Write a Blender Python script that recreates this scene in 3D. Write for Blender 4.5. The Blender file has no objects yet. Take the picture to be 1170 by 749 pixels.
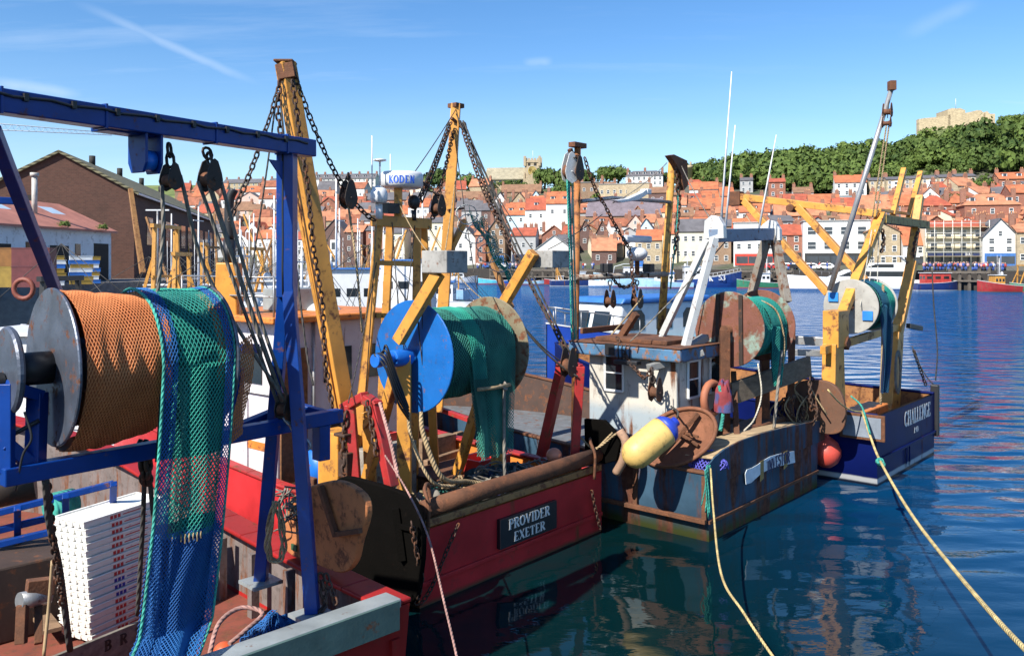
import bpy, bmesh, math, random
import numpy as np
from mathutils import Vector as V, Matrix, noise as mnoise
random.seed(7)
R = math.radians
sc = bpy.context.scene
COL = sc.collection
FPX, CX, HY, CZ = 975.0, 585.0, 300.0, 5.5          # focal length in photo pixels, centre column, horizon row, eye height
def P(px, py, Y): return V(((px-CX)/FPX*Y, Y, CZ+(HY-py)/FPX*Y))
def Zp(px, py, z): return P(px, py, (CZ-z)*FPX/(py-HY))
class Frame:                                          # a boat's own axes: x along the transom to starboard, y towards the bow
    def __init__(s, o, t):
        s.o = V((o[0], o[1], 0)); s.t = V((t[0], t[1], 0)).normalized(); s.h = V((-s.t.y, s.t.x, 0))
    def w(s, x, y, z): return s.o+s.t*x+s.h*y+V((0, 0, z))
    def d(s, x, y, z): return s.t*x+s.h*y+V((0, 0, z))
    def _i(s, px, py, n, c):
        r = P(px, py, 1)-V((0, 0, CZ)); e = V((0, 0, CZ))
        k = (c-n.dot(e-s.o))/n.dot(r); return e+r*k
    def y(s, px, py, c): return s._i(px, py, s.h, c)
    def x(s, px, py, c): return s._i(px, py, s.t, c)
WB = {}
def tag(o, label=None, cat=None, group=None, kind=None):
    if label: o['label'] = label
    if cat: o['category'] = cat
    if group: o['group'] = group
    if kind: o['kind'] = kind
    return o
def thing(name, loc, label, cat, group=None):
    o = bpy.data.objects.new(name, None); COL.objects.link(o); o.location = loc; o.empty_display_size = .2
    WB[o.name] = V(loc); return tag(o, label, cat, group)
def perp(d, up=V((0, 0, 1))):
    d = d.normalized()
    if abs(d.dot(up)) > .97: up = V((1, 0, 0)) if abs(d.x) < .9 else V((0, 1, 0))
    s = d.cross(up).normalized(); return d, s, s.cross(d)
class MB:
    def __init__(s): s.v = []; s.f = []; s.sm = []; s.uv = []; s.mi = []; s.cur = 0
    def face(s, idx, smooth=False, uv=None):
        s.f.append(idx); s.sm.append(smooth); s.uv.append(uv or [(0, 0)]*len(idx)); s.mi.append(s.cur)
    def poly(s, pts, smooth=False, uv=None):
        n = len(s.v); s.v += [V(p) for p in pts]; s.face(list(range(n, n+len(pts))), smooth, uv); return s
    def box(s, c, ax, ay, az):                         # centre and three half-axes
        c = V(c); n = len(s.v)
        for i in (-1, 1):
            for j in (-1, 1):
                for k in (-1, 1): s.v.append(c+ax*i+ay*j+az*k)
        q = [(0, 1, 3, 2), (4, 6, 7, 5), (0, 4, 5, 1), (2, 3, 7, 6), (0, 2, 6, 4), (1, 5, 7, 3)]
        if ax.cross(ay).dot(az) < 0: q = [t[::-1] for t in q]
        for t in q: s.face([n+k for k in t])
        return s
    def abox(s, x0, y0, z0, x1, y1, z1, F=None):
        c = ((x0+x1)/2, (y0+y1)/2, (z0+z1)/2)
        if F: return s.box(F.w(*c), F.d((x1-x0)/2, 0, 0), F.d(0, (y1-y0)/2, 0), V((0, 0, (z1-z0)/2)))
        return s.box(V(c), V(((x1-x0)/2, 0, 0)), V((0, (y1-y0)/2, 0)), V((0, 0, (z1-z0)/2)))
    def bar(s, a, b, w, h=None, up=V((0, 0, 1))):
        a, b = V(a), V(b); d, sd, u = perp(b-a, up); h = h or w
        return s.box((a+b)/2, (b-a)/2, sd*(w/2), u*(h/2))
    def taper(s, a, b, w0, h0, w1, h1, up=V((0, 0, 1))):
        a, b = V(a), V(b); d, sd, u = perp(b-a, up); n = len(s.v)
        for p, w, h in ((a, w0, h0), (b, w1, h1)):
            for i, j in ((-1, -1), (1, -1), (1, 1), (-1, 1)): s.v.append(p+sd*(w/2*i)+u*(h/2*j))
        s.face([n, n+1, n+2, n+3]); s.face([n+7, n+6, n+5, n+4])
        for i in range(4):
            j = (i+1) % 4; s.face([n+j, n+i, n+4+i, n+4+j])
        return s
    def tube(s, pts, r, n=8, caps=True, closed=False):
        pts = [V(p) for p in pts]; m = len(pts); base = len(s.v); L = 0; us = []
        d, sd, u = perp((pts[1]-pts[0]))
        rr = r if isinstance(r, (list, tuple)) else [r]*m
        for i, p in enumerate(pts):
            if closed: d = (pts[(i+1) % m]-pts[i-1])
            else: d = pts[min(i+1, m-1)]-pts[max(i-1, 0)]
            if d.length < 1e-7: d = V((0, 0, 1))
            d = d.normalized(); sd = (sd-d*sd.dot(d))
            if sd.length < 1e-4: _, sd, u = perp(d)
            sd = sd.normalized(); u = sd.cross(d)
            if i: L += (p-pts[i-1]).length
            us.append(L)
            for k in range(n):
                a = 2*math.pi*k/n; s.v.append(p+sd*(math.cos(a)*rr[i])+u*(math.sin(a)*rr[i]))
        for i in range(m if closed else m-1):
            i2 = (i+1) % m; ua, ub = us[i], us[i2] if i2 else us[i]+.05
            for k in range(n):
                k2 = (k+1) % n
                s.face([base+i*n+k2, base+i*n+k, base+i2*n+k, base+i2*n+k2], True, [(ua, (k+1)/n), (ua, k/n), (ub, k/n), (ub, (k+1)/n)])
        if caps and not closed:
            s.face([base+k for k in range(n)]); s.face([base+(m-1)*n+k for k in range(n)][::-1])
        return s
    def cyl(s, a, b, r, n=16, r2=None): return s.tube([a, b], [r, r if r2 is None else r2], n)
    def lathe(s, o, axis, prof, n=24, smooth=True):     # profile of (radius, distance along the axis)
        o = V(o); d, sd, u = perp(V(axis)); base = len(s.v); m = len(prof)
        for r, z in prof:
            for k in range(n):
                a = 2*math.pi*k/n; s.v.append(o+d*z+(sd*math.cos(a)+u*math.sin(a))*r)
        for i in range(m-1):
            for k in range(n):
                k2 = (k+1) % n
                s.face([base+i*n+k, base+i*n+k2, base+(i+1)*n+k2, base+(i+1)*n+k][::-1], smooth)
        if prof[0][0] > 1e-4: s.face([base+k for k in range(n)])
        if prof[-1][0] > 1e-4: s.face([base+(m-1)*n+k for k in range(n)][::-1])
        return s
    def ell(s, c, rx, ry, rz, n=14, m=8, ax=None):
        c = V(c); ax = ax or (V((1, 0, 0)), V((0, 1, 0)), V((0, 0, 1))); base = len(s.v)
        for i in range(m+1):
            th = math.pi*i/m
            for k in range(n):
                a = 2*math.pi*k/n
                s.v.append(c+ax[0]*(rx*math.sin(th)*math.cos(a))+ax[1]*(ry*math.sin(th)*math.sin(a))+ax[2]*(rz*math.cos(th)))
        for i in range(m):
            for k in range(n):
                k2 = (k+1) % n; s.face([base+i*n+k, base+(i+1)*n+k, base+(i+1)*n+k2, base+i*n+k2], True)
        return s
    def prism(s, pts, off):                             # flat outline given thickness along off
        pts = [V(p) for p in pts]; n = len(s.v); m = len(pts); off = V(off)
        s.v += pts+[p+off for p in pts]
        s.face(list(range(n, n+m))[::-1]); s.face(list(range(n+m, n+2*m)))
        for i in range(m):
            j = (i+1) % m; s.face([n+i, n+j, n+m+j, n+m+i])
        return s
    def grid(s, fn, nu, nv, smooth=True, uvs=(1, 1)):
        base = len(s.v)
        for j in range(nv+1):
            for i in range(nu+1): s.v.append(V(fn(i/nu, j/nv)))
        for j in range(nv):
            for i in range(nu):
                a = base+j*(nu+1)+i
                s.face([a, a+1, a+nu+2, a+nu+1], smooth, [(i/nu*uvs[0], j/nv*uvs[1]), ((i+1)/nu*uvs[0], j/nv*uvs[1]), ((i+1)/nu*uvs[0], (j+1)/nv*uvs[1]), (i/nu*uvs[0], (j+1)/nv*uvs[1])])
        return s
    def lattice(s, fn, nu, nv, r, keep=None):            # knotted diamond netting over fn(u, v)
        P_ = [[V(fn((i+.5*(j % 2))/(nu+.5), j/nv)) for i in range(nu+1)] for j in range(nv+1)]
        for j in range(nv):
            for i in range(nu+1):
                for i2 in ((i, i+1) if j % 2 else (i-1, i)):
                    if i2 < 0 or i2 > nu: continue
                    if keep and not keep(i/nu, j/nv): continue
                    a, b = P_[j][i], P_[j+1][i2]; d, sd, u = perp(b-a); n = len(s.v)
                    for p in (a, b):
                        s.v += [p+u*r, p-u*(r*.5)+sd*(r*.87), p-u*(r*.5)-sd*(r*.87)]
                    for k in range(3):
                        k2 = (k+1) % 3; s.face([n+k, n+k2, n+3+k2, n+3+k], True)
        return s
    def chain(s, pts, link=.12, r=.016, wf=.62):
        pts = [V(p) for p in pts]; seg = []; L = [0]
        for a, b in zip(pts, pts[1:]): L.append(L[-1]+(b-a).length)
        n = max(2, int(L[-1]/(link*.78)))
        def at(q):
            for k in range(len(pts)-1):
                if q <= L[k+1] or k == len(pts)-2: return pts[k].lerp(pts[k+1], (q-L[k])/max(1e-6, L[k+1]-L[k]))
        for i in range(n):
            a, b = at(L[-1]*i/n), at(L[-1]*(i+1)/n); d, sd, u = perp(b-a); m = (a+b)/2
            ph = (math.pi/2 if i % 2 else 0)+random.uniform(-.3, .3)
            w = sd*math.cos(ph)+u*math.sin(ph); ring = []
            for k in range(10):
                t = 2*math.pi*k/10; c, q = math.cos(t), math.sin(t)
                ring.append(m+d*(math.copysign(abs(c)**.75, c)*link*.5)+w*(math.copysign(abs(q)**.75, q)*link*.5*wf))
            s.tube(ring, r, 5, False, True)
        return s
    def build(s, name, mat, parent=None, bev=0, label=None, cat=None, group=None, kind=None, base=None):
        me = bpy.data.meshes.new(name)
        if parent is not None: b = WB[parent.name]
        elif base is not None: b = V(base)
        elif kind == 'structure': b = V((0, 0, 0))
        else:
            xs = [v.x for v in s.v]; ys = [v.y for v in s.v]; b = V(((min(xs)+max(xs))/2, (min(ys)+max(ys))/2, min(v.z for v in s.v)))
        me.from_pydata([v-b for v in s.v], [], s.f)
        me.polygons.foreach_set('use_smooth', s.sm)
        uvl = me.uv_layers.new(name='UVMap'); flat = [c for f in s.uv for t in f for c in t]; uvl.data.foreach_set('uv', flat)
        for m in (mat if isinstance(mat, (list, tuple)) else [mat]): me.materials.append(m)
        me.polygons.foreach_set('material_index', s.mi)
        me.update()
        o = bpy.data.objects.new(name, me); COL.objects.link(o)
        if parent is not None: o.parent = parent; WB[o.name] = b
        else: o.location = b; WB[o.name] = b
        if bev:
            md = o.modifiers.new('Bevel', 'BEVEL'); md.width = bev; md.segments = 2; md.limit_method = 'ANGLE'; md.angle_limit = R(40)
        return tag(o, label, cat, group, kind)
def spline(pts, n=8):                                   # smooth curve through the points
    pts = [V(p) for p in pts]; out = []
    q = [pts[0]*2-pts[1]]+pts+[pts[-1]*2-pts[-2]]
    for i in range(1, len(q)-2):
        a, b, c, d = q[i-1:i+3]
        for k in range(n):
            t = k/n
            out.append(.5*((2*b)+(c-a)*t+(2*a-5*b+4*c-d)*t*t+(3*b-a-3*c+d)*t**3))
    return out+[pts[-1]]
def sag(a, b, s, n=14):
    a, b = V(a), V(b); return [a.lerp(b, i/n)-V((0, 0, s*4*(i/n)*(1-i/n))) for i in range(n+1)]
def nz(p, k=1.0): return mnoise.noise(V(p)*k)

# ---- lettering drawn as strokes (a roman face with slab serifs)
GL = {
 'P': (.66, [('l', .16, 0, .16, 1, 1), ('a', .3, .735, .29, .225, -90, 90), ('l', .16, .96, .3, .96, 0), ('l', .16, .51, .3, .51, 0)]),
 'R': (.74, [('l', .16, 0, .16, 1, 1), ('a', .3, .735, .29, .225, -90, 90), ('l', .16, .96, .3, .96, 0), ('l', .16, .51, .3, .51, 0), ('l', .36, .5, .68, .03, 2)]),
 'B': (.7, [('l', .16, 0, .16, 1, 1), ('a', .3, .735, .26, .225, -90, 90), ('a', .3, .275, .31, .235, -90, 90), ('l', .16, .96, .3, .96, 0), ('l', .16, .51, .3, .51, 0), ('l', .16, .04, .3, .04, 0)]),
 'O': (.86, [('a', .42, .5, .34, .46, 0, 360)]),
 'Q': (.86, [('a', .42, .5, .34, .46, 0, 360), ('l', .45, .2, .75, -.08, 2)]),
 'V': (.76, [('l', .08, .97, .38, .03, 2), ('l', .38, .03, .68, .97, 3)]),
 'I': (.36, [('l', .18, 0, .18, 1, 1)]),
 'D': (.82, [('l', .16, 0, .16, 1, 1), ('a', .3, .5, .42, .46, -90, 90), ('l', .16, .96, .3, .96, 0), ('l', .16, .04, .3, .04, 0)]),
 'E': (.66, [('l', .16, 0, .16, 1, 1), ('l', .16, .96, .58, .96, 0), ('l', .16, .5, .48, .5, 0), ('l', .16, .04, .6, .04, 0), ('l', .585, .8, .585, .98, 4), ('l', .605, .02, .605, .22, 4)]),
 'X': (.76, [('l', .1, .97, .66, .03, 2), ('l', .1, .03, .66, .97, 3)]),
 'T': (.7, [('l', .35, 0, .35, 1, 1), ('l', .05, .95, .65, .95, 0), ('l', .06, .78, .06, .97, 4), ('l', .64, .78, .64, .97, 4)]),
 'N': (.82, [('l', .14, 0, .14, 1, 5), ('l', .7, 0, .7, 1, 5), ('l', .14, .97, .7, .03, 2)]),
 'S': (.62, [('a', .31, .74, .22, .22, 20, 270), ('a', .31, .27, .24, .24, 90, -160)]),
 'C': (.76, [('a', .42, .5, .34, .46, 42, 318)]),
 'G': (.8, [('a', .42, .5, .34, .46, 42, 330), ('l', .68, .05, .68, .45, 2), ('l', .5, .45, .78, .45, 0)]),
 'H': (.84, [('l', .16, 0, .16, 1, 1), ('l', .68, 0, .68, 1, 1), ('l', .16, .52, .68, .52, 0)]),
 'A': (.8, [('l', .1, .02, .4, .97, 3), ('l', .4, .97, .7, .02, 2), ('l', .22, .34, .58, .34, 0)]),
 'L': (.62, [('l', .16, 0, .16, 1, 1), ('l', .16, .04, .58, .04, 0), ('l', .58, .02, .58, .24, 4)]),
 'K': (.76, [('l', .16, 0, .16, 1, 1), ('l', .2, .45, .66, .97, 3), ('l', .3, .55, .68, .03, 2)]),
 'M': (.92, [('l', .14, 0, .14, 1, 5), ('l', .78, 0, .78, 1, 5), ('l', .14, .97, .46, .2, 2), ('l', .46, .2, .78, .97, 3)]),
 'U': (.8, [('l', .14, .3, .14, 1, 5), ('l', .66, .3, .66, 1, 5), ('a', .4, .32, .26, .29, 180, 360)]),
 'Y': (.72, [('l', .36, 0, .36, .5, 5), ('l', .06, .97, .36, .45, 2), ('l', .36, .45, .66, .97, 3)]),
 '5': (.62, [('l', .14, .96, .54, .96, 0), ('l', .14, .55, .14, .96, 5), ('a', .28, .32, .26, .28, 120, -150)]),
 '3': (.62, [('a', .28, .74, .22, .22, 150, -90), ('a', .28, .28, .26, .25, 90, -150)]),
 '6': (.62, [('a', .3, .3, .22, .27, 0, 360), ('a', .46, .34, .38, .6, 100, 180)]),
 '1': (.4, [('l', .2, 0, .2, 1, 5)]),
}
def letters(mb, text, o, xd, yd, h, sp=.06, bold=.17, arc=0.0, center=True, squash=1.0):
    xd, yd = V(xd).normalized(), V(yd).normalized(); nrm = xd.cross(yd)
    tot = sum(GL[c][0]+sp if c in GL else .4 for c in text)-sp
    x = -tot/2 if center else 0
    def pt(a, b):
        a *= squash; q = a*h
        yy = b*h-(arc*(q/(tot*h/2*squash))**2 if arc else 0)
        return V(o)+xd*q+yd*yy
    def stroke(ps, w):
        n = len(ps)
        for i in range(n-1):
            (x0, y0), (x1, y1) = ps[i], ps[i+1]; dx, dy = x1-x0, y1-y0; l = math.hypot(dx, dy) or 1e-6; nx, ny = -dy/l*w/2, dx/l*w/2
            e = .015
            ex, ey = dx/l*e, dy/l*e
            mb.prism([pt(x0+nx-ex, y0+ny-ey), pt(x0-nx-ex, y0-ny-ey), pt(x1-nx+ex, y1-ny+ey), pt(x1+nx+ex, y1+ny+ey)], nrm*.004)
    for c in text:
        if c not in GL: x += .4; continue
        w_, st = GL[c]
        for q in st:
            if q[0] == 'l':
                _, x0, y0, x1, y1, k = q
                w = {0: .075, 1: bold, 2: bold, 3: .07, 4: .06, 5: bold*.8}[k]
                stroke([(x+x0, y0), (x+x1, y1)], w)
                if k == 1:
                    for yy in (y0+.03, y1-.03): stroke([(x+x0-.15, yy), (x+x0+.15, yy)], .055)
                if k in (2, 3, 5):
                    for xx, yy in ((x0, y0), (x1, y1)):
                        if yy > .9 or yy < .1: stroke([(x+xx-.1, yy if yy > .5 else yy), (x+xx+.1, yy)], .05)
            else:
                _, cx, cy, rx, ry, a0, a1 = q; n = 12; ps = []
                for i in range(n+1):
                    a = R(a0+(a1-a0)*i/n); ps.append((x+cx+rx*math.cos(a), cy+ry*math.sin(a)))
                for i in range(n):
                    a = R(a0+(a1-a0)*(i+.5)/n); stroke(ps[i:i+2], .075+(bold-.075)*abs(math.cos(a)))
        x += w_+sp
    return mb

# ---- materials
MATS = {}
def nt(name):
    m = bpy.data.materials.new(name); m.use_nodes = True; t = m.node_tree; b = t.nodes['Principled BSDF']; return m, t, b
def N(t, kind, **kw):
    n = t.nodes.new('ShaderNode'+kind)
    for k, v in kw.items():
        if k.startswith('i_'): n.inputs[k[2:].replace('_', ' ')].default_value = v
        else: setattr(n, k, v)
    return n
def noise_(t, vec, scale, detail=4, rough=.55):
    n = N(t, 'TexNoise'); n.inputs['Scale'].default_value = scale; n.inputs['Detail'].default_value = detail; n.inputs['Roughness'].default_value = rough
    t.links.new(vec, n.inputs['Vector']); return n.outputs['Fac']
def ramp_(t, fac, a, b, ca=(0, 0, 0, 1), cb=(1, 1, 1, 1)):
    r = N(t, 'ValToRGB'); r.color_ramp.elements[0].position = a; r.color_ramp.elements[1].position = b
    r.color_ramp.elements[0].color = ca; r.color_ramp.elements[1].color = cb; t.links.new(fac, r.inputs['Fac']); return r.outputs['Color']
def mix_(t, fac, a, b, mode='MIX'):
    m = N(t, 'Mix', data_type='RGBA', blend_type=mode)
    for v, s in ((fac, m.inputs[0]), (a, m.inputs[6]), (b, m.inputs[7])):
        if hasattr(v, 'links'): t.links.new(v, s)
        else: s.default_value = v if isinstance(v, (int, float)) else (*v[:3], 1)
    return m.outputs[2]
RUST = (.13, .048, .02)
def paint(name, col, rough=.5, rust=0., var=.25, scale=2.5, metal=0., bump=.15, streak=False, rustcol=RUST, bands=None, col2=None, col2amt=.5, world=False, spec=.5, grime=.0):
    if name in MATS: return MATS[name]
    m, t, b = nt(name)
    if world: co = N(t, 'NewGeometry').outputs['Position']
    else: co = N(t, 'TexCoord').outputs['Object']
    c = noise_(t, co, scale, 5); c2 = noise_(t, co, scale*9, 6, .65)
    dark = tuple(x*(1-var) for x in col); lite = tuple(min(1, x*(1+var*.6)) for x in col)
    out = mix_(t, ramp_(t, c, .3, .7), dark, lite)
    if col2: out = mix_(t, ramp_(t, noise_(t, co, scale*.7, 6, .6), .62-col2amt*.3, .72-col2amt*.3), out, col2)
    if bands:                                            # painted bands by height above the water
        sx = N(t, 'SeparateXYZ'); t.links.new(N(t, 'NewGeometry').outputs['Position'], sx.inputs[0])
        for z, w, bc in bands:
            mr = N(t, 'MapRange'); mr.inputs[1].default_value = z+w; mr.inputs[2].default_value = z-w; mr.clamp = True
            ad = N(t, 'Math', operation='ADD'); sc_ = N(t, 'Math', operation='MULTIPLY'); sc_.inputs[1].default_value = w*1.2
            t.links.new(noise_(t, co, 3, 5), sc_.inputs[0]); t.links.new(sx.outputs[2], ad.inputs[0]); t.links.new(sc_.outputs[0], ad.inputs[1])
            t.links.new(ad.outputs[0], mr.inputs[0]); out = mix_(t, mr.outputs[0], out, bc)
    if grime:
        out = mix_(t, ramp_(t, noise_(t, co, scale*3, 7, .7), .62-grime*.25, .85-grime*.2), out, (.05, .04, .03))
    if rust:
        v = co
        if streak:
            mp = N(t, 'Mapping'); mp.inputs['Scale'].default_value = (1, 1, .16); t.links.new(co, mp.inputs[0]); v = mp.outputs[0]
        rn = noise_(t, v, scale*2.2, 9, .68)
        f = ramp_(t, rn, .66-rust*.3, .74-rust*.26)
        rc = mix_(t, ramp_(t, c2, .3, .75), tuple(x*.55 for x in rustcol), tuple(x*1.7 for x in rustcol))
        out = mix_(t, f, out, rc)
        rr = N(t, 'MapRange'); t.links.new(f, rr.inputs[0]); rr.inputs[3].default_value = rough; rr.inputs[4].default_value = .85; t.links.new(rr.outputs[0], b.inputs['Roughness'])
    else: b.inputs['Roughness'].default_value = rough
    t.links.new(out, b.inputs['Base Color']); b.inputs['Metallic'].default_value = metal; b.inputs['Specular IOR Level'].default_value = spec
    if bump:
        bp = N(t, 'Bump'); bp.inputs['Strength'].default_value = bump; bp.inputs['Distance'].default_value = .02
        t.links.new(c2, bp.inputs['Height']); t.links.new(bp.outputs[0], b.inputs['Normal'])
    MATS[name] = m; return m
def wood(name, col, rough=.8, scale=6):
    m, t, b = nt(name); co = N(t, 'TexCoord').outputs['Object']
    mp = N(t, 'Mapping'); mp.inputs['Scale'].default_value = (.35, 1.6, 1.6); mp.inputs['Rotation'].default_value = (0, 0, R(-45)); t.links.new(co, mp.inputs[0])
    f = noise_(t, mp.outputs[0], scale, 8, .65)
    t.links.new(mix_(t, ramp_(t, f, .3, .72), tuple(x*.45 for x in col), tuple(x*1.35 for x in col)), b.inputs['Base Color']); b.inputs['Roughness'].default_value = rough
    bp = N(t, 'Bump'); bp.inputs['Strength'].default_value = .4; bp.inputs['Distance'].default_value = .01; t.links.new(f, bp.inputs['Height']); t.links.new(bp.outputs[0], b.inputs['Normal'])
    MATS[name] = m; return m
def ropemat(name, col, col2=None, pitch=95):
    m, t, b = nt(name); uv = N(t, 'TexCoord').outputs['UV']; sx = N(t, 'SeparateXYZ'); t.links.new(uv, sx.inputs[0])
    a = N(t, 'Math', operation='MULTIPLY'); a.inputs[1].default_value = pitch; t.links.new(sx.outputs[0], a.inputs[0])
    c = N(t, 'Math', operation='ADD'); d = N(t, 'Math', operation='MULTIPLY'); d.inputs[1].default_value = 6.283*3
    t.links.new(sx.outputs[1], d.inputs[0]); t.links.new(a.outputs[0], c.inputs[0]); t.links.new(d.outputs[0], c.inputs[1])
    s = N(t, 'Math', operation='SINE'); t.links.new(c.outputs[0], s.inputs[0])
    co = N(t, 'TexCoord').outputs['Object']; f = noise_(t, co, 5, 5)
    cc = mix_(t, ramp_(t, f, .35, .7), tuple(x*.6 for x in col), col2 or tuple(min(1, x*1.3) for x in col))
    t.links.new(cc, b.inputs['Base Color']); b.inputs['Roughness'].default_value = .9
    bp = N(t, 'Bump'); bp.inputs['Strength'].default_value = .6; bp.inputs['Distance'].default_value = .008; t.links.new(s.outputs[0], bp.inputs['Height']); t.links.new(bp.outputs[0], b.inputs['Normal'])
    MATS[name] = m; return m
def netmat(name, ca, cb, scale=1.2):
    m, t, b = nt(name); co = N(t, 'TexCoord').outputs['Object']
    t.links.new(mix_(t, ramp_(t, noise_(t, co, scale, 5), .36, .64), ca, cb), b.inputs['Base Color']); b.inputs['Roughness'].default_value = .75
    MATS[name] = m; return m
def glassmat(name, col=(.02, .03, .04)):
    m, t, b = nt(name); co = N(t, 'NewGeometry').outputs['Position']
    t.links.new(mix_(t, noise_(t, co, .6, 2), tuple(x*.6 for x in col), tuple(x*1.6 for x in col)), b.inputs['Base Color']); b.inputs['Roughness'].default_value = .08
    MATS[name] = m; return m
def masonry(name, col, mortar=(.3, .27, .24), sx=2.2, var=.3):                      # brick or stone courses
    m, t, b = nt(name); g = N(t, 'NewGeometry').outputs['Position']
    mp = N(t, 'Mapping'); mp.inputs['Rotation'].default_value = (R(90), 0, 0); t.links.new(g, mp.inputs[0])
    br = N(t, 'TexBrick'); br.inputs['Scale'].default_value = sx; br.inputs['Color1'].default_value = (*[x*(1-var) for x in col], 1); br.inputs['Color2'].default_value = (*[x*(1+var) for x in col], 1)
    br.inputs['Mortar'].default_value = (*mortar, 1); br.inputs['Mortar Size'].default_value = .012; t.links.new(mp.outputs[0], br.inputs['Vector'])
    f = ramp_(t, noise_(t, g, .35, 6, .6), .3, .7)
    t.links.new(mix_(t, .35, br.outputs['Color'], mix_(t, f, tuple(x*.6 for x in col), tuple(x*1.25 for x in col))), b.inputs['Base Color']); b.inputs['Roughness'].default_value = .9
    MATS[name] = m; return m
def roofmat(name, col, var=.3):
    m, t, b = nt(name); g = N(t, 'NewGeometry').outputs['Position']
    w = N(t, 'TexWave', wave_type='BANDS', bands_direction='Z'); w.inputs['Scale'].default_value = .9; w.inputs['Distortion'].default_value = 1.5; w.inputs['Detail'].default_value = 2; t.links.new(g, w.inputs['Vector'])
    f = noise_(t, g, .5, 7, .65); f2 = noise_(t, g, 3, 3)
    c = mix_(t, ramp_(t, f, .3, .7), tuple(x*(1-var) for x in col), tuple(min(1, x*(1+var)) for x in col))
    c = mix_(t, mul_(t, f2, .35), c, tuple(x*.5 for x in col))
    t.links.new(c, b.inputs['Base Color']); b.inputs['Roughness'].default_value = .85
    bp = N(t, 'Bump'); bp.inputs['Strength'].default_value = .5; bp.inputs['Distance'].default_value = .15; t.links.new(w.outputs['Fac'], bp.inputs['Height']); t.links.new(bp.outputs[0], b.inputs['Normal'])
    MATS[name] = m; return m
def mul_(t, a, k):
    n = N(t, 'Math', operation='MULTIPLY'); n.inputs[1].default_value = k; t.links.new(a, n.inputs[0]); return n.outputs[0]
# ================= camera, light, sky =================
cam = bpy.data.cameras.new('camera'); cam_o = bpy.data.objects.new('camera', cam); COL.objects.link(cam_o); sc.camera = cam_o
cam_o.location = (0, 0, CZ); cam_o.rotation_euler = (R(90), 0, 0); cam.sensor_width = 36; cam.lens = 36*FPX/1170
cam.shift_y = -(374.5-HY)/1170; cam.clip_end = 6000; cam.clip_start = .1
AZ = V((-.65, -.76, 0)).normalized(); EL = R(43)
to_sun = AZ*math.cos(EL)+V((0, 0, math.sin(EL)))
sl = bpy.data.lights.new('sun', 'SUN'); sl.energy = 4.8; sl.angle = R(.53); sl.color = (1, .95, .86)
so = bpy.data.objects.new('sun', sl); COL.objects.link(so); so.rotation_euler = to_sun.to_track_quat('Z', 'Y').to_euler(); so.location = (-30, -10, 40)
w = bpy.data.worlds.new('World'); sc.world = w; w.use_nodes = True; t = w.node_tree
sky = N(t, 'TexSky', sky_type='NISHITA', sun_disc=False, sun_elevation=EL, sun_rotation=math.atan2(AZ.x, AZ.y))
sky.air_density = 1.0; sky.dust_density = .25; sky.ozone_density = 3.0; sky.altitude = 300
bg = t.nodes['Background']; bg.inputs[1].default_value = .10
co = N(t, 'TexCoord').outputs['Generated']; sx = N(t, 'SeparateXYZ'); t.links.new(co, sx.inputs[0])
zz = N(t, 'Math', operation='ADD'); zz.inputs[1].default_value = .12; t.links.new(sx.outputs[2], zz.inputs[0])
dx = N(t, 'Math', operation='DIVIDE'); dy = N(t, 'Math', operation='DIVIDE')
for a, b in ((dx, 0), (dy, 1)): t.links.new(sx.outputs[b], a.inputs[0]); t.links.new(zz.outputs[0], a.inputs[1])
cb = N(t, 'CombineXYZ'); t.links.new(dx.outputs[0], cb.inputs[0]); t.links.new(dy.outputs[0], cb.inputs[1])
mp = N(t, 'Mapping'); mp.inputs['Rotation'].default_value = (0, 0, R(22)); mp.inputs['Scale'].default_value = (.45, 2.1, 1); mp.inputs['Location'].default_value = (.35, .2, 0); t.links.new(cb.outputs[0], mp.inputs[0])
c1 = noise_(t, mp.outputs[0], 1.5, 9, .62); c2 = noise_(t, mp.outputs[0], .6, 3)
cl = N(t, 'Math', operation='MULTIPLY'); t.links.new(ramp_(t, c1, .5, .85), cl.inputs[0]); t.links.new(ramp_(t, c2, .42, .75), cl.inputs[1])
# a pale veil low over the horizon
hz = N(t, 'MapRange'); hz.inputs[1].default_value = .26; hz.inputs[2].default_value = 0; hz.inputs[3].default_value = 0; hz.inputs[4].default_value = .6; t.links.new(sx.outputs[2], hz.inputs[0])
hp = N(t, 'Math', operation='POWER'); hp.inputs[1].default_value = 1.7; t.links.new(hz.outputs[0], hp.inputs[0])
hm = N(t, 'Math', operation='MULTIPLY'); t.links.new(hp.outputs[0], hm.inputs[0]); t.links.new(ramp_(t, noise_(t, mp.outputs[0], .9, 7, .6), .2, .62), hm.inputs[1])
ax = N(t, 'Math', operation='MAXIMUM'); t.links.new(mul_(t, cl.outputs[0], .75), ax.inputs[0]); t.links.new(hm.outputs[0], ax.inputs[1])
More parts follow.
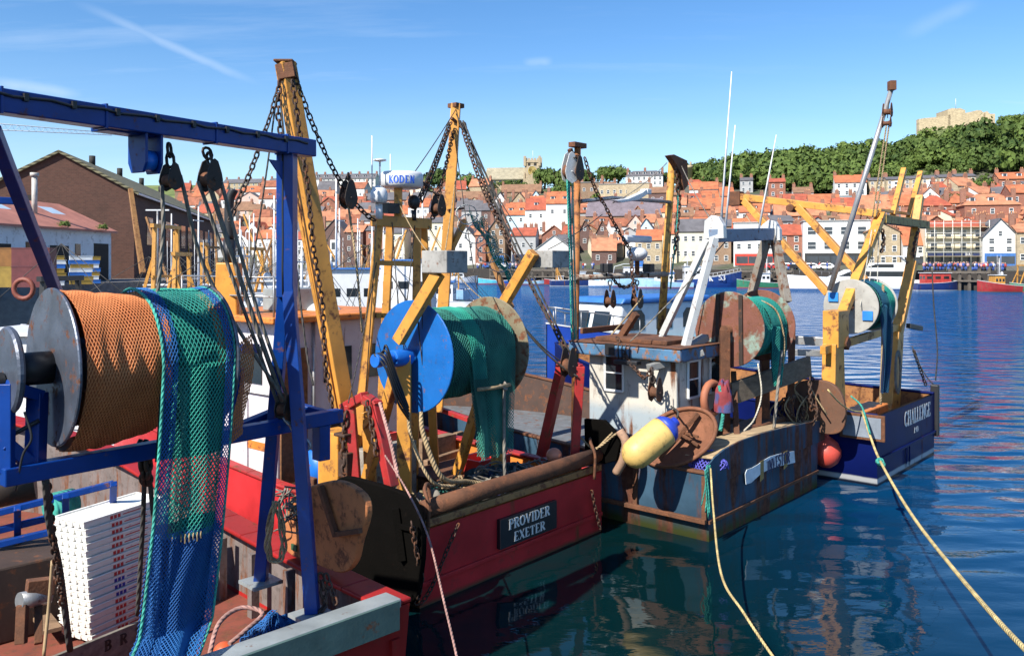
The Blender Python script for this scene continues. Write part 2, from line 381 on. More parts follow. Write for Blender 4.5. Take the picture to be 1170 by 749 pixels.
# one long thin cirrus streak high on the left and a fainter one on the right
def mth(op, a, b_=None, c_=None):
    n = N(t, 'Math', operation=op)
    for i_, v_ in enumerate((a, b_, c_)):
        if v_ is None: continue
        if hasattr(v_, 'links'): t.links.new(v_, n.inputs[i_])
        else: n.inputs[i_].default_value = v_
    return n.outputs[0]
def sstep(x, a, b_):
    n = N(t, 'MapRange', interpolation_type='SMOOTHSTEP'); n.inputs[1].default_value = a; n.inputs[2].default_value = b_; n.inputs[3].default_value = 1; n.inputs[4].default_value = 0; t.links.new(x, n.inputs[0]); return n.outputs[0]
su = mth('DIVIDE', sx.outputs[0], mth('MAXIMUM', sx.outputs[1], .05)); sv_ = mth('DIVIDE', sx.outputs[2], mth('MAXIMUM', sx.outputs[1], .05)); sn = noise_(t, co, 9, 6, .6)
for u0, v0, cs_, sn_, ln, wd, am in ((-.40, .255, .912, -.409, .14, .008, .30), (.50, .285, .88, .47, .06, .014, .16), (-.56, .205, .98, -.15, .07, .012, .4), (.03, .235, .95, .1, .02, .008, .25)):
    a_ = mth('MULTIPLY_ADD', mth('ADD', su, -u0), cs_, mth('MULTIPLY', mth('ADD', sv_, -v0), sn_)); p_ = mth('MULTIPLY_ADD', mth('ADD', su, -u0), -sn_, mth('MULTIPLY', mth('ADD', sv_, -v0), cs_))
    p_ = mth('ABSOLUTE', mth('MULTIPLY_ADD', mth('ADD', sn, -.5), wd*1.6, p_))
    k_ = mth('MULTIPLY', mth('MULTIPLY', sstep(p_, 0, wd), sstep(mth('ABSOLUTE', a_), ln*.3, ln)), mth('MULTIPLY', sn, am*1.5))
    mx_ = N(t, 'Math', operation='MAXIMUM'); t.links.new(k_, mx_.inputs[0]); t.links.new(ax.outputs[0], mx_.inputs[1]); ax = mx_
hs = N(t, 'HueSaturation'); hs.inputs['Saturation'].default_value = 1.25; hs.inputs['Hue'].default_value = .503; t.links.new(sky.outputs[0], hs.inputs['Color'])
t.links.new(mix_(t, ax.outputs[0], hs.outputs[0], (5.0, 5.8, 6.8)), bg.inputs[0])
sc.view_settings.view_transform = 'Standard'; sc.view_settings.look = 'None'; sc.view_settings.gamma = 1; sc.view_settings.exposure = .86
sc.cycles.max_bounces = 6; sc.cycles.transparent_max_bounces = 6; sc.cycles.caustics_reflective = False; sc.cycles.caustics_refractive = False
try: sc.cycles.use_denoising = True
except Exception: pass

# ================= water =================
m, t, b = nt('harbour_water'); g = N(t, 'NewGeometry').outputs['Position']
b.inputs['Roughness'].default_value = .03; b.inputs['IOR'].default_value = 1.34; b.inputs['Specular IOR Level'].default_value = .42
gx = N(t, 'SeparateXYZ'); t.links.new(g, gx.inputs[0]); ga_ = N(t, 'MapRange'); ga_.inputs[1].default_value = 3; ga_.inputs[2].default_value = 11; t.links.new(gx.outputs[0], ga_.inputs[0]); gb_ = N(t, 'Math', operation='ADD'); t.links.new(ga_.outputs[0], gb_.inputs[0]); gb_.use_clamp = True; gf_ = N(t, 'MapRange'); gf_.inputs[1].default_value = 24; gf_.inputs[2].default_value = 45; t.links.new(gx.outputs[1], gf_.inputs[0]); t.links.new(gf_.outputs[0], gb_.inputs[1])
t.links.new(mix_(t, ramp_(t, noise_(t, g, .12, 3), .3, .7), mix_(t, gb_.outputs[0], (.001, .010, .011), (.001, .034, .10)), mix_(t, gb_.outputs[0], (.001, .014, .017), (.0015, .046, .135))), b.inputs['Base Color'])  # dark green by the boats; reflected sky blue painted in to the right and beyond
mp = N(t, 'Mapping'); mp.inputs['Rotation'].default_value = (0, 0, R(12)); mp.inputs['Scale'].default_value = (.62, 1.2, 1); t.links.new(g, mp.inputs[0])
n1 = noise_(t, mp.outputs[0], .85, 1, .4); n2 = noise_(t, mp.outputs[0], 3.2, 3, .55); n3 = noise_(t, mp.outputs[0], .16, 3)
ad = N(t, 'Math', operation='MULTIPLY_ADD'); ad.inputs[1].default_value = .075; t.links.new(n2, ad.inputs[0]); t.links.new(n1, ad.inputs[2])
# the basin is calm between the boats and rippled further out
sy = N(t, 'SeparateXYZ'); t.links.new(g, sy.inputs[0]); mr = N(t, 'MapRange'); mr.inputs[1].default_value = 14; mr.inputs[2].default_value = 60; mr.inputs[3].default_value = .075; mr.inputs[4].default_value = .8; t.links.new(sy.outputs[1], mr.inputs[0])
mx = N(t, 'MapRange'); mx.inputs[1].default_value = 4; mx.inputs[2].default_value = 14; mx.inputs[3].default_value = 0; mx.inputs[4].default_value = .16; t.links.new(sy.outputs[0], mx.inputs[0])
sm = N(t, 'Math', operation='ADD'); t.links.new(mr.outputs[0], sm.inputs[0]); t.links.new(mx.outputs[0], sm.inputs[1])
s2 = N(t, 'Math', operation='MULTIPLY'); t.links.new(sm.outputs[0], s2.inputs[0]); t.links.new(ramp_(t, n3, .3, .7, (.55, .55, .55, 1)), s2.inputs[1])
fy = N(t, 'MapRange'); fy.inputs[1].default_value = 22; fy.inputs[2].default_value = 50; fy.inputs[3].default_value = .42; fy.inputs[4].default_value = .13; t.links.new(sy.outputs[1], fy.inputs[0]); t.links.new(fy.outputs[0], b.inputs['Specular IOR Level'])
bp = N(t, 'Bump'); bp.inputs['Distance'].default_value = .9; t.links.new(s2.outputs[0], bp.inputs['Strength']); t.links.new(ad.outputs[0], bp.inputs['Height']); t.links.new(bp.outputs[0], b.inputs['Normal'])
df = N(t, 'BsdfDiffuse'); df.inputs['Color'].default_value = (.006, .07, .20, 1); fm = N(t, 'MapRange'); fm.inputs[1].default_value = 24; fm.inputs[2].default_value = 60; fm.inputs[3].default_value = 0; fm.inputs[4].default_value = .5; t.links.new(sy.outputs[1], fm.inputs[0])  # flat blue painted in with distance in place of sky mirrored by small waves
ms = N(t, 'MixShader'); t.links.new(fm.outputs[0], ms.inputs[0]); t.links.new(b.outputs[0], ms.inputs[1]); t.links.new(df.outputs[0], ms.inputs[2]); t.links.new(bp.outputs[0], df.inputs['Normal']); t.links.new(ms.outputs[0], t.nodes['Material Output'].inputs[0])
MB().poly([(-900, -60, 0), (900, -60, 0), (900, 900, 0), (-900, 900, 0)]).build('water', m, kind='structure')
mud = paint('seabed_mud', (.06, .06, .05), .9)
MB().poly([(-2500, -300, -4), (2500, -300, -4), (2500, 3000, -4), (-2500, 3000, -4)]).build('ground', mud, kind='structure')

# ================= town terrain =================
def qY(u): return 225/(1+.6*u)
SK = [(-600, 240), (700, 232), (760, 216), (790, 209), (830, 203), (880, 195), (925, 189), (950, 194), (980, 188), (1010, 176), (1050, 153), (1075, 147), (1100, 145), (1130, 145), (1170, 138), (1300, 124), (1700, 118)]
def sky_row(px):
    for (a, y0), (b_, y1) in zip(SK, SK[1:]):
        if px <= b_: return y0+(y1-y0)*max(0, (px-a))/(b_-a)
    return 110
SB = lambda px: 225 if px < 700 else (225-70*min(1, (px-700)/250))
def terr(u, s):
    px = CX+u*FPX; sl_ = .2*(1.04+1.0*max(0, -u)); z = 3.9+sl_*max(0, s-30); sb = SB(px)
    if s > sb:
        z0 = 3.9+sl_*(sb-30); Y1 = (225+sb+190)/(1+.6*u); z1 = max(z0, CZ+(HY-sky_row(px))/FPX*Y1)
        k = min(1, (s-sb)/190); z = z0+(z1-z0)*(k*k*(3-2*k)*.5+k*.5)
        if s > sb+190: z -= (s-sb-190)*.12
    return z
def tp(u, s, dz=0): Y = (225+s)/(1+.6*u); return V((u*Y, Y, terr(u, s)+dz))
def town_point(px, py):                                # the spot of the hillside seen at this place
    u = (px-CX)/FPX; lo, hi = 14, 225
    row = lambda s: HY-(tp(u, s).z-CZ)/tp(u, s).y*FPX
    if py >= row(lo): return tp(u, lo), lo
    for _ in range(30):
        mid = (lo+hi)/2
        if row(mid) > py: lo = mid
        else: hi = mid
    return tp(u, lo), lo
ter = MB(); US = [-.85+i*.02 for i in range(98)]; SS = [0, 6, 14, 22, 30, 45, 60, 80, 100, 120, 140, 160, 180, 200, 220, 240, 260, 280, 300, 320, 340, 360, 380, 400, 415, 440, 500, 700]
ter.grid(lambda a, c: tp(US[round(a*97)], SS[round(c*(len(SS)-1))]), 97, len(SS)-1)
m, t, b = nt('hillside_ground'); g = N(t, 'NewGeometry').outputs['Position']
sp = N(t, 'SeparateXYZ'); t.links.new(g, sp.inputs[0]); mr = N(t, 'MapRange'); mr.inputs[1].default_value = 38; mr.inputs[2].default_value = 46; t.links.new(sp.outputs[2], mr.inputs[0])
gr = mix_(t, ramp_(t, noise_(t, g, .05, 6), .35, .65), (.07, .10, .022), (.16, .19, .05))
town = mix_(t, ramp_(t, noise_(t, g, .08, 6), .4, .6), (.1, .09, .075), (.05, .065, .03))
t.links.new(mix_(t, mr.outputs[0], town, gr), b.inputs['Base Color']); b.inputs['Roughness'].default_value = .95
ter.build('hillside', m, kind='structure')
# quay: paved top and a dark timber-piled face
quay_m = paint('quay_paving', (.17, .16, .15), .9, world=True); qface = paint('quay_face', (.035, .03, .026), .9, rust=.2, world=True)
q = MB(); e = [tp(u, 0) for u in US]
for a, c in zip(e, e[1:]): q.poly([V((a.x, a.y, 3.9)), V((a.x, a.y, -3)), V((c.x, c.y, -3)), V((c.x, c.y, 3.9))])
q.build('quay_wall', qface, kind='structure')
pilew = paint('pile_timber', (.12, .1, .08), .9, world=True)
for px0, px1, lab in ((560, 680, 'timber jetty staging under the far quay behind the blue dory'), (835, 905, 'dark timber staging between the blue trawler and the white motor yacht'), (1085, 1130, 'timber staging of tall piles between the navy launch and the red trawler')):
    root = None; k = 0
    n = (px1-px0)//11
    for k in range(n+1):
        u = (px0+(px1-px0)*k/n-CX)/FPX; a = tp(u, -2.5); a.z = 0
        if root is None: root = thing('timber_jetty', a, lab, 'jetty')
        MB().bar(V((a.x, a.y, -2)), V((a.x, a.y, 4.3)), .45).build('pile', pilew, root)
    a0 = tp((px0-CX)/FPX, -2.5); a1 = tp((px1-CX)/FPX, -2.5)
    MB().bar(V((a0.x, a0.y-.3, 3.6)), V((a1.x, a1.y-.3, 3.6)), .35, .4).build('top_rail', pilew, root)
    MB().bar(V((a0.x, a0.y-.3, 1.9)), V((a1.x, a1.y-.3, 1.9)), .35, .35).build('middle_rail', pilew, root)

# ================= foliage =================
leafm, t, b = nt('leaves'); g = N(t, 'NewGeometry').outputs['Position']
f1 = noise_(t, g, .045, 4); f2 = noise_(t, g, .6, 4)
cA = mix_(t, ramp_(t, f1, .35, .65), (.014, .040, .010), (.10, .15, .03))
t.links.new(mix_(t, mul_(t, ramp_(t, f2, .35, .7), .55), cA, (.13, .17, .04)), b.inputs['Base Color']); b.inputs['Roughness'].default_value = .7; b.inputs['Specular IOR Level'].default_value = .2
rng = np.random.default_rng(3)
def crown_arrays(nq, lobes, leaf):
    c = []; nrm = []
    for _ in range(nq):
        lc, lr = lobes[rng.integers(len(lobes))]
        d = rng.normal(size=3); d /= np.linalg.norm(d); d[2] = abs(d[2])*.95-.25 if rng.random() < .85 else d[2]
        r = lr*(.72+.34*rng.random()); c.append(np.array(lc)+d*r); n = d+rng.normal(size=3)*.27; nrm.append(n/np.linalg.norm(n))
    c = np.array(c); nrm = np.array(nrm); a = np.cross(nrm, rng.normal(size=(nq, 3))); a /= np.linalg.norm(a, axis=1)[:, None]; b_ = np.cross(nrm, a)
    s = leaf*(.6+.8*rng.random(nq))[:, None]; a = a*s; b_ = b_*s*.8
    return np.stack([c-a, c+b_*.9, c+a, c-b_], 1)
def lobes_rand(n, R_, flat=.8):
    out = [((0, 0, 0), R_*.72)]
    for _ in range(n):
        a = rng.random()*6.283; q = R_*(.35+.35*rng.random()); out.append(((math.cos(a)*q, math.sin(a)*q, R_*flat*(rng.random()*1.0-.45)), R_*(.32+.22*rng.random())))
    return out
PROTO = [crown_arrays(420, lobes_rand(8, 1.0), .105) for _ in range(6)]
def quads_obj(name, Q, mat, parent=None, loc=None, **kw):
    Q = np.asarray(Q).reshape(-1, 4, 3); n = len(Q); me = bpy.data.meshes.new(name)
    me.vertices.add(n*4); me.vertices.foreach_set('co', Q.reshape(-1)); me.loops.add(n*4); me.loops.foreach_set('vertex_index', np.arange(n*4))
    me.polygons.add(n); me.polygons.foreach_set('loop_start', np.arange(n)*4); me.polygons.foreach_set('loop_total', np.full(n, 4)); me.materials.append(mat); me.update(); me.validate()
    o = bpy.data.objects.new(name, me); COL.objects.link(o)
    if parent: o.parent = parent
    if loc is not None: o.location = loc
    return tag(o, **kw)
wood_q = []; wrng = random.Random(11)
def add_crown(p, r, hs=1.0):
    Q = PROTO[wrng.randrange(6)].copy(); a = wrng.random()*6.283; c, s = math.cos(a), math.sin(a)
    x = Q[..., 0]*c-Q[..., 1]*s; y = Q[..., 0]*s+Q[..., 1]*c; Q[..., 0], Q[..., 1] = x*r, y*r; Q[..., 2] *= r*hs
    Q += np.array([p.x, p.y, p.z+r*hs*.7]); wood_q.append(Q)
def open_grass(px, s, sb):                              # the grassy shoulder below the castle and the clearing above the terrace
    k = (s-sb)/190
    return (px > 1012 and px < 1085 and k > .70) or (px > 1040 and px < 1135 and .05 < k < .30 and wrng.random() < .8) or (px > 1120 and k > .8 and wrng.random() < .35) or (px > 1060 and px < 1140 and k > .93)
for i in range(1250):
    px = wrng.uniform(775, 1290); sb = SB(px); s = wrng.uniform(sb+5, sb+200); u = (px-CX)/FPX
    if open_grass(px, s, sb):
        if wrng.random() < .5: add_crown(tp(u, s), wrng.uniform(.8, 1.8))
        continue
    if px > 1085 and px < 1145 and s > sb+135:
        add_crown(tp(u, s), wrng.uniform(1, 2)); continue
    if px < 812 and s < sb+90: continue
    if px > 975 and s < sb+42: continue
    big = (px < 985 or wrng.random() < .3) and not (px > 1010 and s > sb+110)
    add_crown(tp(u, s), wrng.uniform(4.6, 8.6) if big else wrng.uniform(2.4, 4.8), wrng.uniform(.8, 1.25))
quads_obj('woodland', np.concatenate(wood_q), leafm, label='dense green woodland covering the hillside below the castle ruin', cat='woodland', kind='stuff')
bark = paint('bark', (.07, .05, .035), .9)
trunkme = None
def tree(p, r, h, label, group='trees among the town houses', name='broadleaf_tree'):
    root = thing(name, p, label, 'tree', group)
    m = MB(); m.tube([(0, 0, -.5), (.1*r, 0, h*.35), (0, .1*r, h*.75)], [r*.09, r*.07, r*.03], 7)
    for k in range(4):
        a = k*1.6+r; m.tube([(.05*r, 0, h*.4), (math.cos(a)*r*.4, math.sin(a)*r*.4, h*.65)], [r*.04, r*.015], 5)
    WB[root.name] = V((0, 0, 0)); m.build('trunk', bark, root)
    Q = PROTO[wrng.randrange(6)].copy(); a = wrng.random()*6.28; c, s = math.cos(a), math.sin(a)
    Q = np.concatenate([Q, PROTO[wrng.randrange(6)][:, :, [1, 0, 2]]]); x = Q[..., 0]*c-Q[..., 1]*s; y = Q[..., 0]*s+Q[..., 1]*c
    Q[..., 0], Q[..., 1] = x*r, y*r; Q[..., 2] = Q[..., 2]*(h*.55)+h*.42
    quads_obj('crown', Q, leafm, root)
TREES = [(488, 216, 6, 9), (500, 216, 7, 11), (514, 216, 6, 10), (535, 217, 6, 9), (556, 218, 6, 11), (572, 216, 7, 12), (588, 216, 6.5, 12), (600, 216, 5, 9), (622, 216, 6, 11), (634, 218, 5, 10), (650, 222, 6.5, 13), (668, 222, 6, 12), (662, 205, 5, 8), (692, 210, 5, 9), (706, 208, 6, 9), (755, 208, 5, 9), (684, 240, 4.5, 9), (697, 240, 4, 8), (640, 230, 5, 10), (778, 204, 4, 8), (850, 216, 4, 9), (846, 212, 4, 8), (1078, 226, 2.2, 3), (1102, 228, 2.2, 3), (1094, 240, 3, 7), (1122, 222, 4, 7)]
for i, (px, py, r, h) in enumerate(TREES):
    if px < 720 and py < 224: r, h = (r*1.15, h*1.3) if not 550 < px < 617 else (r*.9, h*.55)
    p, s = town_point(px, py)
    if px > 480 and px < 660 and py < 220: where = 'in the belt of trees below the church, number %d counted from its left end' % (i+1) if i < 10 else 'on the bank'
    where = ['round green tree left of the church, furthest left of its row', 'tall round tree beside the yellow mast head', 'dark tree right of the yellow mast', 'low tree below the left end of the church nave', 'dark broad tree under the church nave, left half', 'tall dark tree under the church nave, middle', 'tall tree under the church nave beside the tower', 'small tree at the foot of the church tower', 'broad tree just right of the church tower', 'smaller tree right of the broad one by the church tower', 'large tree above the white houses left of the rusty mast', 'large tree right behind the rusty mast', 'low tree on the skyline right of the rusty mast', 'skyline tree left of the grand white building', 'bushy skyline tree touching the grand white building', 'low tree at the right end of the grand white building', 'bright bushy tree in front of the brown flats, left one', 'bright bushy tree in front of the brown flats, right one', 'dark tree between orange roofs and rusty mast', 'small tree left of the orange roofed top terrace', 'small tree beside the grey house under the wood', 'slim tree behind the grey house under the wood', 'bush below the left half of the stone terrace', 'bush below the right half of the stone terrace', 'narrow tree between two hipped brick houses', 'green bush at the right end of the stone terrace'][i]
    tree(p, r, h, where)
# ================= town houses =================
WALL = {'white': paint('white_render', (.64, .63, .61), .8, var=.08, scale=.4, world=True), 'cream': paint('cream_render', (.70, .62, .45), .8, var=.1, scale=.4, world=True),
        'brick': masonry('red_brick', (.27, .10, .06)), 'brown': masonry('brown_brick', (.24, .15, .09)), 'stone': masonry('sandstone', (.38, .30, .19), sx=1.2), 'pale': paint('pale_blue_render', (.45, .62, .72), .8, var=.08, scale=.4, world=True),
        'grey': paint('grey_render', (.36, .36, .36), .85, var=.15, scale=.4, world=True), 'tan': masonry('tan_stone', (.42, .34, .22), sx=1.2), 'dark': masonry('dark_brick', (.11, .055, .045)), 'pink': paint('pink_render', (.6, .42, .36), .8, var=.1, scale=.4, world=True)}
ROOF = {'orange': roofmat('orange_pantile', (.43, .135, .058), .38), 'red': roofmat('red_pantile', (.36, .085, .045), .35), 'pale': roofmat('pale_pantile', (.46, .19, .10), .35), 'rust': roofmat('old_pantile', (.30, .105, .055), .4), 'slate': roofmat('slate_roof', (.12, .115, .125)), 'brown': roofmat('brown_tile', (.24, .13, .075)), 'purple': roofmat('purple_slate', (.17, .14, .16)), 'flat': roofmat('lead_roof', (.32, .32, .31))}
pane_m = glassmat('window_glass', (.035, .045, .06)); frame_m = paint('window_frame_white', (.75, .75, .73), .6, bump=0); chim_m = masonry('chimney_brick', (.25, .11, .07)); pot_m = paint('chimney_pot', (.5, .24, .12), .8, bump=0)
shop_m = {'navy': paint('navy_shopfront', (.02, .03, .09), .5), 'dark': paint('dark_shopfront', (.03, .03, .03), .5), 'red': paint('red_awning', (.5, .05, .03), .7), 'blue': paint('blue_shopfront', (.05, .15, .4), .5), 'green': paint('green_shopfront', (.02, .1, .06), .5)}
def house(px, py, wpx, hpx, rpx, wall, roof, label, cols=3, rows=2, gable=False, depth=9, chim=2, yaw=None, dorm=0, hip=0, flat=False, shop=None, bay=0, cat='house', group='houses of the harbour town', winw=.95, winh=1.35, name='town_house', pos=None):
    if pos is None: pos, s = town_point(px, py)
    k = pos.y/FPX; W, H, RH = wpx*k, hpx*k, rpx*k
    if yaw is None: yaw = -R(8) if px < 700 else -R(14)
    F = Frame((0, 0), (math.cos(yaw), math.sin(yaw)))
    root = thing(name, pos, label, cat, group); WB[root.name] = V((0, 0, 0)); x0, x1 = -W/2, W/2; bz = -4
    b = MB()
    if gable:
        b.prism([F.w(x0, 0, bz), F.w(x1, 0, bz), F.w(x1, 0, H), F.w(0, 0, H+RH), F.w(x0, 0, H)], F.d(0, depth, 0))
    elif hip or flat: b.abox(x0, 0, bz, x1, depth, H+(.0 if hip else .5), F)
    else: b.prism([F.w(x0, 0, bz), F.w(x0, depth, bz), F.w(x0, depth, H), F.w(x0, depth/2, H+RH), F.w(x0, 0, H)], F.d(W, 0, 0))
    b.build('wall', WALL[wall], root)
    r = MB(); o, th = .35, .22
    if gable:
        for sgn in (-1, 1):
            e = sgn*(W/2+o); ez = H-RH*o/(W/2)
            r.prism([F.w(e, -o, ez+.03), F.w(0, -o, H+RH+.03), F.w(0, -o, H+RH+th), F.w(e, -o, ez+th)], F.d(0, depth+2*o, 0))
    elif flat:
        r.abox(x0-.2, -.2, H+.5, x1+.2, depth+.2, H+.8, F)
    elif hip:
        i = min(hip, W/2-.1); A = [F.w(x0-o, -o, H), F.w(x1+o, -o, H), F.w(x1+o, depth+o, H), F.w(x0-o, depth+o, H)]; B = [F.w(x0+i, depth/2, H+RH), F.w(x1-i, depth/2, H+RH)]
        for f in ([A[0], A[1], B[1], B[0]], [A[1], A[2], B[1]], [A[2], A[3], B[0], B[1]], [A[3], A[0], B[0]], A[::-1]): r.poly(f)
    else:
        for sgn in (-1, 1):
            ye = depth/2+sgn*(depth/2+o); ze = H-RH*o/(depth/2)
            r.prism([F.w(x0-.15, ye, ze+.03), F.w(x0-.15, depth/2, H+RH+.03), F.w(x0-.15, depth/2, H+RH+th), F.w(x0-.15, ye, ze+th)], F.d(W+.3, 0, 0))
    rf = r.build('roof', ROOF[roof], root)
    for c in range(chim):
        cx = x0+.5+(W-1)*(c/(max(1, chim-1)) if chim > 1 else .8); cy = depth/2 if not gable else depth*.3
        top = H+RH+1.3; ch = MB().box(F.w(cx, cy, H+RH*.3+(1.3+RH*.7)/2), F.d(.55, 0, 0), F.d(0, .4, 0), V((0, 0, (1.3+RH*.7)/2)))
        chm = ch.build('chimney', chim_m, root if False else rf)
        for dx in (-.25, .25): ch2 = MB().cyl(F.w(cx+dx, cy, top), F.w(cx+dx, cy, top+.5), .13, 6).build('chimney_pot', pot_m, rf)
    def win(cx, z, w_, h_, y=0):
        fr = MB(); y -= .04; t_ = .09
        for a, c in (((cx-w_/2, z), (cx-w_/2, z+h_)), ((cx+w_/2, z), (cx+w_/2, z+h_)), ((cx-w_/2, z), (cx+w_/2, z)), ((cx-w_/2, z+h_), (cx+w_/2, z+h_)), ((cx-w_/2, z+h_/2), (cx+w_/2, z+h_/2))):
            fr.bar(F.w(a[0], y, a[1]), F.w(c[0], y, c[1]), t_, .1)
        f = fr.build('window', frame_m, root)
        MB().poly([F.w(cx-w_/2, y+.02, z), F.w(cx+w_/2, y+.02, z), F.w(cx+w_/2, y+.02, z+h_), F.w(cx-w_/2, y+.02, z+h_)]).build('pane', pane_m, f)
    base = 0
    if shop:
        sh = min(3.1, H*.45); base = sh
        s_ = MB().abox(x0+.3, -.25, 0, x1-.3, -.003, sh-.1, F).build('shopfront', shop_m[shop], root)
        n = max(2, int(W/3))
        for k_ in range(n):
            a = x0+.6+(W-1.2)*k_/n; MB().poly([F.w(a+.1, -.262, .5), F.w(a+(W-1.2)/n-.1, -.262, .5), F.w(a+(W-1.2)/n-.1, -.262, sh-.8), F.w(a+.1, -.262, sh-.8)]).build('shop_window', pane_m, root)
    if cols:
        for j in range(rows):
            z = base+(H-base)*(j+.5)/rows-winh*.5
            for i in range(cols):
                cx = x0+W*(i+.5)/cols; hh = min(winh, (H-base)/rows*.62); ww = min(winw, W/cols*.62)
                win(cx, z, ww, hh)
        if gable and RH > 2.2: win(0, H+.1, .8, 1.1)
        elif rows and base == 0 and not shop:
            dx = x0+W*.5/cols+W/cols*.5
    for i in range(dorm):
        cx = x0+W*(i+.5)/dorm; y0 = depth*.16; zb = H+RH*.28
        d = MB().abox(cx-.7, y0, zb-.4, cx+.7, depth*.5, zb+1.25, F).build('dormer', WALL['white'], root)
        MB().poly([F.w(cx-.5, y0-.03, zb+.1), F.w(cx+.5, y0-.03, zb+.1), F.w(cx+.5, y0-.03, zb+1.1), F.w(cx-.5, y0-.03, zb+1.1)]).build('pane', pane_m, d)
        MB().abox(cx-.85, y0-.15, zb+1.25, cx+.85, depth*.5, zb+1.4, F).build('dormer_roof', ROOF[roof], d)
    for i in range(bay):
        cx = x0+W*(i+.5)/bay; hb = H*.85-base
        bb = MB().prism([F.w(cx-1.5, 0, base), F.w(cx-.8, -.9, base), F.w(cx+.8, -.9, base), F.w(cx+1.5, 0, base)], V((0, 0, hb))).build('bay_window', frame_m, root)
        for j in range(max(1, rows)):
            z = base+hb*(j+.25)/max(1, rows); MB().poly([F.w(cx-.7, -.92, z), F.w(cx+.7, -.92, z), F.w(cx+.7, -.92, z+hb/max(1, rows)*.55), F.w(cx-.7, -.92, z+hb/max(1, rows)*.55)]).build('pane', pane_m, bb)
    return root, F, W, H
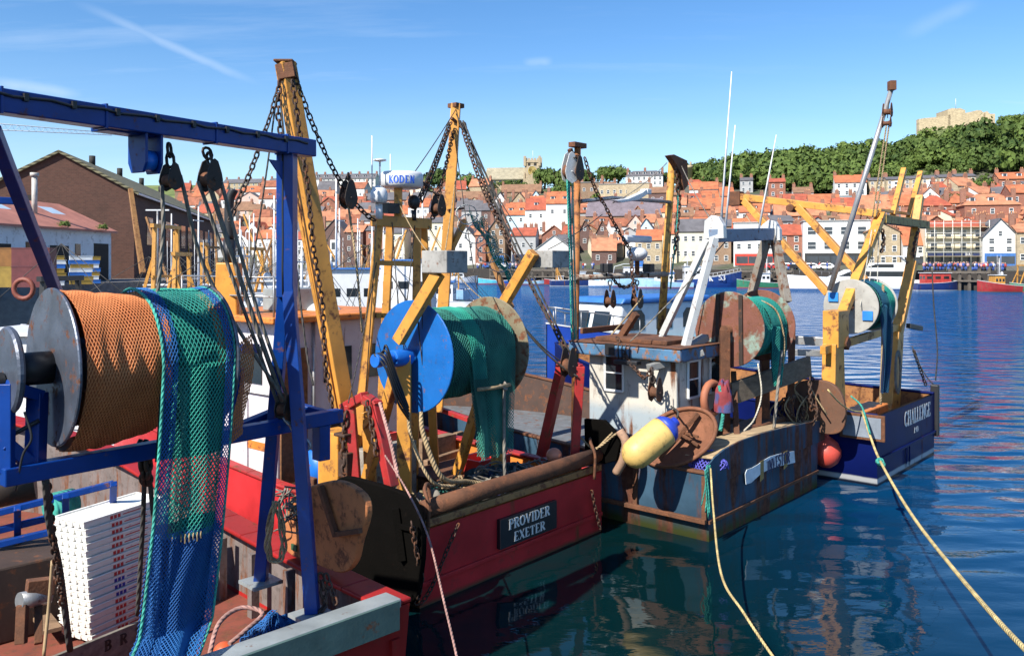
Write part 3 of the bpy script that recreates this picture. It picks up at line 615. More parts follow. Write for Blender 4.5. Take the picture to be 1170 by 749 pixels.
HS = [  # px, base row, width, wall height, roof height (photo pixels), wall, roof, label, options
 (382, 303, 34, 34, 18, 'dark', 'slate', 'dark red brick house with gabled white bay windows behind the yellow boom', dict(cols=0, rows=2, bay=1, gable=True, chim=2)),
 (404, 303, 22, 38, 8, 'dark', 'orange', 'dark brick house with white bays right of the gabled dark brick one', dict(cols=2, rows=3, chim=1)),
 (356, 300, 20, 28, 9, 'brick', 'orange', 'brick house with orange roof just left of the big yellow boom', dict(cols=2, rows=2)),
 (338, 303, 18, 30, 8, 'white', 'orange', 'narrow white quay house left of the yellow boom foot', dict(cols=2, rows=3)),
 (305, 302, 24, 30, 10, 'white', 'orange', 'white house with orange roof behind the blue gantry leg', dict(cols=3, rows=2)),
 (428, 303, 20, 40, 6, 'brick', 'slate', 'tall brick quay house behind the left post of the yellow gantry', dict(cols=2, rows=3)),
 (450, 302, 24, 36, 8, 'cream', 'slate', 'cream quay house framed by the yellow gantry', dict(cols=3, rows=3)),
 (498, 302, 26, 48, 6, 'cream', 'slate', 'tall cream quay building left of the yellow mast', dict(cols=3, rows=3, shop='dark')),
 (532, 303, 24, 30, 14, 'white', 'slate', 'white gabled quay house right of the yellow mast', dict(cols=2, rows=2, gable=True)),
 (549, 302, 12, 34, 8, 'brick', 'orange', 'narrow red brick quay house between white gable and tall brick gable', dict(cols=1, rows=3)),
 (568, 303, 18, 42, 12, 'brown', 'slate', 'tall brown brick gabled quay house behind the green net trailing from the chain', dict(cols=2, rows=3, gable=True, shop='blue')),
 (598, 302, 28, 33, 9, 'grey', 'orange', 'grey shop with orange roof on the quay left of the low white gabled shed', dict(cols=3, rows=1, shop='navy', chim=1)),
 (633, 303, 48, 16, 18, 'white', 'flat', 'low white gabled quay shed with two dark openings', dict(cols=0, rows=1, gable=True, shop='dark', depth=14, chim=0)),
 (690, 302, 28, 16, 14, 'dark', 'orange', 'low timbered quay building with orange roof behind the white fishing vessel', dict(cols=2, rows=1)),
 (712, 264, 86, 18, 20, 'brown', 'purple', 'very long shed with purple slate roof and brown wall', dict(cols=8, rows=1, depth=14, chim=0)),
 (738, 284, 20, 20, 14, 'pale', 'slate', 'pale blue gabled house in front of the long slate shed', dict(cols=2, rows=1, gable=True, chim=0)),
 (741, 302, 30, 28, 12, 'stone', 'orange', 'stone house with bright orange roof below the pale blue gable', dict(cols=3, rows=2)),
 (668, 286, 12, 22, 12, 'dark', 'brown', 'small dark timbered gable, left of two, below the long slate shed', dict(cols=1, rows=1, gable=True, chim=0)),
 (688, 286, 12, 22, 12, 'dark', 'brown', 'small dark timbered gable, right of two, below the long slate shed', dict(cols=1, rows=1, gable=True, chim=0)),
 (792, 298, 42, 34, 14, 'cream', 'slate', 'cream building with grey solar roof and two rows of windows right of the rusty post', dict(cols=5, rows=2)),
 (765, 301, 16, 34, 9, 'cream', 'orange', 'narrow cream quay house behind the rusty goalpost', dict(cols=2, rows=2)),
 (824, 302, 22, 44, 8, 'brown', 'slate', 'tall brown brick quay house behind the silver gantry', dict(cols=2, rows=3)),
 (862, 303, 46, 46, 6, 'white', 'flat', 'white quay building with red shop awning behind the blue crossbar', dict(cols=4, rows=2, shop='red', flat=True, chim=1)),
 (903, 302, 26, 34, 12, 'brick', 'orange', 'brick quay house with orange roof left of the big white hotel', dict(cols=2, rows=2, shop='dark')),
 (956, 303, 72, 48, 3, 'white', 'flat', 'big white flat roofed quay hotel with bay windows and dark shop below', dict(cols=4, rows=2, flat=True, shop='dark', winw=2.0, winh=1.9, depth=14, chim=2, name='quay_hotel', cat='hotel')),
 (1009, 303, 36, 38, 10, 'stone', 'brown', 'brown stone twin gabled quay house right of the white hotel', dict(cols=3, rows=3, gable=True, chim=1)),
 (1045, 303, 24, 24, 20, 'white', 'orange', 'white low house with steep orange roof left of the scaffolding', dict(cols=2, rows=1, shop='dark', chim=1)),
 (1092, 304, 62, 44, 8, 'cream', 'orange', 'cream quay building wrapped in scaffolding with a navy bar front', dict(cols=4, rows=2, shop='navy', winw=1.3, winh=1.5, name='scaffolded_building', cat='building')),
 (1143, 304, 36, 34, 20, 'white', 'slate', 'white gabled quay house with blue trimmed shop front', dict(cols=2, rows=2, gable=True, shop='blue', winw=1.1)),
 (1182, 303, 36, 38, 10, 'stone', 'orange', 'stone quay house at the right edge of the town', dict(cols=3, rows=2)),
 # second row
 (589, 269, 25, 24, 14, 'pale', 'orange', 'pale blue house with orange roof above the grey quay shop', dict(cols=2, rows=2, dorm=2)),
 (612, 269, 24, 30, 14, 'white', 'orange', 'white house with orange roof between the pale blue house and taller white house', dict(cols=2, rows=2, dorm=1)),
 (638, 270, 28, 38, 14, 'white', 'orange', 'tall white house with orange roof and four dark windows left of rusty mast', dict(cols=2, rows=2, dorm=2, chim=2)),
 (612, 240, 12, 14, 8, 'pale', 'slate', 'small pale blue gable below the church tower', dict(cols=1, rows=1, gable=True, chim=0)),
 (593, 245, 18, 14, 11, 'stone', 'brown', 'small stone gabled house below the church', dict(cols=2, rows=1, gable=True)),
 (571, 250, 14, 20, 10, 'white', 'slate', 'narrow white gable house left of the small stone gable', dict(cols=1, rows=2, gable=True)),
 (595, 224, 46, 5, 9, 'brown', 'brown', 'long low brown roofed row just under the church trees', dict(cols=5, rows=1)),
 (603, 236, 16, 8, 9, 'stone', 'orange', 'small house with orange roof between brown roofed row and stone gable', dict(cols=2, rows=1)),
 (538, 236, 42, 9, 9, 'brown', 'brown', 'row with brown tile roof right of the yellow mast below the trees', dict(cols=5, rows=1)),
 (535, 262, 30, 22, 12, 'grey', 'slate', 'grey house with slate roof behind the trailing chains', dict(cols=3, rows=2)),
 (560, 268, 20, 28, 9, 'dark', 'slate', 'dark brick house between grey slate house and white gable', dict(cols=2, rows=2)),
 (505, 250, 26, 20, 10, 'pink', 'brown', 'pinkish house left of the yellow mast on the second row', dict(cols=2, rows=2)),
 (478, 258, 24, 22, 10, 'white', 'orange', 'white house with orange roof seen through the yellow gantry', dict(cols=3, rows=2)),
 (452, 246, 26, 18, 9, 'brick', 'slate', 'brick house under the radar on the second row', dict(cols=3, rows=2)),
 (676, 236, 26, 26, 6, 'brown', 'flat', 'brown flat roofed block of flats right of the rusty mast', dict(cols=3, rows=2, flat=True)),
 (702, 240, 36, 28, 3, 'tan', 'flat', 'wide tan block of flats with two rows of windows', dict(cols=5, rows=2, flat=True)),
 (729, 243, 26, 32, 4, 'tan', 'flat', 'blank tan stone building above the long slate shed', dict(cols=1, rows=1, flat=True)),
 (736, 212, 42, 11, 7, 'white', 'slate', 'grand white building with slate mansard roof on the skyline', dict(cols=7, rows=2, hip=3, dorm=5, chim=3)),
 (751, 250, 20, 30, 7, 'dark', 'brown', 'dark brown house behind the rusty crossbar right of the tan building', dict(cols=2, rows=2)),
 (773, 252, 22, 18, 9, 'white', 'orange', 'white house with orange roof behind the rusty right hand post', dict(cols=2, rows=2)),
 (804, 228, 32, 12, 9, 'white', 'orange', 'long white house with orange roof on the third row', dict(cols=5, rows=1)),
 (812, 208, 58, 4, 6, 'brown', 'orange', 'top terrace with orange roof and solar panels below the wood', dict(cols=8, rows=1, chim=4)),
 (815, 248, 62, 10, 13, 'brown', 'orange', 'long orange roofed terrace behind the white whip aerials', dict(cols=9, rows=1, chim=3)),
 (853, 220, 14, 14, 4, 'grey', 'slate', 'grey rendered house with bays below the wood', dict(cols=2, rows=2)),
 (872, 216, 30, 8, 8, 'brown', 'orange', 'brown house with orange roof right of the grey one below the wood', dict(cols=3, rows=1)),
 (888, 226, 18, 18, 5, 'brick', 'orange', 'tall orange brick house below the wood beside derrick end', dict(cols=2, rows=2)),
 (862, 262, 34, 20, 10, 'white', 'orange', 'white house with orange roof between terrace and red awning building', dict(cols=3, rows=2, dorm=1)),
 (914, 262, 56, 16, 14, 'brick', 'orange', 'wide brick house with orange roof above the white hotel', dict(cols=5, rows=2, dorm=1)),
 (918, 228, 22, 8, 7, 'white', 'brown', 'low white house at the foot of the wood', dict(cols=2, rows=1)),
 (906, 240, 34, 10, 9, 'brown', 'orange', 'orange roofed row below the low white house', dict(cols=4, rows=1)),
 (942, 242, 34, 10, 11, 'stone', 'orange', 'stone row with orange roof behind the long yellow derrick', dict(cols=4, rows=1)),
 (932, 256, 22, 14, 9, 'tan', 'orange', 'tan house with dormer above hotel roof', dict(cols=2, rows=1, dorm=1)),
 (972, 224, 34, 16, 9, 'white', 'orange', 'white house with orange roof and brick gable at the foot of the wood', dict(cols=4, rows=2, chim=2)),
 (966, 246, 26, 10, 11, 'white', 'orange', 'white house with bright orange roof left of the silver pole', dict(cols=2, rows=1)),
 (966, 232, 18, 6, 6, 'pale', 'flat', 'pale blue flat roofed building below the white house by the wood', dict(cols=2, rows=1, flat=True)),
 (1004, 252, 42, 14, 16, 'stone', 'orange', 'large house with broad orange roof behind the yellow gantry top', dict(cols=4, rows=1, dorm=1)),
 (1034, 250, 28, 16, 12, 'brick', 'orange', 'brick house with orange roof seen through the yellow tall posts', dict(cols=2, rows=2)),
 (1070, 255, 32, 20, 13, 'brick', 'orange', 'brick house with hipped orange roof above the scaffolding, left one', dict(cols=2, rows=2, hip=3)),
 (1096, 250, 22, 18, 12, 'brick', 'orange', 'brick house with hipped orange roof and white balcony above the scaffolding', dict(cols=2, rows=2, hip=3)),
 (1134, 262, 58, 28, 14, 'brick', 'orange', 'large red brick house with white dormers above the white gabled house', dict(cols=3, rows=2, dorm=3, hip=4, chim=2)),
 (1168, 250, 24, 30, 10, 'brick', 'orange', 'tall brick house with orange roof at the right edge of the town', dict(cols=2, rows=2)),
 (1128, 224, 30, 8, 8, 'brick', 'orange', 'small brick row with orange roof right of the stone terrace', dict(cols=3, rows=1)),
 (1158, 216, 30, 12, 8, 'brick', 'orange', 'stepped brick row climbing at the right edge under the wood', dict(cols=3, rows=1, dorm=2)),
 (1048, 226, 26, 5, 7, 'brown', 'orange', 'low orange roof below the middle of the stone terrace', dict(cols=2, rows=1)),
 (1012, 232, 26, 6, 8, 'brown', 'orange', 'low orange roof below the left end of the stone terrace', dict(cols=2, rows=1)),
 # upper left
 (393, 216, 74, 12, 6, 'white', 'slate', 'long white and yellow terrace with many chimneys on the left skyline', dict(cols=14, rows=3, chim=8, winw=.8, dorm=8)),
 (330, 216, 50, 8, 5, 'tan', 'slate', 'tan terrace left of the white skyline terrace', dict(cols=9, rows=2, chim=5)),
 (276, 217, 46, 8, 5, 'stone', 'slate', 'stone terrace furthest left on the skyline beside the warehouse roof', dict(cols=8, rows=2, chim=4)),
 (455, 218, 40, 9, 4, 'white', 'slate', 'white terrace on the skyline behind the radar mast', dict(cols=8, rows=2, chim=4)),
 (390, 244, 50, 8, 12, 'brick', 'orange', 'brick row with orange roof above the dark brick quay houses', dict(cols=5, rows=1)),
 (386, 228, 60, 6, 6, 'tan', 'brown', 'tan row with brown roof under the long white terrace', dict(cols=8, rows=1, chim=3)),
 (395, 262, 52, 10, 13, 'brick', 'orange', 'wide orange roof directly above the dark brick gable', dict(cols=5, rows=1, dorm=2)),
 (425, 240, 22, 12, 8, 'pink', 'slate', 'pink house left of the radar on the hillside', dict(cols=2, rows=1)),
 (330, 234, 44, 7, 8, 'white', 'brown', 'white row with brown roof behind the big yellow boom', dict(cols=6, rows=1)),
 (322, 252, 30, 12, 10, 'tan', 'slate', 'tan house with slate roof beside the blue gantry leg', dict(cols=3, rows=1)),
 (300, 272, 36, 14, 10, 'brick', 'orange', 'brick house with orange roof behind the blue gantry leg', dict(cols=4, rows=1)),
 (270, 252, 30, 12, 10, 'pink', 'brown', 'pinkish row with brown roof right of the hanging block ropes', dict(cols=4, rows=2)),
 (262, 232, 40, 8, 8, 'white', 'orange', 'white row with orange roof right of the warehouse roof end', dict(cols=6, rows=1)),
 (340, 278, 30, 14, 11, 'brick', 'slate', 'brick house with slate roof left of yellow boom on second row', dict(cols=3, rows=1)),
 (422, 270, 24, 18, 9, 'white', 'slate', 'white house with slate roof behind the left yellow gantry post', dict(cols=2, rows=2)),
 (520, 276, 20, 14, 9, 'stone', 'brown', 'stone house above the cream quay building', dict(cols=2, rows=1)),
 (468, 276, 26, 14, 9, 'brown', 'orange', 'brown house with orange roof above the cream quay house in the gantry', dict(cols=3, rows=1)),
 (482, 236, 26, 9, 8, 'stone', 'slate', 'stone row with slate roof left of the yellow mast below the trees', dict(cols=4, rows=1)),
 (655, 252, 16, 20, 8, 'stone', 'brown', 'stone house half hidden by the rusty mast', dict(cols=1, rows=2)),
 (790, 270, 44, 12, 10, 'brown', 'orange', 'orange roofed house above the cream solar roof building', dict(cols=4, rows=1)),
 (842, 284, 20, 16, 10, 'brown', 'orange', 'brown house with orange roof behind silver gantry head', dict(cols=2, rows=1)),
 (992, 282, 26, 20, 11, 'brown', 'orange', 'brown house with orange roof right of the hotel roof', dict(cols=2, rows=1)),
 (1040, 276, 26, 16, 10, 'brick', 'orange', 'brick house with orange roof left of the scaffolding top', dict(cols=2, rows=1)),
]
for ih, (px, py, wp, hp, rp, wl, rf, lab, opt) in enumerate(HS):
    if rf == 'orange': rf = ('orange', 'pale', 'orange', 'red')[ih % 4]
    root, F, W, H = house(px, py, wp, hp, rp, wl, rf, lab, **opt)
    if 'scaffolding with' in lab:                        # poles and boards standing against the front
        b0 = root.location; sroot = thing('scaffolding', b0+F.d(0, -1.4, 0), 'pale scaffolding poles and boards standing in front of the cream quay building', 'scaffolding'); WB[sroot.name] = -F.d(0, -1.4, 0)*1
        WB[sroot.name] = V((0, 0, 0)); polem = paint('scaffold_steel', (.55, .53, .48), .6)
        for i in range(8):
            x = -W/2-.4+(W+.8)*i/7; MB().tube([F.w(x, 0, 0), F.w(x, 0, H+1.6)], .09, 5).build('upright', polem, sroot)
        for j in range(4):
            z = H*(j+1)/4+.1; MB().tube([F.w(-W/2-.6, 0, z+.9), F.w(W/2+.6, 0, z+.9)], .07, 5).build('ledger', polem, sroot)
            MB().abox(-W/2-.5, -.1, z-.1, W/2+.5, 1.1, z, F).build('board_lift', paint('scaffold_board', (.42, .34, .2), .9), sroot)
        sg = MB(); letters(sg, 'BAR', b0+F.w(W*.22, -.29, 2.45), F.t, V((0, 0, 1)), .62, sp=.14); WB_ = WB[root.name]; WB[root.name] = V(b0); sg.build('sign_lettering', frame_m, root); WB[root.name] = WB_
# stone terrace: twelve bays, stepping up the hill
for k in range(6):
    px = 1004+k*20; house(px, 221-k*.3, 20.5, 15+k*.6, 4, 'tan', 'slate', ['leftmost house of the tan stone terrace under the castle hill', 'second house from the left in the tan stone terrace under the castle hill', 'third house from the left in the tan stone terrace under the castle hill', 'third house from the right in the tan stone terrace under the castle hill', 'second house from the right in the tan stone terrace under the castle hill', 'rightmost house of the tan stone terrace under the castle hill'][k], cols=3, rows=3, bay=1 if k % 2 else 0, chim=2, group='stone terrace houses', winw=.9)

# further houses packed between the ones above
LM = [(310, 'the blue leg'), (350, 'the big derrick'), (400, 'the black block'), (445, 'the radar mast'), (505, 'the yellow mast'), (550, 'the teal net'), (600, 'the church'), (655, 'the rusty mast'), (715, 'the crossbars'), (768, 'the ochre mast'), (820, 'the whip aerials'), (855, 'the derrick end'), (900, 'the derrick sheave'), (950, 'the white hotel'), (1000, 'the silver pole'), (1045, 'the tall posts'), (1095, 'the scaffolding'), (1145, 'the white gable')]
hr = random.Random(21); placed = [(h[0], h[1]) for h in HS]; seen = set()
for row, rn in ((292, 'just above the quay'), (281, 'on the lower slope'), (270, 'low on the hillside'), (259, 'in mid slope'), (249, 'halfway uphill'), (240, 'on the upper slope'), (231, 'high on the hillside')):
    px = 190 + hr.uniform(0, 12)
    while px < 1172:
        w_ = hr.uniform(15, 27); py = row + hr.uniform(-3, 3); px += w_*.95
        if row < 236 and (280 < px < 430 or 640 < px < 990) and hr.random() < .6: continue
        if row < 245 and (560 < px < 660 or 835 < px < 1000): continue
        if any(abs(px-a) < 13 and abs(py-b) < 6 for a, b in placed): continue
        wl = hr.choice(['white', 'white', 'white', 'cream', 'brick', 'brown', 'stone', 'tan', 'pink', 'grey']); rf = hr.choice(['orange', 'red', 'pale', 'rust', 'rust', 'slate', 'brown'])
        lm = min(LM, key=lambda q: abs(q[0]-px)); side = 'left of' if px < lm[0]-6 else ('right of' if px > lm[0]+6 else 'behind')
        gb = hr.random() < .2
        lab = '%s %shouse with %s roof %s, %s %s' % (wl, 'gabled ' if gb else '', {'rust': 'rust red', 'pale': 'pale orange'}.get(rf, rf), rn, side, lm[1])
        if lab in seen: continue
        seen.add(lab); placed.append((px, py))
        house(px, py, w_, hr.uniform(11, 17), hr.uniform(7, 11), wl, rf, lab, cols=max(1, int(w_/9)), rows=2 if hr.random() < .5 else 1, gable=gb, chim=hr.choice([1, 2, 2]), dorm=1 if (not gb and hr.random() < .3) else 0, yaw=hr.uniform(-.45, .25))

# ================= church =================
pc = CX; u = (608-CX)/FPX; cp = tp(u, 225); k = cp.y/FPX; cz = CZ+(HY-214)*k
ch = thing('church', V((cp.x, cp.y, cz)), 'old stone church with square clock tower and long nave on the skyline', 'church'); WB[ch.name] = V((0, 0, 0)); F = Frame((0, 0), (1, -.12))
st = WALL['stone']; th = (214-183)*k; tw = 17*k
MB().abox(-tw/2, 0, -8, tw/2, tw, th, F).build('tower', st, ch)
par = MB()
for i in range(5):
    for y in (0, tw-.5):
        x = -tw/2+tw*(i+.1)/5; par.abox(x, y, th, x+tw*.13, y+.5, th+1.1, F)
par.abox(-tw/2-.3, -.3, th-1.2, tw/2+.3, tw+.3, th-.7, F)
for x, y in ((-tw/2, 0), (tw/2, 0), (-tw/2, tw), (tw/2, tw)): par.abox(x-.6, y-.6, th-3, x+.6, y+.6, th+2.2, F)
par.build('parapet', st, ch)
cf = MB().lathe(F.w(0, -.2, th*.62), F.d(0, -1, 0), [(0.01, .15), (2.5, .15), (2.5, 0)], 20).build('clock_face', paint('clock_blue', (.12, .25, .5), .5), ch)
MB().lathe(F.w(0, -.36, th*.62), F.d(0, -1, 0), [(2.2, .0), (2.2, .03), (2.4, .03), (2.4, 0)], 20).bar(F.w(0, -.4, th*.62), F.w(0, -.4, th*.62+1.6), .14).bar(F.w(0, -.4, th*.62), F.w(.8, -.4, th*.62+.2), .14).build('clock_hands', paint('gilt', (.6, .45, .15), .4), cf)
for x in (-1.6, 1.6):
    MB().prism([F.w(x-.7, -.1, th*.8), F.w(x+.7, -.1, th*.8), F.w(x+.7, -.1, th*.93), F.w(x, -.1, th*.97), F.w(x-.7, -.1, th*.93)], F.d(0, .09, 0)).build('belfry_opening', paint('louvre_dark', (.03, .028, .025), .9), ch)
for s_ in (-1, 1): MB().taper(F.w(s_*(tw/2+.6), -.2, -8), F.w(s_*(tw/2+.2), -.2, th*.55), 2.4, 1.6, .6, .6).build('buttress', st, ch)
nl = 46*k; nh = 10*k; nr = 14*k
MB().prism([F.w(-tw/2-nl, 2, -8), F.w(-tw/2-nl, 16, -8), F.w(-tw/2-nl, 16, nh), F.w(-tw/2-nl, 9, nh+nr), F.w(-tw/2-nl, 2, nh)], F.d(nl+.2, 0, 0)).build('nave', st, ch)
MB().prism([F.w(-tw/2-nl-.3, 1.4, nh-.3), F.w(-tw/2-nl-.3, 9, nh+nr+.1), F.w(-tw/2-nl-.3, 9, nh+nr+.5), F.w(-tw/2-nl-.3, 1.4, nh+.2)], F.d(nl, 0, 0)).prism([F.w(-tw/2-nl-.3, 16.6, nh-.3), F.w(-tw/2-nl-.3, 9, nh+nr+.1), F.w(-tw/2-nl-.3, 9, nh+nr+.5), F.w(-tw/2-nl-.3, 16.6, nh+.2)], F.d(nl, 0, 0)).build('nave_roof', roofmat('stone_slab_roof', (.33, .29, .2)), ch)
for i in range(7):
    x = -tw/2-nl*(i+.6)/7.3; MB().prism([F.w(x-.7, 1.9, nh*.35), F.w(x+.7, 1.9, nh*.35), F.w(x+.7, 1.9, nh*.75), F.w(x, 1.9, nh*.92), F.w(x-.7, 1.9, nh*.75)], F.d(0, .08, 0)).build('nave_window', pane_m, ch)
MB().prism([F.w(-3, -6, -8), F.w(5, -6, -8), F.w(5, -6, th*.28), F.w(1, -6, th*.5), F.w(-3, -6, th*.28)], F.d(0, 6, 0)).build('porch', st, ch)
fl = MB().tube([F.w(0, tw/2, th), F.w(0, tw/2, th+5.5)], .12, 6).build('flagpole', paint('pale_pole', (.6, .6, .58), .6), ch)

# ================= castle =================
cu = lambda px: (px-CX)/FPX
def on_top(px, row, Yk=190):
    u = cu(px); Y = (225+SB(px)+Yk)/(1+.6*u); return P(px, row, Y)
cs = masonry('castle_stone', (.40, .32, .20), sx=.8); c0 = on_top(1075, 150)
ct = thing('castle_ruin', c0, 'ruined stone castle keep and curtain wall crowning the green hill', 'castle')
def cwall(name, pts, thick=3):
    """pts: (px, bottom row, top row)"""
    m = MB()
    for (a, b0, t0), (c, b1, t1) in zip(pts, pts[1:]):
        q = [on_top(a, b0+6), on_top(c, b1+6), on_top(c, t1), on_top(a, t0)]; m.prism(q, V((0, thick, 0)))
    m.build(name, cs, ct)
cwall('curtain_wall', [(1050, 147, 136), (1056, 146, 135), (1062, 145, 134.5), (1068, 144, 134), (1074, 143, 133), (1080, 142, 132.5), (1086, 141, 131)])
cwall('keep', [(1083, 141, 125), (1088, 140, 123.5), (1093, 139, 124), (1097, 139, 123.5), (1103, 138, 126)], 12)
cwall('gatehouse_wall', [(1103, 139, 129), (1108, 138, 128), (1112, 137, 127), (1116, 137, 126), (1121, 137, 126), (1124, 137, 129)], 4)
cwall('broken_tower', [(1126, 137, 129), (1128, 136, 127), (1131, 136, 130), (1137, 135, 130)], 4)
a = on_top(1092, 124); MB().tube([a, a+V((0, 0, 5))], .12, 6).build('flagpole', MATS['pale_pole'], ct)
# round folly tower left of the wood
p = on_top(788, 206, 60); kk = p.y/FPX
fo = thing('stone_tower', p, 'small dark stone tower standing at the left end of the wood', 'tower')
MB().lathe(p-V((0, 0, 4)), V((0, 0, 1)), [(3.2*kk, 0), (3.0*kk, 14*kk+4), (3.6*kk, 14*kk+4), (3.6*kk, 17*kk+4), (.1, 17*kk+4)], 14).build('shaft', cs, fo)
MB().lathe(p+V((1.2*kk, 0, 17*kk)), V((0, 0, 1)), [(1.1*kk, 0), (1.1*kk, 4*kk), (.1, 4*kk)], 10).build('turret', cs, fo)
# yellow sandy retaining slope at the right
p0, _ = town_point(1166, 292)
MB().prism([p0+V((-2, -1, -2)), p0+V((14, -3, -2)), p0+V((14, -2, 5)), p0+V((-2, 0, 4.6))], V((0, 2, 0))).build('retaining_wall', paint('sandy_wall', (.5, .36, .12), .9, world=True), label='yellow sandstone retaining wall at the right edge beside the white gabled house', cat='wall')

# ================= crowd and cars on the far quay =================
cr = random.Random(5); cm = [paint('cloth_%s' % n, c, .8, bump=0, var=.1) for n, c in (('red', (.45, .05, .04)), ('white', (.7, .7, .68)), ('blue', (.05, .1, .35)), ('dark', (.03, .03, .04)), ('pink', (.6, .3, .3)))]+[paint('skin', (.5, .3, .22), .6, bump=0)]
m = MB()
for i in range(190):
    px = cr.choice([cr.uniform(1055, 1150), cr.uniform(1055, 1150), cr.uniform(880, 1000), cr.uniform(545, 680)]); u = (px-CX)/FPX; b0 = tp(u, cr.uniform(1.0, 11)); b0.z = 3.9; h = cr.uniform(1.55, 1.85)
    m.cur = 3 if cr.random() < .5 else 2; m.tube([b0+V((-.1, 0, 0)), b0+V((-.09, 0, h*.48))], [.08, .12], 5); m.tube([b0+V((.1, .06, 0)), b0+V((.09, 0, h*.48))], [.08, .12], 5)
    m.cur = cr.randrange(5); m.tube([b0+V((0, 0, h*.46)), b0+V((0, 0, h*.62)), b0+V((0, 0, h*.8)), b0+V((0, 0, h*.84))], [.17, .17, .22, .08], 6)
    m.tube([b0+V((-.22, 0, h*.8)), b0+V((-.27, -.05, h*.5))], [.06, .045], 4); m.tube([b0+V((.22, 0, h*.8)), b0+V((.27, -.05, h*.5))], [.06, .045], 4)
    m.cur = 5; m.ell(b0+V((0, 0, h*.93)), .095, .11, .13, 6, 4)
m.build('crowd', cm, label='crowd of visitors in bright clothes along the far quay', cat='crowd', kind='stuff')
tyre_m = paint('tyre', (.02, .02, .02), .9); lampm = paint('lamp_glass', (.6, .6, .6), .2)
def car(px, s, col, label, ang=0):
    u = cu(px); b0 = tp(u, s); b0.z = 3.91; F = Frame((0, 0), (math.cos(ang-.5), math.sin(ang-.5)))
    c = thing('parked_car', b0, label, 'car', 'cars parked on the far quay'); WB[c.name] = V((0, 0, 0))
    prof = [(-2.1, .35), (2.1, .35), (2.15, .75), (1.3, .92), (.75, 1.42), (-1.2, 1.45), (-1.95, .95), (-2.15, .8)]
    MB().prism([F.w(x, -.85, z) for x, z in prof], F.d(0, 1.7, 0)).build('body', col, c, bev=.06)
    for y in (-.86, .855): MB().prism([F.w(x, y, z) for x, z in ((-1.5, .98), (1.05, .96), (.68, 1.34), (-1.1, 1.36))], F.d(0, .006, 0)).build('side_window', pane_m, c)
    for x in (-1.3, 1.3):
        for y in (-.88, .88): MB().cyl(F.w(x, y-.09, .32), F.w(x, y+.09, .32), .32, 12).build('wheel', tyre_m, c)
    for y in (-.6, .6): MB().abox(2.1, y-.15, .6, 2.17, y+.15, .75, F).build('headlight', lampm, c)
cw = paint('car_white', (.75, .75, .75), .25, bump=0, var=.03); csil = paint('car_silver', (.4, .42, .44), .25, bump=0, metal=.5, var=.03); cbl = paint('car_blue', (.04, .1, .3), .25, bump=0, var=.03); crd = paint('car_red', (.4, .03, .03), .25, bump=0, var=.03); cbk = paint('car_black', (.02, .02, .02), .25, bump=0, var=.03)
for px, s, c, l in ((899, 6, csil, 'silver car parked on quay left of the hotel'), (912, 5, cbk, 'black car parked on quay below the hotel corner'), (928, 6, cw, 'white car parked below the left bay of the hotel'), (946, 5, cw, 'white van like car parked in front of the hotel middle'), (885, 7, crd, 'red car parked on quay below the red awning'), (572, 5, cw, 'white car parked on the quay behind the turquoise boat'), (590, 6, csil, 'silver car parked on the quay by the grey shop'), (560, 6, cbl, 'blue car parked on the quay by the brown gable')):
    car(px, s, c, l)
GRP = 'boats moored in the inner basin on the left'
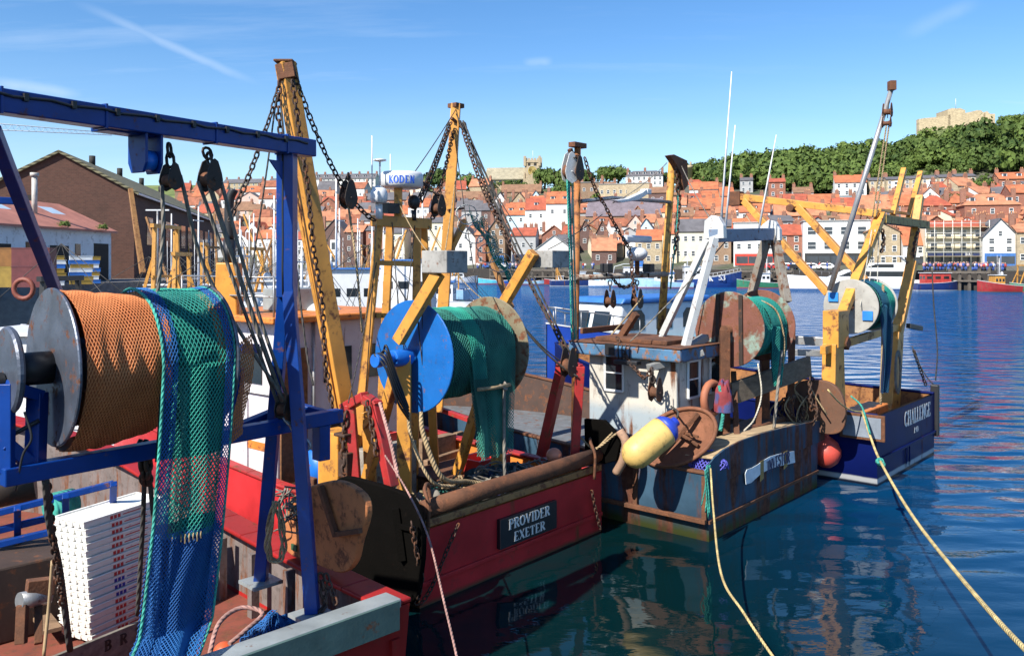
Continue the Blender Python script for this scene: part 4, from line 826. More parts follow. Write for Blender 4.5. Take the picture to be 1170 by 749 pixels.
# ================= boats: shared hull shape =================
def hull_shape(F, B, L, zs, zb, deck, capw=.16, keel=-.7, stern=.93, n=16, rake=0., full=.5, tumb=.95, skin=.08):
    def hw(q):
        a = stern+(1-stern)*min(1, q/.25); b = 1-max(0, (q-full)/(1-full))**2.3; return B/2*a*max(.015, b)
    def zg(q): return zs+(zb-zs)*q*q
    def sec(q, sgn):
        y = L*q; h = hw(q); z = zg(q); rk = rake*(1-q)**6
        return [(B/2+sgn*h*.72, y+rk, keel), (B/2+sgn*h*tumb, y+rk*.5, 0), (B/2+sgn*h*(tumb+1)/2, y+rk*.25, z*.5), (B/2+sgn*h, y, z)]
    out = MB(); inn = MB(); dk = MB(); cap = MB(); qs = [i/n for i in range(n+1)]
    for sgn in (-1, 1):
        S = [[F.w(*p) for p in sec(q, sgn)] for q in qs]; base = len(out.v)
        for r in S: out.v += r
        for i in range(n):
            for j in range(3):
                a = base+i*4+j; f = [a, a+4, a+5, a+1]; out.face(f if sgn < 0 else f[::-1], True)
        for i in range(n):
            q0, q1 = qs[i], qs[i+1]; a, b_ = max(.01, hw(q0)-skin), max(.005, hw(q1)-skin); y0, y1 = max(skin, L*q0), min(L*q1, L-.12)
            f = [F.w(B/2+sgn*a, y0, zg(q0)-.01), F.w(B/2+sgn*b_, y1, zg(q1)-.01), F.w(B/2+sgn*b_, y1, deck-.05), F.w(B/2+sgn*a, y0, deck-.05)]; inn.poly(f if sgn > 0 else f[::-1])
            c0, c1 = hw(q0), hw(q1); o = .03; w0, w1 = min(capw, c0), min(capw, c1)
            Q = [F.w(B/2+sgn*(c0+o), L*q0, zg(q0)), F.w(B/2+sgn*(c1+o), L*q1, zg(q1)), F.w(B/2+sgn*(c1-w1), L*q1, zg(q1)), F.w(B/2+sgn*(c0-w0), L*q0, zg(q0))]
            cap.prism(Q if sgn < 0 else Q[::-1], V((0, 0, .06)))
    a, b_ = sec(0, -1), sec(0, 1); out.poly([F.w(*p) for p in a+b_[::-1]][::-1])
    h = hw(0)-skin; inn.poly([F.w(B/2-h, skin, zs-.01), F.w(B/2+h, skin, zs-.01), F.w(B/2+h, skin, deck-.05), F.w(B/2-h, skin, deck-.05)])
    left = [F.w(B/2-max(.01, hw(q)-skin*.5), max(.05, L*q), deck) for q in qs]; right = [F.w(B/2+max(.01, hw(q)-skin*.5), max(.05, L*q), deck) for q in qs]
    for i in range(n): dk.poly([left[i], right[i], right[i+1], left[i+1]])
    return out, inn, dk, cap
white_b = paint('boat_white', (.62, .63, .64), .35, var=.06, rust=.12, bump=.03); glass_b = glassmat('boat_glass', (.015, .02, .025)); yel = paint('yellow_paint', (.52, .25, .045), .5, rust=.3, var=.2, scale=2.2, grime=.1)
mast_w = paint('mast_white', (.7, .7, .7), .4, bump=0); blk = paint('black_paint', (.015, .015, .017), .5, bump=.1); steel = paint('bare_steel', (.33, .33, .33), .45, metal=.6, rust=.25); rustm = paint('rusty_steel', (.12, .048, .022), .85, rust=.6, var=.5, bump=.5)
deckwood = wood('deck_wood', (.24, .15, .09)); greydeck = paint('grey_deck', (.13, .14, .15), .8, rust=.3, grime=.4); orange_p = paint('orange_paint', (.62, .2, .035), .5, rust=.3, grime=.3)
rig_m = paint('rigging_wire', (.05, .045, .04), .6, bump=0); brown_g = paint('gear_brown', (.2, .11, .06), .8, rust=.4); blue_g = paint('gear_blue', (.03, .12, .32), .7); net_g = paint('gear_green', (.03, .14, .11), .9, bump=.5)
def hcol(name, col, boot=None, rust=.25):
    return paint(name, col, .4, rust=rust, var=.2, scale=1.2, streak=True, bump=.06, bands=[(.18, .06, boot or (.35, .05, .03)), (.02, .05, (.03, .05, .02))])
def framing(px, Y, ang, L, B, z=0):
    """frame of a boat whose middle is seen at column px, distance Y, bow pointing along ang degrees"""
    h = V((math.cos(R(ang)), math.sin(R(ang)), 0)); tt = V((h.y, -h.x, 0)); c = V(((px-CX)/FPX*Y, Y, 0)); o = c-h*(L/2)-tt*(B/2); return Frame((o.x, o.y), (tt.x, tt.y))
def cabin(root, F, x0, x1, y0, y1, z0, z1, mat, roofmat_, nwin=3, roof_over=.2, name='wheelhouse', rake=.25, wz=.55, wh=.55):
    b = MB(); b.prism([F.w(x0, y0, z0), F.w(x0, y1, z0), F.w(x0, y1-rake, z1), F.w(x0, y0, z1)], F.d(x1-x0, 0, 0)); wob = b.build(name, mat, root)
    MB().abox(x0-roof_over, y0-roof_over, z1+.002, x1+roof_over, y1-rake+roof_over, z1+.1, F).build('wheelhouse_roof', roofmat_, root)
    zz0 = z0+(z1-z0)*wz; zz1 = zz0+wh
    def pane(a, c, n):
        q = [F.w(*a, zz0)+n, F.w(*c, zz0)+n, F.w(*c, zz1)+n, F.w(*a, zz1)+n]; MB().prism(q, n*.1).build('window', glass_b, wob)
    for i in range(nwin):
        ya, yb = y0+(y1-rake-y0)*(i+.18)/nwin, y0+(y1-rake-y0)*(i+.82)/nwin
        pane((x0, ya), (x0, yb), F.d(-.012, 0, 0)); pane((x1, ya), (x1, yb), F.d(.012, 0, 0))
    for i in range(2):
        xa, xb = x0+(x1-x0)*(i+.15)/2, x0+(x1-x0)*(i+.85)/2; pane((xa, y0), (xb, y0), F.d(0, -.012, 0))
    return wob
def workboat(px, Y, ang, L, B, hcolr, label, cab=(.55, .8), cabm=None, roofm=None, gantry=None, mast=True, zs=1.0, zb=2.0, cabz=2.6, group='boats moored across the harbour', name='fishing_boat', deckm=None, boom=None, boot=None, cat='boat', drum=None, nwin=3, capm=None):
    F = framing(px, Y, ang, L, B); root = thing(name, F.w(B/2, L/2, 0), label, cat, group)
    o, i, d, c = hull_shape(F, B, L, zs, zb, zs-.55)
    o.build('hull', hcolr, root); i.build('bulwark', white_b, root); d.build('deck', deckm or greydeck, root); c.build('gunwale', capm or white_b, root)
    z0 = zs-.55
    if cab: cabin(root, F, B*.2, B*.8, L*cab[0], L*cab[1], z0, z0+cabz, cabm or white_b, roofm or white_b, nwin)
    if mast:
        y = L*(cab[0]+.05 if cab else .5); zt = z0+cabz+(6.2 if group == GRP and Y > 55 else 3.2); m = MB(); m.tube([F.w(B/2, y, z0+cabz), F.w(B/2, y, zt)], [.09, .05], 7); m.bar(F.w(B/2-.8, y, zt-1), F.w(B/2+.8, y, zt-1), .06); m.build('mast', mast_w, root)
        MB().lathe(F.w(B/2, y-.5, z0+cabz+.1), V((0, 0, 1)), [(.28, 0), (.3, .3), (.18, .5), (.01, .55)], 10).build('radar_dome', white_b, root)
        for k in (-.6, .7): MB().tube([F.w(B/2+k, y, z0+cabz), F.w(B/2+k*1.1, y, z0+cabz+3.8)], .02, 5).build('whip_aerial', mast_w, root)
    if mast or gantry or boom:
        zt = z0+cabz+3.0 if mast else z0+5; yc = L*(cab[0]+.05 if cab else .5); m = MB()
        for q in ((B*.5, L*.96, zb+.2), (B*.1, L*.05, zs+.3), (B*.9, L*.05, zs+.3), (B*.05, L*.55, zs+.4), (B*.95, L*.5, zs+.4)): m.tube([F.w(B/2, yc, zt), F.w(*q)], .018, 4)
        m.build('rigging', rig_m, root)
        gm2 = MB(); rl_ = random.Random(int(px*7))
        for k in range(9):
            a, b_ = rl_.uniform(.15, .85), rl_.uniform(.06, .5 if cab else .9); s_ = rl_.uniform(.15, .45)
            gm2.box(F.w(B*a, L*b_, z0+s_*.8), F.d(s_, 0, 0), F.d(0, s_*.8, 0), V((0, 0, s_*.8))) if k % 2 else gm2.ell(F.w(B*a, L*b_, z0+s_*.6), s_, s_*1.2, s_*.9, 8, 6)
        gm2.build('deck_gear', rl_.choice([brown_g, blue_g, rustm, net_g]), root)
    if gantry:
        gm, y, zt = gantry; g = MB(); y *= L
        for s in (.1, .9): g.bar(F.w(B*s, y, z0), F.w(B*(s*.8+.1), y, zt), .2); g.bar(F.w(B*s, y+1.4, z0), F.w(B*(s*.8+.1), y, zt*.8), .16)
        g.bar(F.w(B*.1, y, zt), F.w(B*.9, y, zt), .22); g.bar(F.w(B*.1, y, zt*.62), F.w(B*.9, y, zt*.62), .14); g.build('gantry', gm, root)
    if boom:
        gm, y0, y1, zt = boom; MB().taper(F.w(B*.5, y0*L, z0+.6), F.w(B*.5, y1*L, zt), .26, .26, .18, .18).build('derrick', gm, root)
    if drum:
        y = L*.08; MB().cyl(F.w(B*.25, y, z0+1.3), F.w(B*.75, y, z0+1.3), .5, 14).build('net_drum', drum, root)
    return root, F, z0
hn = hcol('hull_navy', (.012, .03, .13), (.5, .5, .5)); hb = hcol('hull_blue', (.02, .09, .38)); hr = hcol('hull_red', (.26, .02, .02), (.06, .06, .06)); hw_ = hcol('hull_white', (.7, .72, .74), (.1, .2, .4)); hlb = hcol('hull_light_blue', (.3, .5, .65)); ht = hcol('hull_turquoise', (.08, .42, .55)); hg = hcol('hull_green', (.03, .16, .09)); hbk = hcol('hull_black', (.02, .02, .025))
blue_roof = paint('blue_roof', (.03, .14, .42), .5, var=.15); tarp = paint('pale_blue_tarp', (.42, .55, .68), .6, var=.15, scale=1.5); red_p = paint('red_gear', (.42, .04, .03), .6)
def QY(px, off=4): u = cu(px); return tp(u, -off).y
# motor yacht
L, B = 29, 6; Y0 = QY(980, 8); F = framing(980, Y0, 176, L, B); yr = thing('motor_yacht', F.w(B/2, L/2, 0), 'big white motor yacht with raked dark windows moored before the hotel', 'yacht')
o, i, d, c = hull_shape(F, B, L, 2.0, 3.0, 1.7, full=.35); hy = paint('yacht_white', (.78, .79, .80), .2, var=.03, bump=0, bands=[(.25, .05, (.04, .08, .2))]); o.build('hull', hy, yr); i.build('bulwark', hy, yr); d.build('deck', deckwood, yr); c.build('gunwale', hy, yr)
MB().prism([F.w(.9, 4, 1.7), F.w(.9, 21.5, 1.9), F.w(.9, 16.5, 4.1), F.w(.9, 4.5, 4.2)], F.d(B-1.8, 0, 0)).build('saloon', hy, yr, bev=.15)
for x in (.86, B-.88): MB().prism([F.w(x, 6, 2.7), F.w(x, 19, 2.75), F.w(x, 16.6, 3.75), F.w(x, 6, 3.75)], F.d(.02, 0, 0)).build('saloon_window', glass_b, yr)
MB().prism([F.w(1.2, 3.5, 4.22), F.w(1.2, 14.5, 4.22), F.w(1.2, 11.5, 5.4), F.w(1.2, 3.5, 5.6)], F.d(B-2.4, 0, 0)).build('flybridge', hy, yr, bev=.15)
for x in (1.17, B-1.19): MB().prism([F.w(x, 8, 4.5), F.w(x, 13.5, 4.5), F.w(x, 11.6, 5.2), F.w(x, 8, 5.2)], F.d(.02, 0, 0)).build('flybridge_window', glass_b, yr)
MB().prism([F.w(1, 3, 6.6), F.w(1, 9.5, 6.8), F.w(1, 9, 6.95), F.w(1, 3, 6.8)], F.d(B-2, 0, 0)).build('hardtop', hy, yr)
MB().bar(F.w(1.3, 4, 5.5), F.w(1.3, 5.5, 6.7), .25).bar(F.w(B-1.3, 4, 5.5), F.w(B-1.3, 5.5, 6.7), .25).build('radar_arch', hy, yr)
rl = MB()
for k in range(10): rl.tube([F.w(.3+max(0, k-5)*.25, 14+k*1.4, 2.5+k*.06), F.w(.3+max(0, k-5)*.25, 14+k*1.4, 3.4+k*.06)], .03, 4)
rl.tube([F.w(.3+max(0, k-5)*.25, 14+k*1.4, 3.4+k*.06) for k in range(10)], .03, 4).build('guard_rail', steel, yr)
# blue trawler, bow to the right
L, B = 17, 5.5; F = framing(803, QY(803, 9), -4, L, B)
r1, F, z0 = workboat(803, QY(803, 9), -4, L, B, hcol('hull_trawler_blue', (.012, .045, .2), (.02, .07, .32), .12), 'dark blue trawler with white lettering on its high bow on the far side', cab=(.25, .48), gantry=(yel, .08, 6.5), zs=1.6, zb=3.6, cabz=3.6, boom=(yel, .3, .62, 7))
m = MB(); letters(m, 'K', F.w(.02, L*.66, 2.0)+F.d(-.0, 0, 0), F.h, V((0, 0, 1)), 1.1); letters(m, '53', F.w(.42, L*.80, 2.25), (F.h+F.t*.22).normalized(), V((0, 0, 1)), 1.1)
# lettering lies on the starboard bow, the side turned to the camera
m = MB(); letters(m, 'K', F.w(B+.06, L*.58, 1.45), F.h, V((0, 0, 1)), 1.15, bold=.24); letters(m, '53', F.w(B-.10, L*.72, 1.65), (F.h-F.t*.16).normalized(), V((0, 0, 1)), 1.15, bold=.24); m.build('bow_lettering', white_b, r1)
rl = MB(); pts = [F.w(B*(.98-.48*max(0, (k/9-.35)/.65)**2.3), L*(.5+.49*k/9), 1.6+2*(.5+.49*k/9)**2+.85) for k in range(10)]
rl.tube(pts, .04, 4)
for p in pts: rl.tube([p, p-V((0, 0, .85))], .035, 4)
rl.build('bow_rail', white_b, r1)
# white fishing vessel amidships of the far basin
r2, F, z0 = workboat(722, QY(722, 8), 176, 18, 5.5, hlb, 'white and pale blue fishing vessel with arched rail moored under the long slate shed', cab=(.3, .62), zs=1.8, zb=3.2, cabz=3.2, roofm=white_b, nwin=5)
MB().abox(1.6, 6.5, z0+3.3, 3.9, 8.5, z0+5, F).build('upper_cabin', blue_roof, r2); MB().tube([F.w(.5, 13.5, 2.4), F.w(.5, 13.2, 4.6), F.w(.6, 11, 5.2), F.w(.6, 7, 5.3)], .08, 6).build('arched_rail', white_b, r2)
FB = [(566, 5, 178, 9, 3, ht, 'small turquoise boat with blue stern on the far side left of the timber jetty', dict(cab=None, mast=False, zs=.8, zb=1.5)),
 (590, 5, 4, 10, 3.2, hb, 'bright blue and white dory moored below the timber jetty', dict(cab=(.5, .66), mast=False, zs=.9, zb=1.6, cabz=1.6)),
 (611, 4, 5, 7, 2.6, hlb, 'small grey open boat by the timber jetty piles', dict(cab=None, mast=False, zs=.7, zb=1.2)),
 (1069, 6, 4, 9, 3.6, hn, 'navy launch with red and white cabin moored below the bar', dict(cab=(.2, .8), cabm=red_p, mast=False, zs=1.4, zb=1.9, cabz=2.6)),
 (1148, 10, 176, 10, 4, hr, 'small red trawler with cream gear at the right edge of the far quay', dict(cab=(.55, .75), cabm=yel, gantry=(yel, .2, 5), zs=1.1, zb=2.2)),
 (1182, 8, 176, 9, 4, hg, 'green boat at the right edge beside the small red trawler', dict(cab=(.4, .6), zs=1, zb=1.8)),
 (760, 16, 178, 12, 4, hlb, 'pale blue boat with white cabin just left of the dark blue trawler', dict(cab=(.35, .7), zs=1.1, zb=2, roofm=blue_roof)),
 (692, 12, 178, 8, 3, hw_, 'small white boat left in front of the pale blue fishing vessel', dict(cab=(.4, .7), zs=.9, zb=1.5, cabz=2)),
 (640, 5, 176, 8, 3, hr, 'small red boat below the low white gabled shed', dict(cab=(.4, .65), mast=False, zs=.9, zb=1.5, cabz=1.8)),
 (868, 6, 178, 10, 3.4, hg, 'green boat moored between blue trawler bow and motor yacht', dict(cab=(.3, .6), zs=1.1, zb=1.9)),
 (660, 14, 4, 13, 4, hn, 'navy boat with white cabin just left of the rusty mast', dict(cab=(.35, .65), zs=1.3, zb=2.2, gantry=(yel, .12, 5))),
 (480, 20, 176, 13, 4.4, hw_, 'white boat with ochre gantry left of the yellow mast foot', dict(cab=(.4, .65), gantry=(yel, .12, 6), zs=1.3, zb=2.2)),
 (520, 6, 10, 12, 4, hw_, 'white cabin boat on the far side behind the yellow arms', dict(cab=(.3, .7), zs=1.1, zb=2))]
for px, off, ang, L, B, hc, lab, opt in FB: workboat(px, QY(px, off), ang, L, B, hc, lab, **opt)
# ================= left wharf =================
wp = [(-130, 50), (-34.5, 62), (-30, 82), (-45, 245), (-190, 245)]
MB().prism([V((x, y, -4)) for x, y in wp], V((0, 0, 7.9))).build('wharf', quay_m, kind='structure')
axis = V((-.21, .98, 0)).normalized(); gt = V((axis.y, -axis.x, 0))
ga = P(68, 175, 85); ge = P(146, 218, 85); gw = (V((ge.x-ga.x, 0, 0))).length*1.02; F = Frame((ga.x, ga.y), (gt.x, gt.y)); zE = ge.z; zA = ga.z
wh = thing('warehouse', V((ga.x, ga.y, 3.9)), 'large brown brick gabled warehouse with mossy roof on the left wharf', 'warehouse')
bw = masonry('warehouse_brick', (.085, .036, .024), (.1, .08, .065), 1.6, .25)
MB().prism([F.w(-gw, 0, 3), F.w(gw, 0, 3), F.w(gw, 0, zE), F.w(0, 0, zA), F.w(-gw, 0, zE)], F.d(0, 62, 0)).build('wall', bw, wh)
rm = MB(); slate = roofmat('mossy_roof', (.15, .135, .075))
for s in (-1, 1): rm.prism([F.w(s*(gw+.5), -.35, zE-.32), F.w(0, -.35, zA+.02), F.w(0, -.35, zA+.3), F.w(s*(gw+.5), -.35, zE-.02)], F.d(0, 62.7, 0))
rfo = rm.build('roof', slate, wh)
dk_ = paint('opening_dark', (.02, .018, .016), .8); MB().abox(-3.4, -.06, zA-6.2, -2.2, .001, zA-4.2, F).build('vent_opening', dk_, wh)
gut = MB().bar(F.w(gw+.45, -.3, zE-.2), F.w(gw+.45, 62, zE-.2), .2).build('gutter', white_b, wh)
for k in range(10):
    y = 6+k*5.5; MB().abox(gw, y, zE-5.2, gw+.06, y+3.2, zE-2.2, F).build('side_window', glass_b, wh)
for y in (12, 25, 38, 52): MB().cyl(F.w(0, y, zA), F.w(0, y, zA+1.2), .35, 8).build('roof_vent', dk_, rfo)
# white shed in front, its wall running back to the right
A, Bq = P(-60, 248, 57), P(127, 266, 78); sdir = (Bq-A); sdir.z = 0; Ls = sdir.length; F = Frame((A.x, A.y), (sdir.x, sdir.y)); ez = (A.z+Bq.z)/2
sh = thing('quayside_shed', F.w(Ls/2, 0, 3.9), 'low white shed with salmon red roof in front of the brown warehouse', 'shed')
sw = paint('shed_white', (.62, .66, .70), .7, var=.12, rust=.1, grime=.3, scale=.6); sr = paint('salmon_roof', (.42, .17, .12), .7, var=.25, scale=.5, grime=.2, rust=.1)
MB().prism([F.w(0, 0, 3), F.w(0, 10, 3), F.w(0, 10, ez), F.w(0, 5, ez+2.3), F.w(0, 0, ez)], F.d(Ls, 0, 0)).build('wall', sw, sh)
rm = MB(); rm.prism([F.w(-.2, -.5, ez-.2), F.w(-.2, 5, ez+2.33), F.w(-.2, 5, ez+2.5), F.w(-.2, -.5, ez-.02)], F.d(Ls+.4, 0, 0)); rm.prism([F.w(-.2, 10.5, ez-.2), F.w(-.2, 5, ez+2.33), F.w(-.2, 5, ez+2.5), F.w(-.2, 10.5, ez-.02)], F.d(Ls+.4, 0, 0)); rro = rm.build('roof', sr, sh)
for x in (8.5, 16): MB().prism([F.w(x, 1.2, ez+.62), F.w(x+2, 1.2, ez+.62), F.w(x+2, 3.8, ez+1.85), F.w(x, 3.8, ez+1.85)], V((0, 0, .12))).build('roof_light', tarp, rro)
MB().cyl(F.w(Ls*.62, 2.2, ez+.8), F.w(Ls*.62, 2.2, ez+4.2), .22, 10).cyl(F.w(Ls*.62, 2.2, ez+4.2), F.w(Ls*.62, 2.2, ez+4.5), .34, 10).build('flue', paint('flue_grey', (.45, .42, .38), .6), rro)
for x, w_, h_ in ((Ls*.55, 2.6, 3.0), (Ls*.86, 2.4, 3.3), (Ls*.2, 2.4, 3)): MB().abox(x, -.05, 3.9, x+w_, .001, 3.9+h_, F).build('doorway', dk_, sh)
for x in (Ls*.4, Ls*.48, Ls*.72): MB().abox(x, -.05, 6, x+.8, .001, 7.1, F).build('window', glass_b, sh)
mossm = paint('weed', (.1, .16, .02), .9)
for x in (.6, .88): quads_obj('gutter_weed', PROTO[0]*.55+np.array(F.w(Ls*x, -.5, ez+.2)), leafm, None, V((0, 0, 0)), label='green weed growing in the shed gutter, %s clump' % ('left' if x == .6 else 'right'), cat='weed')
# stacked fish boxes and big bins on the wharf
bx_c = {'yellow': paint('bin_yellow', (.30, .19, .03), .5, bump=0), 'blue': paint('bin_blue', (.03, .14, .45), .5, bump=0), 'white': paint('bin_white', (.65, .66, .64), .5, bump=0), 'red': paint('bin_red', (.13, .03, .03), .5, bump=.05), 'orange': paint('bin_orange', (.24, .10, .02), .5, bump=0)}
def crate(F, x, y, z, lx, ly, h, mat, label, name='fish_box', group=None, cat='fish box'):
    m = MB(); tk = .04
    m.abox(x, y, z, x+lx, y+ly, z+tk, F)
    for a in ((x, y, x+lx, y+tk), (x, y+ly-tk, x+lx, y+ly), (x, y+tk, x+tk, y+ly-tk), (x+lx-tk, y+tk, x+lx, y+ly-tk)): m.abox(a[0], a[1], z+tk, a[2], a[3], z+h, F)
    m.abox(x-.02, y-.02, z+h-.05, x+lx+.02, y+.0, z+h, F); m.abox(x-.02, y+ly, z+h-.05, x+lx+.02, y+ly+.02, z+h, F)
    return m.build(name, mat, label=label, cat=cat, group=group)
seq = ['white', 'blue', 'yellow', 'yellow', 'blue', 'white', 'yellow', 'blue']
ordn = ['bottom', 'second from the bottom', 'third from the bottom', 'fourth from the bottom', 'fifth from the bottom', 'sixth from the bottom', 'top']
for si, (px, nm) in enumerate(((68, 'left'), (91, 'middle'), (108, 'right'))):
    b0 = P(px, 318, 60+si*3.0); F2_ = Frame((b0.x, b0.y), (.85, .5))
    for k in range(7): crate(F2_, -.7+.06*((k*7+si) % 3), 0, 3.9+k*.3, 1.5 if si == 1 else 1.0, .8, .29, bx_c[seq[(k+si*2) % 8]], '%s fish box, %s of the %s stack by the white shed' % (seq[(k+si*2) % 8], ordn[k], nm), group='fish boxes stacked by the white shed')
for k, (px, row, cname, lab) in enumerate(((6, 318, 'yellow', 'yellow bin at the bottom left edge by the white shed'), (24, 318, 'red', 'red bin at the bottom of the left pair on the wharf'), (44, 318, 'red', 'red bin at the bottom of the right pair on the wharf'))):
    b0 = P(px, row, 55); F2_ = Frame((b0.x, b0.y), (1, .1))
    crate(F2_, -.6, k*.02, 3.91, 1.25, 1.1, 1.35, bx_c[cname], lab, 'storage_bin', 'storage bins on the left wharf', 'bin')
    crate(F2_, -.6, k*.02, 5.27, 1.25, 1.1, 1.2, bx_c['orange' if cname == 'yellow' else 'red'], lab.replace('bottom', 'top', 1).replace('yellow', 'orange'), 'storage_bin', 'storage bins on the left wharf', 'bin')
# distant lattice jib
a, b_ = P(-30, 139, 180), P(128, 152, 230); jb = MB(); dirj = (b_-a); n = 22
for off in (V((0, 0, 0)), V((0, 0, -1.5))): jb.tube([a+off, b_+off*.4], .1, 4)
for k in range(n):
    p0 = a+dirj*(k/n); p1 = a+dirj*((k+1)/n); f0 = 1-.6*k/n; jb.tube([p0, p0+dirj*(.5/n)+V((0, 0, -1.5*f0)), p1], .05, 4)
jb.build('crane_jib', mast_w, label='thin white lattice crane jib reaching over the left skyline', cat='crane')
# lamp post on wharf
for px, row, lab in ((300-120, 240, 'grey lamp post with white twin arms behind the yellow goalpost frame'),):
    b0 = P(px, 318, 66); tpz = P(px, 240, 66).z; lp = thing('lamp_post', V((b0.x, b0.y, 3.9)), lab, 'lamp post'); MB().tube([V((b0.x, b0.y, 3.9)), V((b0.x, b0.y, tpz))], [.12, .07], 8).build('pole', steel, lp); MB().bar(V((b0.x-.9, b0.y, tpz)), V((b0.x+.9, b0.y, tpz)), .12, .1).build('lamp_head', white_b, lp)
